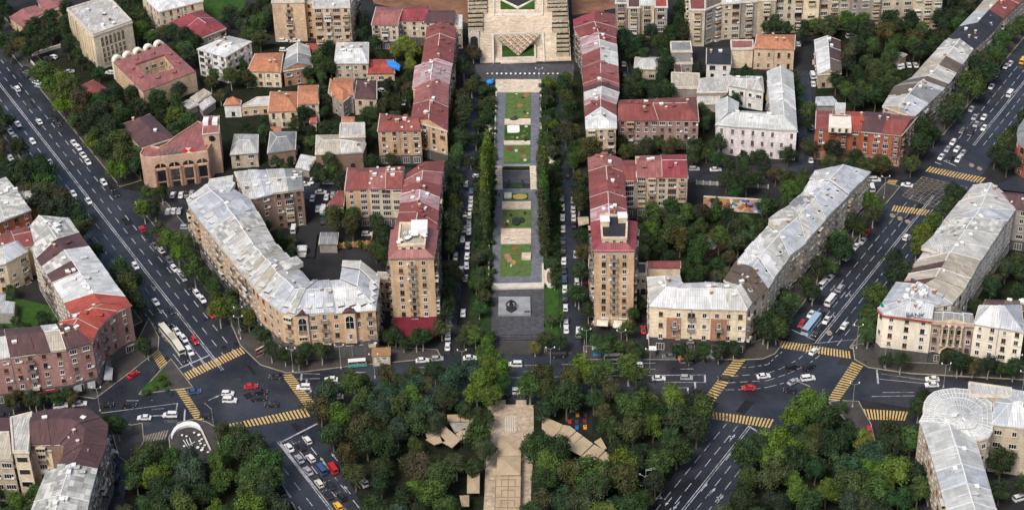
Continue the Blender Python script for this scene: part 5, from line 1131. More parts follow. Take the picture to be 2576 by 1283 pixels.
# small arched pavilion at the left foot of the stairs
px0, px1 = C1('282,640')[0].x, C1('422,640')[0].x; py = C1('350,650')[0].y
bx(px0, px1, py, py+6, 0, 7.2, 'trim', 'pavilion'); m = MB(); cx = (px0+px1)/2; m.face([(cx+x, py-.05, z) for x, z in [(-1.6, .2), (1.6, .2)]+[(1.6*cos(k*pi/8), 4.2+1.6*sin(k*pi/8)) for k in range(9)]]); m.build('archway', 'darkm', ST)
k = NT('hedge_leaves', .95, .05); c = k.mix(k.ramp(k.noise(1.3, detail=5), .35, .65), (.010, .018, .007), (.05, .045, .02)); MATS['hedge'] = k.out(c); MATS['hedge2'] = plain('dark_hedge_leaves', (.012, .026, .010), .95, .5, 1.5)
hn = [0]
def hedge(x0, x1, y, h=1.9, side='left', mat='hedge'):
    a, c = slope(x0, y), slope(x1, y); hn[0] += 1; r = thing('hedge_terrace', 'clipped hedge %d' % hn[0], 'hedge', ((a.x+c.x)/2, a.y, a.z), group='hedge terraces beside the stairway'); r['_srt'] = 1
    r['label'] = '' ; HED.append((side, y, r)); o = r.location
    m = MB(); m.box((o.x, o.y-.75, o.z-.2), c.x-a.x, .35, 2.1); m.build('terrace_wall', 'beige', r)
    m = MB(); n = 26; L = c.x-a.x
    for i in range(n):
        for j in range(4): 
            m.box((a.x+(i+.5)*L/n+random.uniform(-.1, .1), o.y+.0+j*.6+random.uniform(-.1, .1), o.z), L/n*1.1, .7, 1.5+random.uniform(-.2, .3), random.uniform(-.3, .3))
    m.build('hedge', mat, r)
HED = []
for y in (-35, 22, 78, 130, 182): hedge(278, 522, y)
for y in (245, 305, 362, 420): hedge(270, 470, y)
hedge(275, 415, 478)
for y in (-35, 10, 60, 108, 160): hedge(1335, 1592, y, side='right')
for y in (222, 278): hedge(1400, 1600, y, side='right')
for y in (375, 432): hedge(1398, 1605, y, side='right', mat='hedge2')
for y in (520, 580, 640, 695, 752): hedge(1455, 1618, y, side='right', mat='hedge2')
ORD = ['first', 'second', 'third', 'fourth', 'fifth', 'sixth', 'seventh', 'eighth', 'ninth', 'tenth', 'eleventh', 'twelfth', 'thirteenth', 'fourteenth', 'fifteenth', 'sixteenth', 'seventeenth', 'eighteenth', 'nineteenth', 'twentieth']
def ordn(i): return ORD[i] if i < 20 else ('%d%s' % (i+1, {1: 'st', 2: 'nd', 3: 'rd'}.get((i+1) % 10 if (i+1) % 100 not in (11, 12, 13) else 0, 'th')))
for sd in ('left', 'right'):
    l = sorted([h for h in HED if h[0] == sd], key=lambda h: -h[1])
    for i, h in enumerate(l): h[2]['label'] = '%s clipped hedge terrace up the %s side of the stairway, counted from below' % (ordn(i), sd); del h[2]['_srt']
# planters in a row across the plaza
for i in range(16):
    p = C1('%f,1005' % (530+i*62.5))[0]; r = thing('bollard', '%s stone bollard from the left across the plaza before the stairway' % ordn(i), 'bollard', p, group='bollards across the plaza')
    m = MB(); m.tube((p.x, p.y, .1), (p.x, p.y, .5), .42, .42, 10); m.build('base', 'dgrey', r); m = MB()
    for j in range(3): a0, a1 = j*pi/6, (j+1)*pi/6; m.tube((p.x, p.y, .5+.5*sin(a0)), (p.x, p.y, .5+.5*sin(a1)), .5*cos(a0), max(.02, .5*cos(a1)), 10)
    m.build('cap', 'trim' if i in (0, 1, 12, 13, 14, 15) else 'whitep', r)
# ---- beds and slabs of the central garden
def bslab(q, label, h=.35, mat='slab', name='stone_slab', cat='stone slab'):
    q = ccw(q); m = MB(); m.prism(q, .15, .15+h); c = centroid(q); return tag(m.build(name, mat, origin=Vector((c.x, c.y, 0))), label, cat)
bslab(C2('345,60 815,60 815,190 345,190'), 'largest pale stone platform, at the top end of the gardens', .3, name='stone_platform', cat='platform')
bslab(C2('437,468 705,466 705,522 437,522'), 'narrow pale slab between the top flower bed and the bed with a white board')
bslab(C2('430,692 703,692 703,730 430,730'), 'narrowest pale slab, above the third flower bed from the top')
bslab(C3('515,140 885,135 885,232 512,235'), 'pale slab just below the yellow flower bed')
bslab(C3('500,485 888,480 888,675 498,680'), 'large pale slab with two small benches on it')
bslab(C3('365,1205 1055,1190 1055,1250 385,1270'), 'long low pale wall across the gardens above the statue plaza', .7, 'trim', 'low_wall', 'low wall')
bslab(C2('345,190 358,190 335,940 318,940'), 'thin pale kerb wall along the left side of the upper gardens', .5, 'trim', 'kerb_wall', 'low wall')
bslab(C2('803,190 816,190 822,850 808,850'), 'thin pale kerb wall along the right side of the upper gardens', .5, 'trim', 'kerb_wall', 'low wall')
bslab(C3('335,690 352,690 350,1160 332,1160'), 'thin pale wall left of the lowest garden bed', .9, 'trim', 'kerb_wall', 'low wall')
bslab(C3('1025,950 1050,950 1055,1195 1030,1195'), 'thin pale wall right of the lowest garden bed', .9, 'trim', 'kerb_wall', 'low wall')
def bed(q, label, mat, shapes, crop):
    q = ccw(q); c = centroid(q); r = thing('flower_bed', label, 'flower bed', (c.x, c.y, 0)); m = MB(); m.prism(q, .15, .32); m.build('lawn', mat, r)
    for j, (x, y, rx, ry, col, h) in enumerate(shapes):
        p = crop('%f,%f' % (x, y))[0]; e = crop('%f,%f' % (x+rx, y))[0]; rr = abs(e.x-p.x); ryw = abs(crop('%f,%f' % (x, y+ry))[0].y-p.y)
        m = MB(); pw_ = .25 if rx > 45 and col[0] > .4 else 1; m.prism([Vector((p.x+rr*math.copysign(abs(cos(k*pi/8+.2))**pw_, cos(k*pi/8+.2)), p.y+ryw*math.copysign(abs(sin(k*pi/8+.2))**pw_, sin(k*pi/8+.2)), 0)) for k in range(16)], .3, .33+h); o = m.build('planting', 'solid', r); o.color = (*col, 1)
OR, DK, WT, BR_, OL = (.27, .13, .06), (.03, .035, .03), (.5, .48, .42), (.16, .05, .03), (.12, .13, .04)
bed(C2('455,195 705,195 705,460 440,460'), 'top flower bed, olive swirls and orange rounds', 'lawn', [(660, 225, 32, 20, OR, .2), (595, 333, 30, 20, OR, .2), (655, 440, 25, 12, OR, .15), (520, 250, 14, 14, OL, .25), (560, 210, 12, 5, WT, .1), (510, 300, 18, 20, OL, .2), (530, 345, 26, 12, OL, .2), (500, 400, 30, 14, OL, .2), (625, 250, 16, 8, DK, .3), (640, 395, 16, 10, DK, .25), (625, 300, 14, 12, OL, .2), (560, 270, 10, 8, OL, .2), (480, 340, 12, 16, OL, .2), (545, 430, 16, 10, OL, .2), (470, 260, 10, 14, OL, .15), (575, 385, 14, 8, OL, .2), (675, 412, 9, 7, WT, .2), (670, 290, 10, 10, OL, .1)], C2)
bed(C2('437,530 705,530 703,688 435,690'), 'dark green bed with a big white board, second from the top', 'grass', [(528, 572, 64, 38, (.72, .7, .66), .25), (660, 545, 18, 10, WT, .15), (640, 592, 16, 9, OL, .15), (630, 645, 30, 18, OL, .1), (568, 660, 12, 8, WT, .15), (520, 655, 16, 11, OL, .1), (670, 620, 10, 7, OL, .1)], C2)
bed(C2('430,738 705,735 700,918 425,922'), 'third flower bed from the top, bright lawn with a brown oval', 'lawn', [(490, 772, 38, 22, BR_, .2), (558, 795, 16, 12, WT, .2), (638, 850, 28, 18, OR, .15), (648, 890, 20, 12, WT, .15), (610, 785, 30, 24, (.12, .08, .04), .2), (440, 890, 12, 8, OL, .1), (650, 765, 12, 12, OL, .1)], C2)
bed(C3('530,30 850,25 848,108 525,112'), 'yellow flower bed with a raised pale box', 'grass', [(745, 72, 95, 34, (.36, .3, .08), .15), (588, 65, 50, 32, WT, .6), (690, 70, 40, 22, (.4, .26, .07), .22), (800, 60, 30, 18, (.28, .3, .08), .2)], C3)
bed(C3('525,240 885,238 885,475 510,478'), 'green bed with black flower-like cut-outs', 'lawn', [(625, 300, 48, 36, OL, .2), (628, 318, 22, 14, DK, .5), (770, 292, 50, 26, OL, .25), (805, 290, 18, 14, DK, .5), (695, 400, 55, 50, DK, .7), (770, 380, 34, 32, DK, .5), (590, 420, 30, 28, OL, .2), (560, 440, 30, 25, BR_, .2), (588, 395, 16, 14, WT, .3), (815, 420, 24, 24, OL, .2)], C3)
bed(C3('498,690 885,688 882,1085 490,1090'), 'lowest and longest bed, with a russet square and a pale block', 'lawn', [(680, 742, 38, 26, (.25, .1, .03), .2), (660, 920, 34, 30, (.35, .22, .06), .2), (700, 1020, 50, 36, (.09, .13, .05), .3), (750, 850, 10, 120, OL, .2), (695, 815, 60, 8, OL, .2), (590, 770, 40, 8, OL, .2), (560, 930, 10, 36, OL, .3), (780, 1025, 40, 8, OL, .25), (630, 960, 12, 16, WT, .2)], C3)
m = MB(); q = C3('530,820 600,808 655,905 590,935'); m.prism(ccw(q), .3, .6); c = centroid(q); tag(m.build('planting_box', 'brick2', origin=Vector((c.x, c.y, 0))), 'russet square tilted in the lowest garden bed', 'planter')
bslab(C3('768,812 886,808 886,885 765,888'), 'small pale block at the right edge of the lowest garden bed', .9)
for i, s in enumerate(('570,620', '645,640')):
    p = C3(s)[0]; r = thing('bench', ('left', 'right')[i]+' one of the two small benches on the large pale slab', 'bench', (p.x, p.y, .5), group='two small benches'); m = MB(); m.box((p.x, p.y, .85), 1.6, .6, .12); m.build('seat', 'slab', r); m = MB()
    for sx in (-.6, .6): m.box((p.x+sx, p.y, .5), .15, .5, .35)
    m.build('legs', 'dgrey', r)
# water step between upper and lower gardens
r = thing('water_basin', 'dark basalt ramp and curved basin between flights of ochre steps', 'basin', (C2('560,1050')[0].x, C2('560,1050')[0].y, 0)); LM.append(('the dark basin', r.location.x, r.location.y))
m = MB(); m.prism(ccw(C2('425,935 700,935 700,975 420,975')), .15, .5); m.build('rim', 'granite', r)
m = MB(); m.prism(ccw(C2('425,972 700,972 698,990 422,990')), .15, 1.1); m.build('hedge', 'hedge', r)
m = MB(); m.prism(ccw(C2('415,1000 705,1000 700,1118 415,1122')), .15, .28); m.build('ramp', 'plaza', r)
m = MB(); m.prism(ccw(C2('420,1125 480,1128 560,1118 640,1128 700,1125 698,1175 420,1178')), .15, .32); m.build('pool', 'darkm', r)
m = MB(); m.prism(ccw(C2('500,1140 620,1140 615,1172 505,1172')), .3, .42); m.build('planting', 'grass', r)
for x0, x1, sd in ((345, 412, 'left'), (705, 762, 'right')):
    m = MB(); q0 = C2('%d,1190 %d,970' % (x0, x1)); 
    for k in range(9):
        ya, yb = q0[0].y+(q0[1].y-q0[0].y)*k/9, q0[0].y+(q0[1].y-q0[0].y)*(k+1)/9; m.box(((q0[0].x+q0[1].x)/2, (ya+yb)/2, .15), q0[1].x-q0[0].x, yb-ya-.1, .12+.13*k)
    m.build('steps', 'slab', r, label=sd+' flight of ochre steps')
for x in (485, 615): 
    m = MB(); q = C2('%d,1110 %d,1175' % (x, x+(30 if x > 500 else -30)))
    for t in range(5): m.tube(q[0].lerp(q[1], t/5)+Vector((0, 0, .9+.5*sin(t*.8))), q[0].lerp(q[1], (t+1)/5)+Vector((0, 0, .9+.5*sin(t*.8+.8))), .22, .16, 6)
    tag(m.build('sculpture', 'bronze', origin=Vector((q[0].x, q[0].y, .3))), 'dark slender sculpture at the basin, %s one' % ('left' if x < 500 else 'right'), 'sculpture')
# oval stone bench court
r = thing('oval_basin', 'oval stone ring basin joined to the right garden wall', 'basin', (C3('1135,1125')[0].x, C3('1135,1125')[0].y, 0)); c = r.location; e = C3('1195,1125')[0]; t = C3('1135,1010')[0]; RX, RY = e.x-c.x, t.y-c.y
for nm, k0, k1, h, mt in (('rim', .68, 1, .9, 'trim'), ('floor', 0, .68, .2, 'brownstone')):
    m = MB(); n = 24
    for i in range(n):
        a0, a1 = 2*pi*i/n, 2*pi*(i+1)/n; P_ = lambda k, a: Vector((c.x+RX*k*math.copysign(abs(cos(a))**.7, cos(a)), c.y+RY*(k if k < 1 and k > 0 else k)*math.copysign(abs(sin(a))**.6, sin(a)), 0))
        if k0: m.prism([P_(k0, a0), P_(k1, a0), P_(k1, a1), P_(k0, a1)], .1, h)
        else: m.face([(c.x, c.y, h), (*P_(k1, a0).xy, h), (*P_(k1, a1).xy, h)])
    m.build(nm, mt, r)
m = MB(); m.prism(ccw(C3('1040,1010 1085,1040 1080,1190 1045,1190')), .1, .8); m.build('apron', 'slab', r)
# statue on its plinth
r = thing('statue', 'dark bronze man leaning forward, arms bowed out, on a broad grey plinth', 'statue', (C4('715,400')[0].x, C4('715,400')[0].y, 0)); LM.append(('the statue', r.location.x, r.location.y))
m = MB(); m.prism(ccw(C4('572,243 928,243 932,440 566,440')), .18, 1.0); m.build('plinth', 'granite', r)
m = MB(); m.prism(ccw(C4('860,405 925,405 925,425 860,425')), 1.0, 1.15); m.build('inscription_slab', 'dgrey', r)
def skinfig(name, mat, parent, J, E, Rr, origin):
    me = bpy.data.meshes.new(name); me.from_pydata([Vector(j) for j in J], E, []); o = bpy.data.objects.new(name, me); COL.objects.link(o)
    md = o.modifiers.new('s', 'SKIN'); sv = me.skin_vertices[0].data if me.skin_vertices else None
    if sv is None: 
        bm_ = bmesh.new(); bm_.from_mesh(me); bm_.verts.layers.skin.verify(); bm_.to_mesh(me); bm_.free(); sv = me.skin_vertices[0].data
    for v, q in zip(sv, Rr): v.radius = (q, q) if not isinstance(q, tuple) else q
    sv[0].use_root = True; sb = o.modifiers.new('b', 'SUBSURF'); sb.levels = sb.render_levels = 1
    dg = bpy.context.evaluated_depsgraph_get(); nm = bpy.data.meshes.new_from_object(o.evaluated_get(dg)); bpy.data.objects.remove(o)
    nm.materials.clear(); nm.materials.append(MATS[mat]); o = bpy.data.objects.new(name, nm); COL.objects.link(o); o.parent = parent; o.location = origin; return o
J = [(0, 0, 1.5), (0, -.35, 2.2), (0, -.7, 2.75), (0, -.85, 3.05), (0, -.95, 3.4), (.45, -.7, 2.7), (1.25, -.75, 2.3), (1.75, -1.1, 1.5), (1.3, -1.7, 1.05), (-.45, -.7, 2.7), (-1.25, -.75, 2.3), (-1.75, -1.1, 1.5), (-1.3, -1.7, 1.05), (.3, .1, .9), (.35, .2, .1), (-.3, .1, .9), (-.35, .2, .1)]
E_ = [(0, 1), (1, 2), (2, 3), (3, 4), (2, 5), (5, 6), (6, 7), (7, 8), (2, 9), (9, 10), (10, 11), (11, 12), (0, 13), (13, 14), (0, 15), (15, 16)]
bf = skinfig('body', 'bronze', r, J, E_, [.5, .55, .6, .3, .38, .4, .34, .3, .24, .4, .34, .3, .24, .34, .26, .34, .26], (0, 2.4, 1.0))
m = MB(); o = r.location; m.box((o.x, o.y+.6, 1.0), 3.4, 1.2, 1.0); m.prism([Vector((o.x-1.6, o.y, 0)), Vector((o.x, o.y-1.6, 0)), Vector((o.x+1.6, o.y, 0))], 1.0, 1.5); m.build('drawing_table', 'bronze', r)
# steps below the statue
r = thing('stone_steps', 'four wide dark steps below the statue plaza', 'steps', (C4('800,680')[0].x, C4('800,680')[0].y, 0))
for k, y in enumerate((645, 668, 692, 716)):
    m = MB(); m.prism(ccw(C4('575,%d 1065,%d 1065,%d 572,%d' % (y, y, y+16, y+16))), .1, .55-.11*k); m.build('step', 'plaza', r)
    
def blob(pts, mat, label, cat, name, z=.1):
    o0 = Vector(pts[0][0]); r = thing(name, label, cat, (o0.x, o0.y, z)); m = MB()
    for c, rx, ry, rz_ in pts:
        n = 10
        for i in range(n):
            for j in range(6):
                a0, a1 = 2*pi*i/n, 2*pi*(i+1)/n; b0, b1 = -pi/2+pi*j/6, -pi/2+pi*(j+1)/6
                m.face([(c.x+rx*cos(a)*cos(b), c.y+ry*sin(a)*cos(b), c.z+rz_*sin(b)) for a, b in ((a0, b0), (a1, b0), (a1, b1), (a0, b1))])
    m.build('body', mat, r); return r
p = C2('285,108')[0]; blob([(p+Vector((0, 0, 1.3)), 1.6, 1.2, 1.2), (p+Vector((1.2, .3, 2.2)), .6, .6, .5), (p+Vector((-.8, -.6, .5)), .5, .5, .5)], 'blue', 'bright blue rounded sculpture on the lawn left of the top platform', 'sculpture', 'sculpture')
p = C2('532,478')[0]; blob([(p+Vector((0, 0, 1.0)), 1.7, .8, .7), (p+Vector((.6, 0, 1.9)), .5, .5, .5)], 'bronze', 'black reclining sculpture on the narrow slab below the top bed', 'sculpture', 'sculpture')
p = C2('650,695')[0]; blob([(p+Vector((0, 0, 1.0)), .6, .6, 1.0), (p+Vector((0, .1, 2.1)), .5, .4, .5)], 'bronze', 'black upright sculpture at the right of the narrowest slab', 'sculpture', 'sculpture')
p = C2('925,910')[0]; blob([(p+Vector((-.6, 0, .9)), 1.1, 1.0, 1.0), (p+Vector((.2, -1, .7)), 1.6, 1.0, .8), (p+Vector((-.8, .8, 1.6)), .7, .7, .8)], 'trim', 'pale lumpy stone sculpture between the two dark trees right of the basin', 'sculpture', 'sculpture')
p = C2('260,330')[0]; blob([(p+Vector((0, 0, .8)), .8, .8, .7)], 'trim', 'small pale stone sculpture on the left lawn', 'sculpture', 'sculpture')
p = C4('585,300')[0]
for i, (s, lab) in enumerate((('835,130', 'black box sculpture in a pale frame right of the top platform'),)):
    q = C2('815,100 885,100 885,155 812,155'); r = thing('framed_sculpture', lab, 'sculpture', centroid(q)); m = MB()
    for a in range(4): e, f = q[a], q[(a+1) % 4]; d = (f-e).normalized(); n = Vector((d.y, -d.x, 0))*.3; m.prism([e-n, e+n, f+n, f-n], .1, .8)
    m.build('frame', 'trim', r); m = MB(); c = centroid(q); m.box((c.x-.3, c.y, .1), 1.3, 1.0, 1.5); m.build('block', 'bronze', r)
r = thing('garden_terrace', 'pale stepped seats at the left edge of the upper gardens', 'seat', C2('280,580')[0]); m = MB()
for q in ('285,460 300,460 300,525 285,525', '230,535 325,535 325,550 230,550', '245,570 310,570 310,600 245,600', '230,610 320,610 320,628 230,628'): m.prism(ccw(C2(q)), .1, .8)
m.build('seats', 'trim', r)

# ================================================================ the park below the road
sheet('park_path', C5('210,62 325,62 325,112 440,112 440,62 555,60 560,118 636,116 640,640 610,1000 600,1500 60,1500 85,1200 100,800 125,120 205,118'), .17, 'tanpath')
k = NT('stained_paving', .7, .3); k.uv(); f = k.ramp(k.noise(.25, detail=6, rough=.7), .35, .7, .6, 1.15)
r = thing('sunken_oval', 'worn oval recess with a pale ribbed floor, in the stone path', 'paving recess', C5('375,325')[0]); c = r.location; e = C5('460,325')[0]; t = C5('375,210')[0]; m = MB(); n = 20
for i in range(n):
    a0, a1 = 2*pi*i/n, 2*pi*(i+1)/n; f_ = lambda k_, a: Vector((c.x+(e.x-c.x)*k_*math.copysign(abs(cos(a))**.5, cos(a)), c.y+(t.y-c.y)*k_*math.copysign(abs(sin(a))**.6, sin(a)), 0)); m.prism([f_(.85, a0), f_(1, a0), f_(1, a1), f_(.85, a1)], .15, .4)
m.build('rim', 'beige', r); m = MB()
for i in range(5): m.box((c.x-(e.x-c.x)*.6+(e.x-c.x)*.3*i, c.y, .17), .35, (t.y-c.y)*1.5, .08)
m.build('ribs', 'trim', r)
def canopy(q, z, h, label, mat='canvas', posts=True, group=None, name='canopy', peak=.0):
    q = ccw(q); c = centroid(q); r = thing(name, label, 'canopy', (c.x, c.y, 0), group=group); m = MB(); q = [Vector((*v.xy, z)) for v in q]; a = Vector((c.x, c.y, z+peak))
    if peak:
        for i in range(len(q)): m.face([q[i], q[(i+1) % len(q)], a])
        for i in range(len(q)): m.tube(q[i]+Vector((0, 0, .04)), a+Vector((0, 0, .04)), .06, .06, 4)
    else: m.face(q)
    m.face([v-Vector((0, 0, .15)) for v in reversed(q)])
    for i in range(len(q)): m.face([q[i]-Vector((0, 0, .3)), q[(i+1) % len(q)]-Vector((0, 0, .3)), q[(i+1) % len(q)], q[i]])
    m.build('canvas', mat, r)
    if posts:
        for v in q: w = v.lerp(c, .04); m = MB(); m.tube((w.x, w.y, .1), (w.x, w.y, z-.1), .07, .07, 6); m.build('post', 'darkm', r)
    return r
canopy(C5('235,472 500,470 497,672 230,676', 3.2), 3.2, 1, 'upper of two square beige canopies over the park path', peak=.7)
canopy(C5('230,684 496,682 490,888 224,892', 3.2), 3.2, 1, 'lower of two square beige canopies over the park path', peak=.7)
r = thing('pergola', 'flat beige pergola with a dark grid of beams below the two canopies', 'pergola', C5('350,1150')[0]); LM.append(('the park path canopies', r.location.x, r.location.y))
q = C5('218,905 495,903 480,1500 195,1500', 2.6); m = MB(); m.prism(ccw(q), 2.4, 2.6, bottom=True); m.build('deck', 'canvas', r)
for s in ('215,1022 495,1022', '212,1140 495,1140', '205,1256 492,1256', '200,1370 488,1370', '355,905 342,1500', '280,945 280,1020', '430,945 430,1020', '278,1060 278,1140', '428,1060 428,1140', '274,1175 274,1256', '424,1175 424,1256', '280,945 350,945', '360,945 430,945', '278,1060 350,1060', '360,1060 428,1060', '274,1175 350,1175', '360,1175 424,1175', '195,1500 218,905', '480,1500 495,903'):
    a, c = C5(s, 2.6); m = MB(); m.tube((a.x, a.y, 2.68), (c.x, c.y, 2.68), .09, .09, 4); m.build('beam', 'brownstone', r)
for i, s in enumerate(('728,228 728,432 850,470 925,400 960,330', '965,332 1040,345 1110,400 1000,500 880,462 930,400', '1118,408 1180,452 1060,572 1005,535 1005,505', '1186,458 1300,542 1165,672 1025,605', '1310,550 1430,618 1288,762 1172,680', '1436,628 1530,690 1385,835 1294,768')):
    canopy(C5(s, 3.6), 3.6, 1, '%s beige awning panel from the left in the terrace right of the park path' % ordn(i), group='beige awnings right of the park path', peak=0)
canopy(C5('1310,520 1385,475 1450,590 1420,610', 3.3), 3.3, 1, 'small tan awning above the panels, beside the toy cars')
JZ = lambda s, z: P('J '+s.replace(' ', ' J '), z)
for i, (s, mt, lab) in enumerate((('1435,565 1533,562 1533,612 1440,615', 'canvas', 'left half of the upper tan awning left of the park path'), ('1537,562 1635,565 1632,618 1537,612', 'canvas', 'right half of the upper tan awning left of the park path'), ('1450,622 1625,622 1600,672 1495,695', 'grey', 'grey canvas roof between the tan awnings left of the park path'),
    ('1270,705 1425,645 1440,668 1290,745', 'canvas', 'narrow tan awning at the upper left of the left terrace'), ('1275,750 1365,702 1425,762 1340,790', 'canvas', 'leftmost broad tan awning of the left terrace'), ('1370,700 1440,668 1540,752 1475,812 1400,770', 'canvas', 'largest tan awning of the left terrace'), ('1500,708 1570,665 1612,718 1545,752', 'canvas', 'rightmost tan awning of the left terrace'),
    ('1588,1000 1682,1000 1680,1150 1585,1152', 'canvas', 'square tan parasol canopy hard against the park path'), ('1530,1172 1602,1168 1602,1250 1545,1252', 'canvas', 'smallest tan canopy low beside the park path'))):
    canopy(JZ(s, 3.4), 3.4, 1, lab, mat=mt, peak=.5 if i > 6 else 0)
LM.append(('the tan terrace awnings', *JZ('1450,720', 0)[0].xy)); LM.append(('the beige terrace awnings', *C5('1150,550')[0].xy))
for i, (s, col, lab) in enumerate((('1125,222', (.75, .25, .03), 'orange toy car at the top of the play area'), ('1215,222', (.07, .07, .08), 'dark toy car at the top right of the play area'), ('1040,298', (.5, .03, .03), 'red toy car at the left of the play area'), ('1120,302', (.05, .05, .06), 'black toy car in the middle of the play area'), ('1210,290', (.2, .03, .05), 'maroon toy car in the middle right of the play area'), ('1120,365', (.03, .15, .5), 'blue toy car at the lower left of the play area'), ('1210,360', (.8, .3, .03), 'orange toy car at the lower right of the play area'))):
    p = C5(s, .5)[0]; r = thing('toy_car', lab, 'toy car', (p.x, p.y, .1)); m = MB(); m.box((p.x, p.y, .3), 1.1, 1.7, .45); m.box((p.x, p.y-.5, .75), .9, .5, .25); o = m.build('body', 'solid', r); o.color = (*col, 1); m = MB(); m.box((p.x, p.y+.15, .75), .8, .5, .12); m.build('seat', 'darkm', r)
    for sx in (-.5, .5):
        for sy in (-.55, .55): m = MB(); m.tube((p.x+sx-.06, p.y+sy, .3), (p.x+sx+.06, p.y+sy, .3), .2, .2, 8); m.build('wheel', 'rubber', r)
sheet('play_area', C5('1000,190 1290,190 1290,450 1180,430 1040,330'), .13, 'yard')
# ivory canopies and red awning at the right tower
GZ = lambda s, z: P('G '+s.replace(' ', ' G '), z)
for s, lab in (('668,1068 735,1050 735,1108 672,1112', 'left third of the ivory canopy at the foot of the right slim tower'), ('738,1050 800,1048 800,1108 738,1108', 'middle third of the ivory canopy at the foot of the right slim tower'), ('803,1052 865,1062 865,1115 803,1110', 'right third of the ivory canopy at the foot of the right slim tower'), ('640,1120 722,1122 720,1165 636,1160', 'left ivory parasol below the tower canopy'), ('768,1122 828,1125 820,1185 757,1172', 'right ivory parasol below the tower canopy')):
    canopy(GZ(s, 3.2), 3.2, 1, lab, mat='ivory', peak=.4)
canopy(GZ('492,350 575,345 578,395 500,412', 3), 3, 1, 'pinkish brown awning left of the red L-shaped block', mat='beige', peak=0)
canopy(GZ('528,832 585,815 585,845 530,848', 2.6), 2.6, 1, 'small red awning beside the right slim tower', mat='redcloth', peak=0)
canopy(P('I 830,858 I 895,848 I 832,805', 2.6), 2.6, 1, 'pale green triangular awning beside the rounded maroon-roofed block', mat='ivory', peak=0)
for s, mt, lab in (('I 240,415 I 345,400 I 340,372 I 262,372', 'redcloth', 'red awning in front of the pink corner block'), ('I 350,398 I 440,388 I 440,360 I 345,370', 'redcloth', 'orange-red awning in front of the pink corner block'), ('I 555,385 I 615,385 I 610,338 I 552,340', 'granite', 'left pale awning under the arched shop windows'), ('I 660,362 I 718,365 I 715,310 I 655,315', 'granite', 'right pale awning under the arched shop windows'), ('I 780,300 I 842,300 I 850,215 I 795,190', 'granite', 'grey glass canopy at the corner of the pink block'), ('I 965,55 I 1040,25 I 1030,5 I 958,35', 'granite', 'white canopy behind the pink corner block facing the avenue')):
    canopy(P(s, 3), 3, 1, lab, mat=mt, peak=0)
# sunken round court with white pipes
r = thing('sunken_court', 'dark sunken round court behind a curved white rim wall', 'sunken court', C6('760,700')[0]); c = r.location; LM.append(('the round sunken court', c.x, c.y))
arc = C6('215,640 235,520 300,400 400,310 520,245 660,212 800,215 920,250 1010,320 1045,390'); arin = C6('255,640 300,540 370,450 470,385 580,345 700,320 810,325 900,350 980,395 1035,430')
sheet('floor', C6('215,640 235,520 300,400 400,310 520,245 660,212 800,215 920,250 1010,320 1045,390 1310,980 1200,1150 900,1220 500,1200 260,1000'), .16, 'yard', r)
m = MB()
for i in range(9): m.prism(ccw([arc[i], arc[i+1], arin[i+1], arin[i]]), .1, 1.1)
m.build('rim_wall', 'whitep', r); a, d_ = C6('1045,400 1310,985'); dd = (d_-a).normalized(); nn = Vector((dd.y, -dd.x, 0))*.25; m = MB(); m.prism([a-nn, a+nn, d_+nn, d_-nn], .1, .9); m.build('rim_wall', 'trim', r)
for pth in ('550,660 690,880 605,960', '630,640 745,880 700,950', '718,605 810,850 800,950', '690,815 870,710'):
    q = C6(pth, .6); m = MB()
    for i in range(len(q)-1): m.tube(q[i], q[i+1], .13, .13, 6)
    m.build('pipe', 'whitep', r)
for i, s in enumerate(('640,560', '570,830', '950,870', '1060,940', '800,965', '1232,1000', '980,520', '850,460', '1140,810', '1030,760', '1090,880', '515,528', '1000,690', '1060,640')):
    p = C6(s, .8)[0]; big = i in (2, 3, 6); t = thing('round_table', '%s white round table in the sunken court, counting from the left' % '', 'table', (p.x, p.y, .16), group='white round tables in the sunken court'); t['label'] = ''
    m = MB(); m.tube((p.x, p.y, .85), (p.x, p.y, .95), .55 if big else .38, .55 if big else .38, 12); m.build('table_top', 'whitep', t); m = MB(); m.tube((p.x, p.y, .16), (p.x, p.y, .86), .08, .08, 6); m.build('leg', 'metal', t)
tb = sorted([t for t in THINGS if t.name.startswith('round_table')], key=lambda t: proj(t.location)[0])
for i, t in enumerate(tb): t['label'] = '%s white round table from the left in the round sunken court' % ordn(i)
# mural wall (generic coloured shapes)
k = NT('mural_paint', .85, .2); vo = k.n('ShaderNodeTexVoronoi'); vo.inputs['Scale'].default_value = .55; ns = k.n('ShaderNodeTexNoise'); ns.inputs['Scale'].default_value = .3; k.lk(k.pos(), ns.inputs[0]); ad = k.n('ShaderNodeVectorMath', operation='MULTIPLY_ADD'); k.lk(ns.outputs[1], ad.inputs[0]); ad.inputs[1].default_value = (5, 5, 5); k.lk(k.pos(), ad.inputs[2]); k.lk(ad.outputs[0], vo.inputs[0])
cr = k.n('ShaderNodeValToRGB'); sp = k.n('ShaderNodeSeparateColor'); k.lk(vo.outputs['Color'], sp.inputs[0]); k.lk(sp.outputs[0], cr.inputs[0]); cr.color_ramp.interpolation = 'CONSTANT'; el = cr.color_ramp.elements
el[0].color = (.42, .17, .08, 1); el[1].position = .2; el[1].color = (.10, .02, .03, 1)
for ps, co in ((.32, (.6, .5, .38)), (.46, (.12, .12, .3)), (.6, (.45, .28, .1)), (.72, (.3, .28, .45)), (.84, (.7, .66, .58)), (.93, (.08, .25, .35))): e = el.new(ps); e.color = (*co, 1)
MATS['mural'] = k.out(cr.outputs[0])
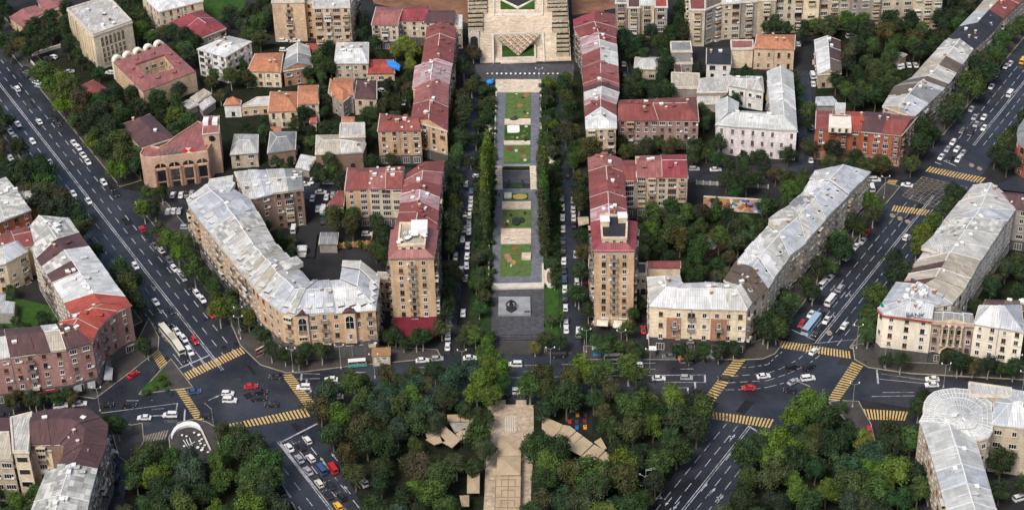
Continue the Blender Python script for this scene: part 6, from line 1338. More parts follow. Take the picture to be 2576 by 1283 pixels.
a, c = [Vector((*p.xy, 0)) for p in P('G 1440,190 G 1882,215', 6)]; d = (c-a).normalized(); n = Vector((d.y, -d.x, 0)); r = thing('mural_wall', 'tall yard wall painted with an orange, violet and cream mural', 'mural wall', (a+c)/2); LM.append(('the mural wall', *r.location.xy))
m = MB(); m.prism([a-n*.2, a+n*.2, c+n*.2, c-n*.2], 0, 6); m.build('wall', 'trim', r); m = MB(); q0, q1 = a+n*.23, c+n*.23; m.face([(*q0.xy, .2), (*q1.xy, .2), (*q1.xy, 5.5), (*q0.xy, 5.5)]); m.build('mural', 'mural', r)
# fences, ramp, playground shade
def fence(s, z, label, mat='wood', post='marky', n=8, th=.12):
    q = P(s); r = thing('fence', label, 'fence', (q[0]+q[-1])/2); m = MB()
    for i in range(len(q)-1): d = (q[i+1]-q[i]).normalized(); nn = Vector((d.y, -d.x, 0))*th; m.prism([q[i]-nn, q[i]+nn, q[i+1]+nn, q[i+1]-nn], .1, z)
    m.build('panel', mat, r)
    for i in range(n):
        t = i/(n-1)*(len(q)-1); j = min(int(t), len(q)-2); p = q[j].lerp(q[j+1], t-j); m = MB(); m.box((p.x, p.y, 0), .35, .35, z+.3); m.build('post', post, r)
    return r
fence('F 628,585 F 870,565', 2.2, 'brown wooden fence with yellow posts beside the grey carport')
fence('F 870,565 F 880,500', 2.2, 'short end of the brown wooden fence near the bushes', n=3)
fence('G 1385,105 G 1540,112', 1.6, 'pale blue painted low wall by the court above the mural', 'granite', 'trim', 4)
fence('G 1545,112 G 1924,135', 1.4, 'dark low wall with pale coping above the mural', 'dgrey', 'trim', 6)
fence('A 245,425 A 455,360', 1.6, 'pale stone garden wall above the car park', 'trim', 'trim', 4, .3)
fence('A 235,470 A 350,610', .9, 'pale low wall along the car park', 'trim', 'trim', 4, .3)
fence('C 845,370 C 875,580', 1.2, 'thin pale railing beside the patchwork-roofed block', 'metal', 'metal', 6, .05)
r = canopy(P('G 1430,540 G 1480,505 G 1560,555 G 1510,595', 3.2), 3.2, 1, 'blue-grey shade roof in the wooded court', mat='granite', peak=.2)
sheet('bare_ground', P('G 1370,520 G 1480,465 G 1600,480 G 1640,570 G 1500,640 G 1400,600'), .06, 'soil')
m = MB(); m.prism(ccw(P('F 372,660 F 400,485 F 462,487 F 440,665')), 0, .9); c = P('F 415,570')[0]; tag(m.build('ramp', 'yard', origin=Vector((c.x, c.y, 0))), 'sloping dark garage ramp left of the grey carport', 'ramp')
# signs and kiosks
def PB(s, z=0): return PZ(700, 960, 5.345, s, z)
a, c = PB('120,245 262,170'); r = thing('billboard', 'low dark red billboard with faded lettering at the pavement corner', 'billboard', (a+c)/2); d = (c-a).normalized(); n = Vector((d.y, -d.x, 0)); m = MB(); m.prism([a-n*.12, a+n*.12, c+n*.12, c-n*.12], .4, 3.1); m.build('board', 'redcloth', r)
m = MB(); 
for z0_, z1_ in ((.3, .45), (3.05, 3.25)): m.prism([a-n*.2, a+n*.2, c+n*.2, c-n*.2], z0_, z1_)
m.build('frame', 'trim', r)
for t in (.05, .95): p = a.lerp(c, t); m = MB(); m.box((p.x, p.y, 0), .2, .2, 3.1); m.build('post', 'metal', r)
m = MB(); 
for i in range(4): p = a.lerp(c, .2+.19*i)+n*.14; m.prism([p-d*.35, p-d*.35+n*.02, p+d*.35+n*.02, p+d*.35], 1.3+.2*(i % 2), 2.0+.2*(i % 2))
m.build('faded_lettering', 'beige', r)
def kiosk(fl, fr_, z, dep, label, wallm, roofm, poster=None):
    a, c = fl, fr_; d = (c-a).normalized(); n = Vector((d.y, -d.x, 0)); r = thing('kiosk', label, 'kiosk', (a+c)/2); m = MB(); m.prism([a, c, c-n*dep, a-n*dep], .1, z); m.build('wall', wallm, r)
    m = MB(); m.prism([a+n*.4-d*.3, c+n*.4+d*.3, c-n*(dep+.3)+d*.3, a-n*(dep+.3)-d*.3], z, z+.25, bottom=True); m.build('roof', roofm, r)
    L = (c-a).length
    if poster:
        for i, (t0, t1, z0_, z1_, col) in enumerate(poster): m = MB(); m.prism([a+d*L*t0, a+d*L*t0+n*.05, a+d*L*t1+n*.05, a+d*L*t1], z0_, z1_); o = m.build('poster', 'solid', r); o.color = (*col, 1)
    m = MB(); p = a+d*L*.5+n*.03; m.box((p.x, p.y, .2), L*.25, .1, 1.0); m.build('door', 'dgrey', r)
q = PB('1870,375 2130,362'); kiosk(q[0], q[1], 4.2, 4, 'kiosk with orange roof edge and a bright cartoonless picture wall', 'trim', 'wood', [(.1, .9, 1.4, 3.8, (.6, .6, .5)), (.2, .42, 2.6, 3.5, (.5, .6, .1)), (.25, .5, 1.5, 2.4, (.7, .35, .05)), (.55, .8, 2.7, 3.5, (.1, .4, .5)), (.6, .85, 1.6, 2.4, (.65, .6, .55))])
THINGS[-1]['label'] = 'kiosk with orange roof edge and brightly painted picture wall by the cross street'
q = P('K 608,128 K 668,128'); kiosk(q[0], q[1], 2.8, 2, 'blue and white kiosk left of the white minibus', 'blue', 'whitep')
THINGS[-1].children[0].data.materials[0] = MATS['granite']
q = P('K 1035,135 K 1078,135'); kiosk(q[0], q[1], 3.0, 1.6, 'dark green booth with a white top by the cream corner block', 'dgrey', 'whitep')
# ================================================================ vehicles
def loft(m, secs, mi=0):
    for i in range(len(secs)-1):
        a, b_ = secs[i], secs[i+1]; n = len(a)
        for j in range(n): k = (j+1) % n; m.face([a[j], a[k], b_[k], b_[j]], mi)
    m.face(list(reversed(secs[0])), mi); m.face(secs[-1], mi)
def ringsec(y, w, z0, z1, tw=1.0): return [(-w/2, y, z0), (w/2, y, z0), (w/2*1.0, y, (z0+z1)/2), (w/2*tw, y, z1), (-w/2*tw, y, z1), (-w/2, y, (z0+z1)/2)]
CT = {}
def cartype(k, L, W_, body, cab, H, zb=.28, wb=.29, tw=.86):
    # body: list (y fraction, top z); cab: (y0,y1 base fractions, top y0,y1, z base, z top)
    def fb(m): loft(m, [ringsec(-L/2+L*f, W_*(.9 if f in (0, 1) else 1), zb+(.08 if f in (0, 1) else 0), z, .92) for f, z in body])
    b0, b1, t0, t1, z0, z1 = cab
    def fg(m):
        y = lambda f: -L/2+L*f
        B_ = [(-W_*.46, y(b0), z0), (W_*.46, y(b0), z0), (W_*.46, y(b1), z0), (-W_*.46, y(b1), z0)]; T = [(-W_/2*tw*.9, y(t0), z1), (W_/2*tw*.9, y(t0), z1), (W_/2*tw*.9, y(t1), z1), (-W_/2*tw*.9, y(t1), z1)]
        for i in range(4): j = (i+1) % 4; m.face([B_[i], B_[j], T[j], T[i]])
        m.face(T)
    def fr(m):
        y = lambda f: -L/2+L*f; w = W_/2*tw*.92
        T = [(-w, y(t0)-.06, z1-.02), (w, y(t0)-.06, z1-.02), (w, y(t1)+.06, z1-.02), (-w, y(t1)+.06, z1-.02)]; U = [(x*.93, yy*1.0, z1+.06) for x, yy, z in T]
        m.face(U); 
        for i in range(4): j = (i+1) % 4; m.face([T[i], T[j], U[j], U[i]])
        for sx in (-1, 1):     # pillars
            for (fb_, ft) in ((b0, t0), (b1, t1), ((b0+b1)/2, (t0+t1)/2)): m.tube((sx*W_*.462, y(fb_), z0), (sx*w*.97, y(ft), z1), .05, .05, 4)
    return dict(body=protomesh(fb, 'carpaint'), windows=protomesh(fg, 'glass'), roof=protomesh(fr, 'carpaint'), L=L, W=W_, wb=wb, r=.33 if H < 2 else .42)
CT['s'] = cartype('s', 4.5, 1.8, [(0, .62), (.03, .78), (.16, .92), (.62, .95), (.8, .9), (.97, .72), (1, .6)], (.14, .74, .26, .56, .92, 1.40), 1.45)
CT['h'] = cartype('h', 4.1, 1.76, [(0, .7), (.03, .95), (.3, .97), (.66, .97), (.84, .92), (.97, .74), (1, .6)], (.03, .76, .1, .58, .95, 1.46), 1.5)
CT['u'] = cartype('u', 4.7, 1.9, [(0, .8), (.02, 1.1), (.3, 1.12), (.68, 1.1), (.86, 1.04), (.98, .85), (1, .65)], (.02, .78, .07, .62, 1.08, 1.75), 1.8)
CT['v'] = cartype('v', 5.2, 1.95, [(0, 1.0), (.01, 1.35), (.7, 1.35), (.86, 1.2), (.97, .95), (1, .7)], (.0, .9, .02, .8, 1.3, 2.1), 2.2, tw=.94)
CT['m'] = cartype('m', 6.2, 2.1, [(0, 1.1), (.01, 1.5), (.8, 1.5), (.93, 1.4), (.99, .9), (1, .7)], (.0, .98, .01, .92, 1.5, 2.45), 2.6, tw=.95)
CT['b'] = cartype('b', 11.5, 2.5, [(0, 1.4), (.01, 1.7), (.98, 1.7), (1, 1.4)], (.0, 1.0, .0, .99, 1.65, 2.75), 3, tw=.98)
CT['t'] = cartype('t', 5.6, 2.0, [(0, .9), (.01, 1.1), (.62, 1.1), (.63, 1.25), (.92, 1.25), (1, .8)], (.64, .97, .66, .88, 1.2, 2.05), 2.1, tw=.95)
WH = {r: protomesh(lambda m: (m.tube((-.1, 0, 0), (.1, 0, 0), r, r, 10, 0), m.tube((.1, 0, 0), (.12, 0, 0), r*.6, r*.55, 8, 1), m.tube((-.12, 0, 0), (-.1, 0, 0), r*.55, r*.6, 8, 1)), ['rubber', 'metal']) for r in (.33, .42)}
HLM = protomesh(lambda m: m.box((0, 0, 0), .34, .1, .14), 'light'); TLM = protomesh(lambda m: m.box((0, 0, 0), .3, .08, .16), 'redlens')
BOX = protomesh(lambda m: m.box((0, -1.0, 1.1), 2.0, 3.3, 1.3), 'whitep')
CC = dict(w=(.70, .70, .69), s=(.34, .35, .37), k=(.018, .018, .022), g=(.12, .125, .135), r=(.48, .02, .025), b=(.04, .08, .2), y=(.75, .42, .03), o=(.80, .22, .03), n=(.07, .30, .24), c=(.62, .6, .48), l=(.30, .42, .55), B=(.03, .035, .05))
CN = dict(w='white', s='silver', k='black', g='dark grey', r='red', b='blue', y='yellow', o='orange', n='green and white', c='cream', l='light blue', B='navy')
TN = dict(s='saloon', h='hatchback', u='estate car', v='van', m='minibus', b='bus', t='pickup truck'); NMS = dict(s='car', h='car', u='car', v='van', m='minibus', b='bus', t='truck')
dL = math.degrees(math.atan2(LD.y, LD.x)); dR = math.degrees(math.atan2(-RD.y, -RD.x))
DIR = dict(L=dL, l=dL+180, R=dR, r=dR+180, N=88, S=268, E=-3, W=177)
CARS = []; CRNG = random.Random(3)
def car(s, col, ty, dr, place, moving):
    p = P(s, .7)[0]; a = DIR[dr] if dr in DIR else float(dr); a += CRNG.uniform(-2, 2); T = CT[ty]; x, y = p.x, p.y
    for q in CARS:
        if (q.location.x-x)**2+(q.location.y-y)**2 < 1.7**2: return
    r = thing(NMS[ty], '', {'car': 'car'}.get(NMS[ty], NMS[ty]), (x, y, .12), radians(a-90)); CARS.append(r); c = CC[col]
    c2 = CC['w'] if col == 'n' else c
    inst('body', T['body'], r, (0, 0, 0), color=c); inst('windows', T['windows'], r, (0, 0, 0)); inst('roof', T['roof'], r, (0, 0, 0), color=c2)
    n = 0
    for sy in (-T['wb'], T['wb']):
        for sx in (-1, 1): inst('wheel', WH[T['r']], r, (sx*(T['W']/2-.1), sy*T['L'], T['r']))
    for sx in (-1, 1): inst('headlight', HLM, r, (sx*T['W']*.33, T['L']/2-.03, .55)); inst('tail_light', TLM, r, (sx*T['W']*.36, -T['L']/2+.02, .62))
    if ty == 't': inst('cargo_box', BOX, r, (0, 0, 0))
    r['_k'] = CN[col]+' '+TN[ty]; r['_p'] = place; r['_m'] = moving
def cars(tile_, place, moving, txt):
    for t in txt.split():
        q = t.split(':'); car(tile_+' '+q[0], q[1][0], q[1][1] if len(q[1]) > 1 else CRNG.choice('ssh'), q[2] if len(q) > 2 else 'L', place, moving)
cars('A', 'driving on the left avenue', 1, '130,670:wu:l 295,915:ws:l 135,935:ws:L 245,1065:wh:L 375,1220:wh:L')
cars('A', 'parked by the left avenue', 0, '80,990:w:L 112,1040:w:L 145,1095:s:L 80,1190:w:L 185,520:k:150 205,545:g:150 225,570:k:150 255,600:g:150 278,622:w:150 298,650:s:150 400,430:w:150 365,440:k:150 520,540:s:20 825,548:wh:170 1155,240:w:10 555,1075:w:L 590,1112:w:L 625,1167:w:L 660,1217:w:L 400,892:k:L 440,932:k:L')
cars('E', 'parked by the left avenue', 0, '780,90:w:L 835,130:k:L 868,172:k:L 1110,497:k:L 1135,530:k:L 1165,562:g:L 1217,605:wh:L 1243,642:k:L 1272,672:g:L 1310,735:w:L 1355,772:w:L 1378,805:s:L 1422,868:k:L 1480,922:w:L 1520,965:w:L 1590,1080:r:L 550,172:w:L 665,228:w:L 1018,716:wh:L')
cars('E', 'waiting in the left avenue queue', 1, '1070,437:rh:l 1168,985:ws:L 1287,1050:ks:L 1262,1135:k:L 1205,1180:k:L 1330,1207:ws:L 1382,1262:w:L 1268,1245:cb:L 1465,1275:r:L')
cars('I', 'waiting in the left avenue queue', 1, '1330,55:cb:L 1425,90:wu:L 1380,140:ks:L')
cars('E', 'parked in front of the bank with four arches', 0, '1300,182:w:N 1360,182:w:N 1402,182:k:N 1440,172:s:N 1262,307:w:N 1305,302:w:N 1347,302:s:N 1395,425:s:E')
cars('I', 'crossing the left junction', 1, '1458,392:bs:10 1712,405:wh:E 1727,457:wu:E 1885,352:rs:8 1545,572:kh:W')
cars('I', 'on the street at the lower left', 1, '970,495:ks:5 1085,587:ws:W 1280,568:wu:W 455,497:wu:8 600,482:ws:8 800,490:k:8 20,575:k:8 1000,265:r:50')
cars('I', 'in the lane below the left junction', 0, '970,1085:w:N 875,1045:k:N 860,960:k:N')
cars('J', 'crossing the left junction', 1, '32,395:ks:5 28,442:ks:5 118,487:ks:W 150,278:B:W')
cars('J', 'on the cross street', 1, '358,360:wu:W 447,412:k:W 565,300:w:W 608,430:w:W 765,188:nm:6 1250,157:ws:4 1362,145:s:4 1607,138:ws:4 1862,408:ks:W')
cars('J', 'queueing in the lower left avenue', 1, '250,812:ws:l 335,802:ks:l 387,757:wh:l 327,897:s:l 412,892:wh:l 392,987:ss:l 490,980:bv:l 577,973:rv:l 475,1082:c:l 560,1097:k:l 540,1168:k:l 640,1182:k:l 617,1252:yh:l 802,1070:wv:l 232,1200:k:L')
cars('K', 'on the cross street', 1, '25,188:wu:W 62,397:wv:E 350,117:kv:W 765,106:wm:3 940,195:wh:W 1102,292:w:E 1180,128:g:W 1300,137:os:W 1410,142:k:W 1520,125:wt:E 1312,287:s:E 1600,292:k:W')
cars('K', 'crossing the right junction', 1, '1780,362:rs:W 1890,275:ws:10')
cars('L', 'crossing the right junction', 1, '182,208:ku:25 307,205:ku:35 345,90:ws:50 300,292:wu:8 192,317:s:35 165,382:k:170')
cars('L', 'on the street right of the right junction', 1, '1235,297:w:W 1232,340:w:W 1112,487:k:40 760,690:rh:S')
cars('L', 'parked in the yard at the lower right', 0, '1895,1190:wu:20')
cars('H', 'on the right avenue', 1, '545,885:su:r 470,982:wm:r 325,1077:ws:R 255,1152:rh:R 325,1168:lb:R 400,1082:k:R 440,1122:ws:R 362,1218:k:R 575,1162:ws:r 1040,500:w:r 1045,108:ws:160 410,862:wv:R')
cars('H', 'parked along the right avenue', 0, '590,650:ws:R 660,572:w:R 715,527:s:R 740,470:r:R 602,580:k:R 522,732:k:R 465,805:ws:R 505,745:g:R 345,947:w:R 800,68:wu:E 780,133:wv:N')
cars('D', 'on the far right avenue', 1, '1820,708:wv:r 1915,462:yv:r 1625,882:ws:R 1625,962:ws:R 1565,935:s:R 1390,1072:w:R 1467,1150:s:R 1422,1122:ws:R 1430,1200:wh:R 1370,1192:k:R')
cars('D', 'parked along the far right avenue', 0, '1680,652:w:R 1530,822:s:R 1555,882:s:R 1525,1002:k:R 1350,1122:s:R 1303,1180:ws:R 1460,985:g:R 1400,1110:g:R 1820,480:w:R 1790,500:w:R 1725,560:k:R 625,277:wu:5')
cars('D', 'parked among trees in the far right court', 0, '985,502:w:N 1010,495:w:N 1035,498:w:N 1060,490:w:N 1085,492:w:N 1110,490:w:N 1135,492:w:N')
cars('D', 'in the lane right of the white U-shaped block', 0, '335,572:wv:N 340,632:w:N 325,958:wh:N 228,332:w:N 320,1202:w:N')
cars('F', 'parked in the street left of the gardens', 0, '1670,40:wh:20 1577,100:w:N 1618,152:b:N 1615,215:w:N 1612,275:w:N 1567,320:ws:N 1605,335:w:N 1600,398:ss:N 1600,455:w:N 1565,437:w:N 1553,512:s:N 1590,562:ws:N 1587,640:w:N 1497,672:w:N 1583,712:ws:N 1540,745:ws:N 1575,808:w:N 1462,1075:wu:N 1557,1067:ws:N 1452,1142:s:N 1443,1235:wv:N 1500,640:w:N')
cars('J', 'parked in the street left of the gardens', 0, '1440,52:ws:N')
cars('B', 'parked in the street left of the gardens', 0, '1628,1205:w:N')
cars('G', 'parked in the street right of the gardens', 0, '375,205:s:N 378,277:ws:N 380,352:ws:N 383,437:ws:N 460,290:w:N 463,352:w:N 465,410:k:N 383,530:k:N 385,592:k:N 390,677:ws:N 480,627:ws:N 392,747:k:N 394,812:b:N 397,887:ws:N 488,832:wh:N 400,952:k:N 403,1028:w:N 406,1140:w:N 408,1190:ws:N 500,1220:wv:N 460,222:w:N 440,35:k:40')
cars('G', 'beside the cream corner block', 0, '987,1195:r:N 1070,1247:wv:W 1150,1247:wv:W 900,365:k:E')
cars('C', 'in the lane behind the patchwork-roofed block', 0, '840,482:ws:N 848,562:bs:N')
cars('F', 'parked in the left courtyard', 0, '422,75:w:N 365,102:w:E 545,90:ws:E 487,162:ws:E 425,207:ws:N 530,197:ws:N 577,180:s:N 465,285:ws:N 505,300:nt:N 504,380:k:N 835,475:w:E 283,442:wv:N 1010,402:k:E 960,405:k:E')
cars('B', 'parked among the houses at the upper left', 0, '945,682:w:120 205,307:w:E 295,307:ws:E 210,377:w:E 1112,770:w:N 40,240:w:20')
cars('C', 'parked on the lane behind the red L-shaped block', 0, '1370,1270:s:E 1530,1275:w:E')
# ================================================================ trees: a tapered trunk with limbs and a crown of leaf clumps
TR = random.Random(5)
def crown_mesh(kind, seed):
    r = random.Random(seed); m = MB(); cl = []
    if kind == 'round':
        for i in range(r.randint(18, 25)):
            a = r.uniform(0, 2*pi); e = r.uniform(-.35, 1); rad = r.uniform(.35, 1.02)*(1 if e < .6 else .6)
            cl.append((Vector((cos(a)*rad*2.9, sin(a)*rad*2.9, 5.4+e*2.7)), r.uniform(.75, 1.75)))
        cl += [(Vector((0, 0, 5.6)), 2.3), (Vector((r.uniform(-1, 1), r.uniform(-1, 1), 7.6)), 1.7)]
    elif kind == 'poplar':
        for i in range(22): z = 1.6+i*.62; w = 1.25*math.sin(pi*min(.97, (i+2)/24))**.7; cl.append((Vector((r.uniform(-.45, .45)*w, r.uniform(-.45, .45)*w, z)), .45+w*.75))
    elif kind == 'cone':
        for i in range(18): t = i/18; a = i*2.4; cl.append((Vector((cos(a)*(1-t)*1.7, sin(a)*(1-t)*1.7, 1.5+t*7)), 1.45*(1-t)+.5))
    else:
        for i in range(7): a = r.uniform(0, 2*pi); cl.append((Vector((cos(a)*1.0, sin(a)*1.0, r.uniform(.8, 1.7))), r.uniform(.7, 1.1)))
    for c, R in cl:
        n = int(105*R*R)
        for _ in range(n):
            d = Vector((r.gauss(0, 1), r.gauss(0, 1), r.gauss(0, 1)+.25)).normalized(); p = c+Vector((d.x, d.y, d.z*.85))*R*(r.uniform(.55, 1.08) if r.random() < .85 else r.uniform(1.05, 1.3))
            nn = (d+Vector((r.uniform(-.7, .7), r.uniform(-.7, .7), r.uniform(-.3, .9)))).normalized(); u = nn.orthogonal().normalized(); u = (Matrix.Rotation(r.uniform(0, 6.3), 3, nn) @ u); v = nn.cross(u); s = r.uniform(.10, .27)
            m.face([p-u*s, p-v*s*.7, p+u*s, p+v*s*.8])
    me = bpy.data.meshes.new('crown'); me.from_pydata(m.v, [], m.f); me.materials.append(MATS['leaf']); return me
def trunk_mesh(kind, seed, mat):
    r = random.Random(seed); m = MB(); h = {'round': 5.2, 'poplar': 12, 'cone': 7.5, 'shrub': .9}[kind]; r0 = {'round': .3, 'poplar': .28, 'cone': .22, 'shrub': .08}[kind]
    p = Vector((0, 0, -.1)); k = 4
    for i in range(k): q = Vector((r.uniform(-.2, .2), r.uniform(-.2, .2), h*(i+1)/k)); m.tube(p, q, r0*(1-i/k*.7), r0*(1-(i+1)/k*.7), 7, cap=i == 0); p = q
    if kind == 'round':
        for i in range(6): a = i*1.05+r.uniform(-.3, .3); m.tube((0, 0, r.uniform(2.6, 4)), (cos(a)*2.2, sin(a)*2.2, r.uniform(5, 7)), .14, .04, 5)
    b = MB(); b.v, b.f, b.m = m.v, m.f, m.m; me = bpy.data.meshes.new('trunk'); me.from_pydata(m.v, [], m.f); me.materials.append(MATS[mat]); return me
CR = {k: [crown_mesh(k, 100+i*7) for i in range(n)] for k, n in (('round', 8), ('poplar', 3), ('cone', 2), ('shrub', 3))}
TKM = {(k, b): trunk_mesh(k, 50, b) for k in CR for b in ('bark', 'birch')}
TINT = dict(dark=[(.022, .038, .016), (.026, .046, .018), (.025, .038, .019), (.030, .050, .020)], mid=[(.040, .066, .022), (.048, .076, .024), (.044, .063, .027)], bright=[(.075, .115, .020), (.066, .100, .020), (.055, .095, .022)],
    blue=[(.032, .060, .034), (.036, .064, .038)], olive=[(.052, .055, .022), (.058, .058, .026), (.044, .050, .020)], yellow=[(.13, .135, .026), (.115, .125, .026)])
TW = dict(dark='dark green', mid='mid-green', bright='bright yellow-green', blue='blue-green', olive='olive-brown', yellow='yellowing')
TALL = []
KEEP = []
for r_ in THINGS:
    if r_.name.split('.')[0] in ('car', 'van', 'bus', 'minibus', 'truck', 'toy_car', 'statue', 'kiosk', 'billboard', 'person', 'sunken_oval', 'bollard', 'round_table', 'bench', 'sculpture'): KEEP.append(proj(r_.location+Vector((0, 0, .8))))
    elif r_.name.startswith('canopy'):
        KEEP.append(proj(r_.location+Vector((0, 0, 3.4))))
        for ch_ in r_.children:
            if ch_.name.startswith('canvas'):
                for v_ in list(ch_.data.vertices)[:4]: KEEP.append(proj(wpos(r_).lerp(wpos(r_)+v_.co, .6)))
for q_ in ('O 1300,860 O 1270,930 O 1310,930 O 1330,900 O 1400,905 O 1500,920 O 1560,925 O 1640,935 O 1700,945 O 1750,960 O 1100,920 O 1180,915 O 1260,900 O 1000,920 O 900,935 O 950,930 O 1780,1020 O 1850,1060 O 1900,1085'.split('O ')[1:]): KEEP.append(tuple(map(float, q_.split(','))))
for s_ in ('I 1450,240 I 1600,180 I 1750,110 I 1400,450 I 1480,570 I 1700,650 I 1800,620 J 250,330 J 330,430 J 100,600 J 250,560 K 1600,270 K 1500,420 K 1600,580 K 1750,610 L 200,60 L 350,80 L 500,100 L 620,250 L 520,400 L 760,560 L 880,575 L 980,580 H 1000,290 H 1100,310 H 1300,30 H 1450,60 H 1550,75 K 470,570 K 540,640'.split()): 
    if s_.isalpha(): cu_ = s_
    else: KEEP.append(tile(cu_, *map(float, s_.split(','))))
def hides(x, y, sc, h, k):
    c = Vector((x, y, 5.7*h)); px, py = proj(c); rr = FOC/(c-Vector((0, 0, HC))).length*3.5*sc*k
    return any(((px-a)/rr)**2+((py-b)/rr)**2 < 1 for a, b in KEEP)
FB = [(min(p.x for p in f)-2, max(p.x for p in f)+2, min(p.y for p in f)-2, max(p.y for p in f)+2, f) for f in FOOT]
def clear(x, y, d):
    for x0, x1, y0, y1, f in FB:
        if x0-d < x < x1+d and y0-d < y < y1+d and polydist(x, y, f) < d: return False
    return True
KN = dict(court='court_tree', park='park_tree', street='street_tree', garden='garden_tree')
def tree(x, y, size, tint, kind='round', where='garden', birch=False, force=False, hs=None):
    if not force and not clear(x, y, 1.6): return
    if kind == 'round' and hides(x, y, size, size, .6 if not force else .42): return
    nm = {'round': KN[where], 'poplar': 'poplar_tree', 'cone': 'conical_tree', 'shrub': 'shrub'}[kind]
    r = thing(nm, '', 'shrub' if kind == 'shrub' else 'tree', (x, y, .1), TR.uniform(0, 6.28)); sc = size*TR.uniform(.9, 1.1); hz_ = hs or sc*TR.uniform(.9, 1.2)*(1.35 if kind == 'poplar' else 1)
    c = inst('crown', TR.choice(CR[kind]), r, (0, 0, 0), 0, (sc*TR.uniform(.82, 1.18), sc*TR.uniform(.85, 1.15), hz_), tuple(v*TR.uniform(.85, 1.2) for v in TR.choice(TINT[tint])))
    inst('trunk', TKM[(kind, 'birch' if birch else 'bark')], r, (0, 0, 0), 0, (sc, sc, hz_))
    r['_k'] = (TW[tint]+' ')+{'round': 'tree', 'poplar': 'poplar', 'cone': 'conical tree', 'shrub': 'shrub'}[kind]; r['_w'] = where; TALL.append(r); return r
def mixt(spec):
    pick = []
    for t in spec.split(): n, w = t.split(':'); pick += [n]*int(w)
    return pick
def cluster(s, sp, spec, size=1.0, where='garden', kind='round', z=6.2, cd=2.2, avoid=(), n=4000):
    sp *= .92; poly = [Vector((*p.xy, 0)) for p in P(s, z)]; xs = [p.x for p in poly]; ys = [p.y for p in poly]; got = []; pick = mixt(spec)
    area = abs(sum(poly[i-1].x*poly[i].y-poly[i].x*poly[i-1].y for i in range(len(poly))))/2
    for _ in range(int(area/sp/sp*40)):
        x, y = TR.uniform(min(xs), max(xs)), TR.uniform(min(ys), max(ys))
        if not inside(x, y, poly) or not clear(x, y, cd): continue
        if any((x-a)**2+(y-b)**2 < sp*sp for a, b in got): continue
        if any(inside(x, y, q) for q in avoid): continue
        if any((x-t.location.x)**2+(y-t.location.y)**2 < (sp*.68)**2 for t in TALL): continue
        got.append((x, y)); tree(x, y, size*TR.uniform(.8, 1.2), TR.choice(pick), kind, where)
def row(s, spec, size=1.0, where='street', kind='round', z=6.2, sp=None, jit=1.0, birch=True, cd=.5):
    pts = [Vector((*p.xy, 0)) for p in P(s, z)]; pick = mixt(spec)
    if sp:
        out = []
        for i in range(len(pts)-1):
            L = (pts[i+1]-pts[i]).length; k = max(1, round(L/sp)); out += [pts[i].lerp(pts[i+1], j/k) for j in range(k)]
        pts = out+[pts[-1]]
    for p in pts:
        x, y = p.x+TR.uniform(-jit, jit), p.y+TR.uniform(-jit, jit)
        if clear(x, y, cd): tree(x, y, size*TR.uniform(.85, 1.15), TR.choice(pick), kind, where, birch, force=True)
# big park at the bottom
AV = [] and [[Vector((*p.xy, 0)) for p in q] for q in (P('J 1220,690 J 1410,600 J 1410,540 J 1680,540 J 1700,790 J 1500,930 J 1230,900'), P('J 1560,990 J 1710,990 J 1710,1340 J 1500,1340'), P('K 205,560 K 420,590 K 740,720 K 780,1060 K 640,1085 K 380,900 K 205,860'), P('K 400,510 K 610,510 K 610,760 K 470,740'), P('K 170,780 K 300,780 K 440,900 K 420,980 K 160,860'), P('O 1215,1000 O 1348,1000 O 1345,1310 O 1205,1310'),
    P('O 2385,1075 O 2420,1075 O 2460,1310 O 2420,1310'), P('O 425,1060 O 530,1060 O 535,1150 O 425,1150'))]
row('J 1740,260 J 1840,250 J 1650,420 J 1780,430 J 1690,330', 'bright:3 mid:1', 1.15, 'park', jit=.5)
row('K 420,270 K 530,250 K 600,280 K 880,230 K 930,260 K 690,260', 'bright:3 mid:1', 1.15, 'park', jit=.5)
row('K 140,380 K 240,300 K 280,400 K 320,470 K 420,420', 'dark:2 olive:1 mid:1', 1.15, 'park')
row('K 1010,500 K 1070,560 K 920,560 K 1360,480 K 1330,560 K 1410,570 K 1200,560 K 1240,620', 'mid:2 dark:1', 1.2, 'park')
row('J 530,290 J 560,350', 'mid:1', .9, 'park'); row('J 700,300 J 830,300 J 980,280 J 1080,300 J 1340,230 J 1200,250', 'dark:1 olive:1 mid:1', .95, 'park')
row('J 1490,300 J 1300,330 J 1370,400', 'mid:1 blue:1', 1.0, 'park'); row('J 960,430 J 920,520 J 1040,440 J 950,590 J 1060,640 J 1080,700 J 900,470', 'blue:1', 1.05, 'park'); row('J 1160,420 J 1170,470 J 1200,760 J 1480,900 J 1490,940', 'bright:1 mid:2', 1.0, 'park'); row('J 790,640 J 810,720 J 860,680 J 1210,930 J 1230,1020', 'olive:1', 1.15, 'park')
cluster('O 805,985 O 900,972 O 1000,958 O 1180,945 O 1262,960 O 1240,1010 O 1225,1015 O 1215,1300 O 1220,1400 O 980,1400 O 910,1225 O 800,1050', 7.0, 'dark:5 mid:4 bright:1 blue:1 olive:1', 1.12, 'park', avoid=AV)
cluster('O 1335,985 O 1400,968 O 1560,960 O 1640,975 O 1700,1010 O 1775,1025 O 1785,1060 O 1720,1120 O 1640,1230 O 1560,1400 O 1320,1400 O 1345,1010', 7.0, 'dark:6 mid:4 olive:2 bright:1', 1.12, 'park', avoid=AV)
row('K 620,1010 K 720,960 K 820,960 K 840,1040 K 700,1050 K 600,1080 K 560,1130', 'bright:1 mid:2', 1.2, 'park')
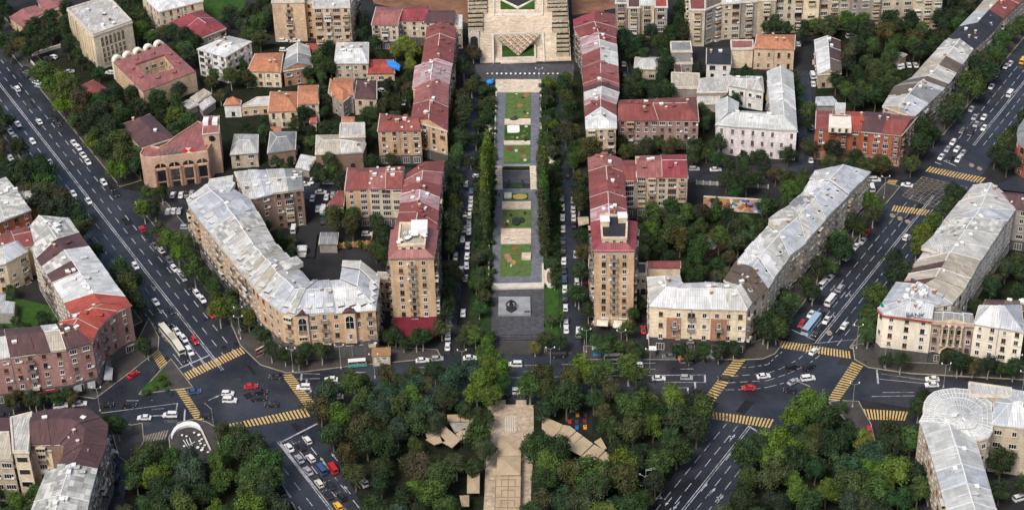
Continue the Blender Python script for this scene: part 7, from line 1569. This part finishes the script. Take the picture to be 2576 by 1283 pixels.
row('L 300,480 L 230,560 L 380,560 L 170,640 L 60,820 L 170,850 L 860,1030 L 960,1040 L 880,1130 L 770,1010 L 1140,1150 L 40,930', 'bright:1', 1.2, 'park', jit=.7); row('L 730,730 L 740,780', 'yellow:1', .9, 'park'); row('L 560,970 L 620,1050 L 760,850 L 600,1240 L 790,900', 'blue:1', 1.2, 'park')
cluster('O 1960,1090 O 2010,1035 O 2080,1040 O 2110,1080 O 2170,1080 O 2210,1110 O 2235,1090 O 2255,1050 O 2305,1060 O 2312,1110 O 2340,1400 O 1790,1400 O 1850,1170', 7.0, 'dark:5 mid:4 bright:3', 1.15, 'park', avoid=AV)
row('I 1560,830 I 1680,680 I 1750,760 I 1800,700 I 1100,860 I 1000,1060 I 1050,960 I 1850,1020', 'mid:2 bright:1', 1.15, 'park'); row('I 1450,930 I 1430,1020 I 1400,1060', 'blue:1', 1.1, 'park'); 
cluster('O 325,1165 O 400,1135 O 470,1160 O 530,1155 O 560,1095 O 640,1100 O 668,1140 O 690,1180 O 720,1400 O 300,1400', 6.8, 'dark:4 mid:5 bright:2', 1.15, 'park', avoid=AV)
row('I 800,600 I 880,640', 'dark:1', 1.0, 'street')
cluster('O -40,1210 O 90,1180 O 110,1190 O 70,1400 O -40,1400', 7, 'mid:2 bright:1', 1.1, 'garden')
cluster('L 1640,930 L 1750,860 L 1900,860 L 1960,1080 L 1700,1130', 7, 'dark:1', 1.0, 'garden')
# left avenue, both kerbs
cluster('E 0,-10 E 330,-20 E 520,120 E 600,250 E 770,340 E 720,460 E 900,600 E 1090,850 E 1130,990 E 1020,1060 E 960,930 E 850,750 E 640,520 E 560,370 E 260,350 E 235,250 E 180,120 E 60,30', 6.6, 'dark:4 mid:4 olive:2', 1.2, 'street', avoid=[[Lp(-90, 10.5), Lp(-90, -12), Lp(400, -12), Lp(400, 10.5)]])
cluster('A -60,800 A 60,880 A 190,1060 A 340,1283 A 60,1300 A -60,1200', 6.8, 'dark:4 mid:3 olive:1', 1.15, 'street', avoid=[[Lp(-90, 11), Lp(-90, -12), Lp(400, -12), Lp(400, 11)]])
cluster('A 260,600 A 420,590 A 560,700 A 600,780 A 800,720 A 900,850 A 880,900 A 900,1000 A 1040,1110 A 1050,1270 A 900,1300 A 700,1283 A 540,1100 A 380,880 A 260,720', 6.6, 'dark:4 mid:4 olive:1 bright:1', 1.25, 'street', avoid=[[Lp(-90, 11), Lp(-90, -12.5), Lp(400, -12.5), Lp(400, 11)]])
cluster('A 560,760 A 840,700 A 980,680 A 1150,640 A 1380,640 A 1400,740 A 1330,830 A 1200,860 A 880,890 A 620,860', 6.6, 'dark:4 mid:2', 1.0, 'garden')
row('A 1290,920 A 1380,900 A 1290,980 A 1420,930 A 1300,860', 'mid:2 bright:1', .95, 'garden', cd=.3)
row('E 1100,150 E 1200,160 E 1060,300 E 1170,290 E 1200,460 E 1290,520 E 1380,560 E 1440,640 E 1330,620 E 1250,500 E 1440,780 E 1550,790 E 1610,850 E 1640,960 E 1720,950 E 1800,930 E 1650,1060 E 1740,1050 E 1850,1010 E 1880,1100 E 1780,1120', 'dark:4 mid:4 olive:1 bright:1', 1.0, 'street', cd=1)
row('F 20,1180 F 60,1210 J 130,60 J 230,100 J 380,80 J 480,90 J 330,130', 'dark:1', .8, 'street', cd=1)
cluster('A 0,260 A 200,270 A 300,330 A 240,380 A 120,420 A 0,400', 6.5, 'dark:3 olive:1', .9, 'street'); cluster('A 180,170 A 330,60 A 510,60 A 530,260 A 330,270 A 180,240', 6.5, 'dark:4', 1.0, 'garden'); cluster('A -40,0 A 100,20 A 60,110 A -40,220', 7, 'dark:1', 1.0, 'garden')
cluster('A 430,320 A 580,290 A 640,430 A 720,440 A 740,540 A 640,520 A 520,450', 6, 'dark:4 bright:1', .85, 'garden'); row('A 1040,190 A 1080,220 A 1030,260 A 1110,260', 'yellow:1 bright:1', .95, 'garden')
cluster('A 1210,210 A 1290,250 A 1480,300 A 1500,440 A 1370,480 A 1300,330', 6.2, 'dark:3 mid:2', .95, 'garden'); cluster('A 1640,60 A 1924,40 B 110,120 B 60,330 A 1850,240 A 1720,160', 6.5, 'dark:3 mid:3', 1.05, 'garden'); cluster('A 850,0 A 1050,0 A 1110,180 A 950,120', 6.5, 'dark:2 mid:1 olive:1', 1, 'garden'); cluster('A 520,590 A 650,580 A 780,640 A 850,620 A 900,720 A 700,760', 7, 'dark:1', .8)
row('A 1580,590 A 1620,560 A 1740,590 A 1840,560 A 1660,700 A 1700,690', 'dark:2 mid:1 olive:2', .85, 'garden'); row('A 1830,480 A 1850,560', 'dark:1', 1.0, 'garden', 'cone')
# upper middle-left gardens
for s, sp_, tp, sz in (('B 480,330 B 600,320 B 590,560 B 340,650 B 330,600 B 430,500', 6, 'dark:4 mid:1', .95), ('B 1010,350 B 1110,330 B 1230,400 B 1180,480 B 1040,440', 6, 'yellow:1 bright:2 mid:1', 1.0), ('B 1000,590 B 1160,560 B 1160,700 B 1100,860 B 950,830 B 920,740', 6, 'dark:2 mid:2 olive:1', .8), ('B 470,640 B 545,600 B 540,900 B 480,930', 6, 'dark:1', .8),
    ('B 250,800 B 380,800 B 390,930 B 260,940', 6.5, 'dark:1', .95), ('B 300,940 B 460,920 B 600,880 B 630,1000 B 440,1010 B 420,1140 B 310,1150', 6, 'mid:1 dark:2 yellow:1', .8), ('B 740,840 B 920,800 B 900,1010 B 820,1000', 6, 'dark:2 mid:1', .85), ('B 780,1090 B 940,1080 B 1030,1060 B 1020,1200 B 900,1240 B 790,1180', 6, 'mid:1 dark:2', .95),
    ('B 450,1170 B 620,1230 B 620,1300 B 440,1283', 6, 'dark:1 mid:1', .85), ('B -80,900 B 90,880 B 90,980 B -80,1000', 6, 'dark:1 mid:1', .8), ('B 760,140 B 890,160 B 890,330 B 780,300', 6.5, 'dark:1', 1.0), ('B 0,60 B 110,80 B 60,240 B -60,240', 6.5, 'dark:3 mid:1', 1.0), ('B 900,340 B 1000,350 B 1010,410 B 900,410', 5, 'dark:1', .6), ('B 0,0 B 120,0 B 110,50 B 0,50', 6, 'dark:1', .9), ('B 100,1130 B 300,1190 B 280,1260 B 90,1240', 6, 'mid:1 dark:1', .6),
    ('B 560,560 B 1000,560 B 1000,600 B 560,590', 6, 'dark:1', .55), ('F 40,440 F 190,430 F 200,600 F 60,600', 6, 'mid:1 dark:2', .85), ('F 220,480 F 310,480 F 300,560 F 220,650', 6, 'mid:1 dark:1', .7), ('F 530,270 F 770,270 F 780,420 F 640,440 F 540,420', 6, 'olive:3 mid:1', 1.0), ('F 830,360 F 920,360 F 1000,500 F 990,690 F 890,640 F 850,460', 6, 'dark:3 mid:1', .9), ('F 640,480 F 860,470 F 860,510 F 640,520', 4, 'bright:1', .4), ('F 470,20 F 640,0 F 640,70 F 480,80', 6, 'dark:1', .8)):
    cluster(s, sp_, tp, sz, 'garden', cd=1.2)
# rows along the gardens
row('O 1186,130 O 1170,178 O 1190,215 O 1165,240 O 1160,270 O 1155,300 O 1160,330 O 1152,360 O 1150,392 O 1145,425 O 1150,455 O 1142,485 O 1140,515 O 1147,545 O 1138,575 O 1135,605 O 1138,635 O 1130,665 O 1132,695 O 1125,725 O 1128,755 O 1120,790 O 1112,820', 'dark:4 olive:2 mid:1', 1.05, 'street', z=6)
row('O 1138,440 O 1132,500 O 1128,560 O 1124,620 O 1120,680 O 1116,740', 'dark:3 olive:1', .95, 'street', z=6)
row('O 1202,190 O 1200,300 O 1192,345 O 1190,395', 'dark:1', .75, 'street')
row('O 1226,410 O 1228,435 O 1222,460 O 1226,485 O 1220,510 O 1224,535 O 1219,560', 'mid:4 bright:2', 1.12, 'street', 'poplar', z=9, jit=.5, sp=4.6)
row('O 1362,415 O 1368,440 O 1362,470 O 1370,498 O 1363,525 O 1371,552 O 1364,580 O 1372,605', 'mid:4 bright:2', 1.12, 'street', 'poplar', z=9, jit=.5, sp=4.6)
row('O 1213,615 O 1205,640 O 1208,690 O 1210,740 O 1202,770', 'dark:1 mid:1', .85, 'street'); row('O 1198,700 O 1212,715 O 1190,840 O 1228,850 O 1206,870 O 1238,880 O 1180,825', 'mid:1 bright:1', .85, 'street'); row('O 1390,690 O 1385,640', 'mid:1', .6)
row('O 1425,200 O 1415,225 O 1422,255 O 1432,290 O 1440,330 O 1450,370 O 1440,400 O 1470,365 O 1460,440 O 1462,480 O 1462,520 O 1450,560 O 1460,600 O 1462,640 O 1455,745 O 1462,690 O 1452,730', 'dark:3 mid:2 olive:2', 1.0, 'street', z=6)
row('O 1385,225 O 1372,250 O 1385,275 O 1378,300 O 1395,320 O 1378,345 O 1390,375 O 1385,398 O 1395,450 O 1400,475 O 1385,500', 'mid:2 bright:1 dark:2', .75, 'street', jit=.6)
row('C 300,620 C 290,890', 'bright:1', .7); row('O 1338,855', 'yellow:1', .6, 'street'); row('O 1362,850 O 1380,845 O 1408,850', 'mid:1 dark:1', .8, 'street'); row('G 350,1060 G 310,1080', 'mid:1', .6)
row('O 1485,775 O 1475,830 O 1500,850 O 1540,850 O 1520,870 O 1565,860 O 1595,780 O 1580,820 O 1590,750', 'dark:2 mid:1', .8, 'street', cd=.4)
row('K 900,40 K 960,60 K 1250,50 K 1330,70 K 1450,40 K 1600,50 K 1680,40 K 1560,60 G 1620,1240', 'dark:2 mid:1', .7, 'street', cd=.4)
row('F 1040,1230 F 1110,1245 F 1190,1250 F 1270,1230 F 1390,1130 F 1000,1235', 'dark:1', .8, 'street', cd=.3)
# right-hand courts
cluster('C 800,270 C 1200,230 C 1200,400 C 900,420 C 860,600 C 810,500', 6.4, 'dark:1', .95, avoid=AV); cluster('C 1120,480 C 1210,400 C 1200,540 C 1180,700 C 1060,740 C 870,740 C 850,620 C 900,570 C 1060,560', 6.4, 'dark:5 mid:1', .95); cluster('C 1170,60 C 1310,40 C 1330,280 C 1200,300', 6.6, 'dark:1', 1.0); cluster('C 1290,480 C 1400,490 C 1420,560 C 1300,560', 6, 'dark:1', .8)
cluster('C 1550,660 C 1750,660 C 1740,760 C 1570,750', 6, 'dark:1 mid:1', .85); cluster('C 1400,760 C 1510,760 C 1520,920 C 1410,900', 6, 'dark:2 mid:1', .95); row('C 1690,540 C 1740,500 C 1850,560 C 1780,530', 'dark:1', .7); row('C 1740,500', 'dark:1', .8, 'garden', 'cone')
cluster('C 400,1000 C 560,1040 C 800,1040 C 1060,1000 C 1320,990 C 1470,1110 C 1460,1200 C 1330,1160 C 1100,1150 C 900,1160 C 700,1160 C 560,1140 C 430,1180', 6.4, 'dark:4 olive:3 mid:1', .95, cd=1.5)
cluster('C 1480,1080 C 1650,1150 C 1924,1200 D 230,1120 D 240,1200 D 0,1200 C 1700,1240 C 1500,1210', 6.4, 'dark:5', .95, cd=1.5); cluster('C 1500,1240 C 1750,1200 C 1924,1220 D 100,1283 C 1924,1340 G 1700,160 G 1560,90', 6.4, 'dark:3 olive:1', .9, cd=1.5)
cluster('D 290,1070 D 460,1090 D 750,1150 D 930,1230 D 900,1270 D 560,1250 D 290,1180', 6.3, 'dark:3 olive:2', .95, cd=1.2)
cluster('D 0,150 D 200,180 D 330,200 D 320,270 D 60,240', 6.5, 'dark:1', 1.0); cluster('D 300,150 D 520,110 D 860,60 D 1100,80 D 1320,100 D 1560,20 D 1540,60 D 1400,220 D 1300,330 D 1180,440 D 1000,430 D 880,440 D 700,300 D 560,300 D 330,260', 6.8, 'dark:5 mid:4 olive:1 bright:1', 1.1, 'court')
cluster('D 560,330 D 880,430 D 1130,520 D 1060,600 D 940,660 D 850,790 D 620,760 D 520,690 D 420,640 D 560,560', 6.8, 'dark:4 mid:4', 1.05, 'court'); cluster('D 250,800 D 360,830 D 350,950 D 250,930', 6, 'mid:1 dark:1', .9); cluster('D 200,600 D 240,620 D 230,760 D 210,700', 6, 'dark:1', .8)
cluster('D 1320,0 D 1600,0 D 1480,120 D 1340,180', 6.5, 'dark:1', 1.0, kind='round')
cluster('D 1924,120 D 1800,140 D 1720,230 D 1560,330 D 1500,450 D 1390,600 D 1340,700 D 1220,830 D 1120,900 D 1000,1040 D 980,1180 D 1020,1283 D 1180,1283 D 1300,1120 D 1500,880 D 1620,680 D 1740,480 D 1924,280', 6.8, 'dark:4 mid:4 bright:1', 1.12, 'street', avoid=[[Rp(60, -12), Rp(60, 12), Rp(400, 12), Rp(400, -12)]], cd=1.5)
cluster('D 1940,760 D 1840,800 D 1760,900 D 1700,1010 D 1620,1080 D 1700,1240 D 1850,1240 D 1880,1060 D 1940,900', 6.6, 'dark:2 mid:3', 1.05, 'street', avoid=[[Rp(60, -12), Rp(60, 12), Rp(400, 12), Rp(400, -12)]])
cluster('G 960,330 G 1260,230 G 1420,300 G 1440,420 G 1700,330 G 1924,290 H 60,200 H -60,330 G 1880,440 G 1650,650 G 1580,800 G 1290,820 G 1270,680 G 940,650 G 950,450', 6.4, 'dark:5 mid:4 olive:1', 1.0, 'court', cd=1.6, avoid=[[Vector((*p.xy, 0)) for p in P('G 1400,540 G 1480,480 G 1590,490 G 1600,560 G 1500,610 G 1410,590')], [Vector((*p.xy, 0)) for p in P('G 1440,235 G 1882,255 G 1882,345 G 1640,330 G 1440,330')]])
row('G 1520,210 G 1515,260', 'mid:1', .9, 'garden', 'cone'); row('G 1330,260 G 1290,290 G 1050,420 G 1040,460', 'bright:1', .9); cluster('H 130,60 H 300,20 H 300,180 H 150,230', 6, 'mid:1', 1.0)
row('G 900,960 G 940,980 G 880,1010', 'dark:1', .9, cd=.3)
row('H 740,240 H 790,320 H 680,280 H 820,260 H 660,400 H 700,420 H 520,540 H 550,600 H 420,690 H 390,740 H 440,720 H 210,790 H 280,860 H 150,870 H 330,900 H 100,960 H 180,1010 H 60,1030 H 20,1120 H 100,1130 H 60,1200 H 0,1220 G 1890,1180', 'dark:2 mid:3 bright:1', 1.08, 'street', cd=1)
row('H 1400,160 H 1340,230 H 1440,220 H 1320,290', 'dark:2 mid:1', 1.05, 'street', cd=.6); row('H 1220,370 H 1180,450 H 1150,520 H 1260,400 H 1120,560', 'bright:1', 1.05, 'street', cd=.6); row('H 960,680 H 1000,740 H 930,760 H 950,830', 'dark:1', 1.05, 'street', cd=.4); row('H 800,920 H 840,960 H 740,1040 H 770,1080 H 720,1190 H 770,1220 H 820,930', 'mid:1', .95, 'street', cd=.4)
cluster('H 1640,830 H 1924,640 H 1960,980 H 1620,960 H 1560,1020 H 1450,1040 H 1520,900', 6.6, 'olive:1 dark:2 mid:1', 1.0, cd=1.5)
row('L 900,110 L 1030,160 L 1380,120 L 1470,150 L 1560,170 L 1660,180 L 1760,190 L 1860,210 L 1420,160', 'dark:2 olive:1', .85, 'street', cd=.6); row('L 1180,400 L 1200,470 L 1160,520', 'dark:1', .8, 'street', cd=.3); row('L 590,450', 'mid:1', .5, cd=.2)
row('I 130,400 I 210,420 I 60,440 I 480,370 I 510,380 I 330,420 I 420,410 I 260,430', 'dark:1 olive:1', .75, 'street', cd=.3); row('I 850,60 I 1080,10 I 1100,40', 'dark:1', .8, 'street', cd=.3)
cluster('E -40,1100 E 130,1070 E 380,1020 E 520,1050 E 400,1130 E 200,1160 E -40,1170', 6, 'dark:1 mid:1', .7, cd=.8); cluster('E 0,860 E 90,860 E 80,930 E 0,920', 5, 'mid:1', .6)
row('I 1235,285 I 1250,310', 'blue:1', .45, 'street', kind='shrub'); cluster('I 1080,400 I 1230,280 I 1280,370', 3.4, 'mid:1', .7, kind='shrub', z=1)
cluster('F 1590,1120 F 1690,1140 F 1820,1240 F 1700,1270 F 1560,1240', 5.5, 'mid:1', .7, 'street')
cluster('C 230,600 C 330,620 C 310,900 C 230,870', 4.2, 'mid:2 dark:2', .9, kind='shrub', z=1); cluster('B 1680,620 B 1790,680 B 1740,880 B 1670,780', 4.5, 'dark:2 mid:1', .9, kind='shrub', z=1)
cluster('K 700,1180 K 560,1283 K 1000,1100', 5, 'dark:1', .9, kind='shrub', z=1, where='park')

cluster('O 1206,210 O 1244,240 O 1238,600 O 1236,760 O 1205,800 O 1195,560', 3.2, 'dark:3 mid:2', 1.0, kind='shrub', z=1, cd=.2); cluster('O 1366,215 O 1396,215 O 1408,460 O 1408,640 O 1395,700 O 1370,660', 3.2, 'dark:3 mid:2', 1.0, kind='shrub', z=1, cd=.2)
row('O 1218,225 O 1222,262 O 1215,300 O 1222,345 O 1214,385', 'dark:1 mid:1', .62, 'street', z=4); row('O 1376,300 O 1388,255 O 1372,340 O 1380,372', 'mid:1', .6, 'street', z=4)
# ================================================================ lamps, signals, people
def lamp(s, h=9, arm=1.4, dbl=True, rot=0, label=''):
    p = P(s)[0]; r = thing('street_lamp', '', 'street lamp', (p.x, p.y, .12)); m = MB(); x, y = p.x, p.y; m.tube((x, y, .1), (x, y, h), .13, .08, 7); m.build('pole', 'granite', r)
    m = MB(); m.tube((x, y, .1), (x, y, .9), .26, .22, 8); m.build('base', 'trim', r)
    for sx in ((-1, 1) if dbl else (1,)):
        e = Vector((x+cos(rot)*arm*sx, y+sin(rot)*arm*sx, h+.5)); m = MB(); m.tube((x, y, h-.1), e, .06, .05, 5); a = m.build('arm', 'granite', r)
        m = MB(); m.tube(e+Vector((0, 0, -.15)), e+Vector((0, 0, .3)), .16, .24, 8); m.tube(e+Vector((0, 0, .3)), e+Vector((0, 0, .45)), .24, .1, 8); m.build('lamp_head', 'light', a)
    LAMPS.append((r, s)); return r
LAMPS = []
for s in ('L 635,510', 'L 1318,362', 'L 872,212', 'L 1905,420', 'L 1850,300', 'L 665,70', 'K 1035,250', 'K 290,240', 'K 560,100', 'K 820,110', 'J 895,290', 'J 280,245', 'J 1700,330', 'J 640,220', 'I 755,540', 'I 215,480', 'I 535,470', 'I 1810,1', 'H 870,210', 'E 1810,1200', 'C 205,620', 'J 1555,258'):
    lamp(s, 9 if s[0] != 'C' else 6)
for i, (r, s) in enumerate(sorted(LAMPS, key=lambda t: proj(t[0].location)[0])): r['label'] = '%s twin-headed street lamp with white globes, counting across the view from the left' % ordn(i); r['group'] = 'twin-headed street lamps'
def signal(s, h, ax, ay, label):
    p = P(s)[0]; x, y = p.x, p.y; r = thing('traffic_light', label, 'traffic light', (x, y, .12)); m = MB(); m.tube((x, y, .1), (x, y, h), .13, .1, 7); m.build('pole', 'metal', r); m = MB(); e = Vector((x+ax, y+ay, h+.2)); m.tube((x, y, h-.3), e, .09, .06, 6); a = m.build('arm', 'metal', r)
    for q in (e, Vector((x+ax*.1, y+ay*.1-.25, 3))):
        m = MB(); m.box((q.x, q.y, q.z-1.1), .35, .3, 1.0); hd = m.build('signal_head', 'darkm', r if q.z < 4 else a)
        for k, c in enumerate(('hred', 'marky', 'greenp')): m = MB(); m.tube((q.x, q.y-.16, q.z-.3-k*.3), (q.x, q.y-.2, q.z-.3-k*.3), .1, .1, 8); m.build('lens', c, r if q.z < 4 else a) if False else m.build('lens', c, r)
signal('L 305,470', 6.5, -4, 2.5, 'traffic light with a long bracket arm at the lower side of the right junction')
signal('L 405,470', 5, .5, 0, 'thin traffic light post right of the long-armed signal')
signal('I 1605,640', 6.5, -2.5, 2.8, 'traffic light with arm at the lower left junction by the crosswalk')
signal('J 930,440', 5, -.5, 0, 'short traffic light at the end of the middle crosswalk')
signal('K 1003,1130', 8, 2.5, .5, 'tall mast with three cross arms and cameras by the lower right avenue'); r = THINGS[-1]; p = r.location
for z, a0, L_ in ((7.4, .1, 2.6), (5.6, -.6, 2), (5.0, 2.6, 2)): m = MB(); m.tube((p.x, p.y, z), (p.x+cos(a0)*L_, p.y+sin(a0)*L_, z+.3), .06, .05, 5); m.box((p.x+cos(a0)*L_, p.y+sin(a0)*L_, z+.1), .6, .4, .35); m.build('camera_arm', 'whitep', r)
m = MB(); m.box((p.x-1.2, p.y, .1), .8, .6, 1.6); tag(m.build('cabinet', 'whitep', origin=Vector((p.x-1.2, p.y, .1))), 'pale control cabinet at the foot of the tall camera mast', 'cabinet')
def person(s, top, label, rz=0, walk=.25):
    p = P(s)[0]; r = thing('person', label, 'person', (p.x, p.y, .17), rz)
    J = [(0, 0, .92), (0, .0, 1.18), (0, .01, 1.42), (0, .02, 1.54), (0, .04, 1.68), (.19, 0, 1.40), (.25, -.05, 1.12), (.24, .05, .86), (-.19, 0, 1.40), (-.25, .06, 1.12), (-.24, .14, .86), (.1, 0, .88), (.11, walk*.5, .48), (.11, walk*.6, .06), (.11, walk*.6+.16, .03), (-.1, 0, .88), (-.11, -walk*.3, .48), (-.11, -walk, .08), (-.11, -walk+.15, .03)]
    E_ = [(0, 1), (1, 2), (2, 3), (3, 4), (2, 5), (5, 6), (6, 7), (2, 8), (8, 9), (9, 10), (0, 11), (11, 12), (12, 13), (13, 14), (0, 15), (15, 16), (16, 17), (17, 18)]
    Rr = [.15, .15, .16, .06, .11, .07, .05, .04, .07, .05, .04, .1, .075, .05, .045, .1, .075, .05, .045]
    nm = 'cloth_%d' % len(THINGS); MATS[nm] = plain(nm, top, .9, .2, 3); skinfig('body', nm, r, J, E_, Rr, (0, 0, 0))
    m = MB(); 
    def sph(c, q, mi=0, zmin=-1):
        for i in range(8):
            for j in range(5):
                a0, a1 = 2*pi*i/8, 2*pi*(i+1)/8; b0, b1 = -pi/2+pi*j/5, -pi/2+pi*(j+1)/5
                if sin(b1) < zmin: continue
                m.face([(c[0]+q*cos(a)*cos(b), c[1]+q*cos(b)*sin(a), c[2]+q*1.15*sin(b)) for a, b in ((a0, b0), (a1, b0), (a1, b1), (a0, b1))])
    o = wpos(r); sph((o.x, o.y-.01, o.z+1.71), .122, zmin=0); hh = m.build('hair', 'darkm', r)
    m = MB(); sph((o.x, o.y+.03, o.z+1.66), .105); m.tube((o.x, o.y+.12, o.z+1.66), (o.x, o.y+.16, o.z+1.63), .02, .025, 4); m.build('head', 'skin', r)
MATS['skin'] = plain('skin', (.45, .27, .18), .6, .05)
for s, c, l, rz in (('J 1755,735', (.02, .02, .025), 'person in black standing on the stone path beside the sunken oval', 0), ('J 1782,820', (.1, .1, .12), 'person in grey walking on the stone path left of the upper canopy', .3), ('G 243,1180', (.02, .02, .03), 'person in dark clothes at the right edge of the statue plaza', 1), ('G 180,190', (.03, .03, .04), 'person in black by the right edge of the lower promenade', .5), ('F 1810,180', (.25, .3, .35), 'person in pale blue at the left edge of the lower promenade', .2), ('F 1830,200', (.03, .03, .03), 'person in black next to the pale blue walker', .2), ('L 545,480', (.02, .02, .02), 'person in black waiting at the lower end of the right junction crosswalk', 0), ('L 730,190', (.03, .03, .04), 'person in dark coat on the pavement corner by the curved bank block', .8),
    ('C 383,910', (.03, .03, .03), 'person in black walking in the street right of the gardens', 0), ('D 1000,900', (.3, .3, .3), '', 0)):
    if l: person(s, c, l, rz)

# ================================================================ labels that single each thing out
def nearlm(x, y):
    b = sorted(LM, key=lambda t: (t[1]-x)**2+((t[2]-y)*1.0)**2)[0]; dx, dy = x-b[1], y-b[2]
    if abs(dx) > abs(dy)*1.1: rel = 'right of' if dx > 0 else 'left of'
    else: rel = 'behind' if dy > 0 else 'in front of'
    return rel+' '+b[0]
from collections import defaultdict
G_ = defaultdict(list)
for r in TALL: G_[(r['_k'], nearlm(r.location.x, r.location.y))].append(r)
for (k_, w), l in G_.items():
    l.sort(key=lambda r: proj(r.location)[0])
    for i, r in enumerate(l):
        r['label'] = ('lone %s %s' % (k_, w)) if len(l) == 1 else '%s %s from the left, %s' % (ordn(i), k_, w)
        nm = r.name.split('.')[0]
        r['group'] = {'park_tree': 'trees of the park below the cross street', 'street_tree': 'trees lining the streets', 'garden_tree': 'trees in courts and gardens', 'court_tree': 'trees of the wooded courts', 'poplar_tree': 'poplars along the gardens', 'conical_tree': 'conical trees', 'shrub': 'shrubs'}[nm]
G_ = defaultdict(list)
for r in CARS: G_[(r['_k'], r['_p'])].append(r)
for (k_, w), l in G_.items():
    l.sort(key=lambda r: (proj(r.location)[1]))
    for i, r in enumerate(l): r['label'] = ('%s %s' % (k_, w)) if len(l) == 1 else '%s %s from the top %s' % (ordn(i), k_, w)
    for r in l: r['group'] = 'vehicles '+w if len(w.split()) < 8 else 'vehicles in one lane'
for r in THINGS:
    for q in ('_k', '_p', '_m', '_w'):
        if q in r: del r[q]
from collections import Counter
print(Counter(t.name.split('.')[0] for t in THINGS).most_common(9))
print('TREES', len(TALL), 'CARS', len(CARS), 'OBJ', len(bpy.data.objects))
bad = [(r.name, r['label']) for r in THINGS if not 4 <= len(r['label'].split()) <= 16]; print('BADLABEL', bad[:20])
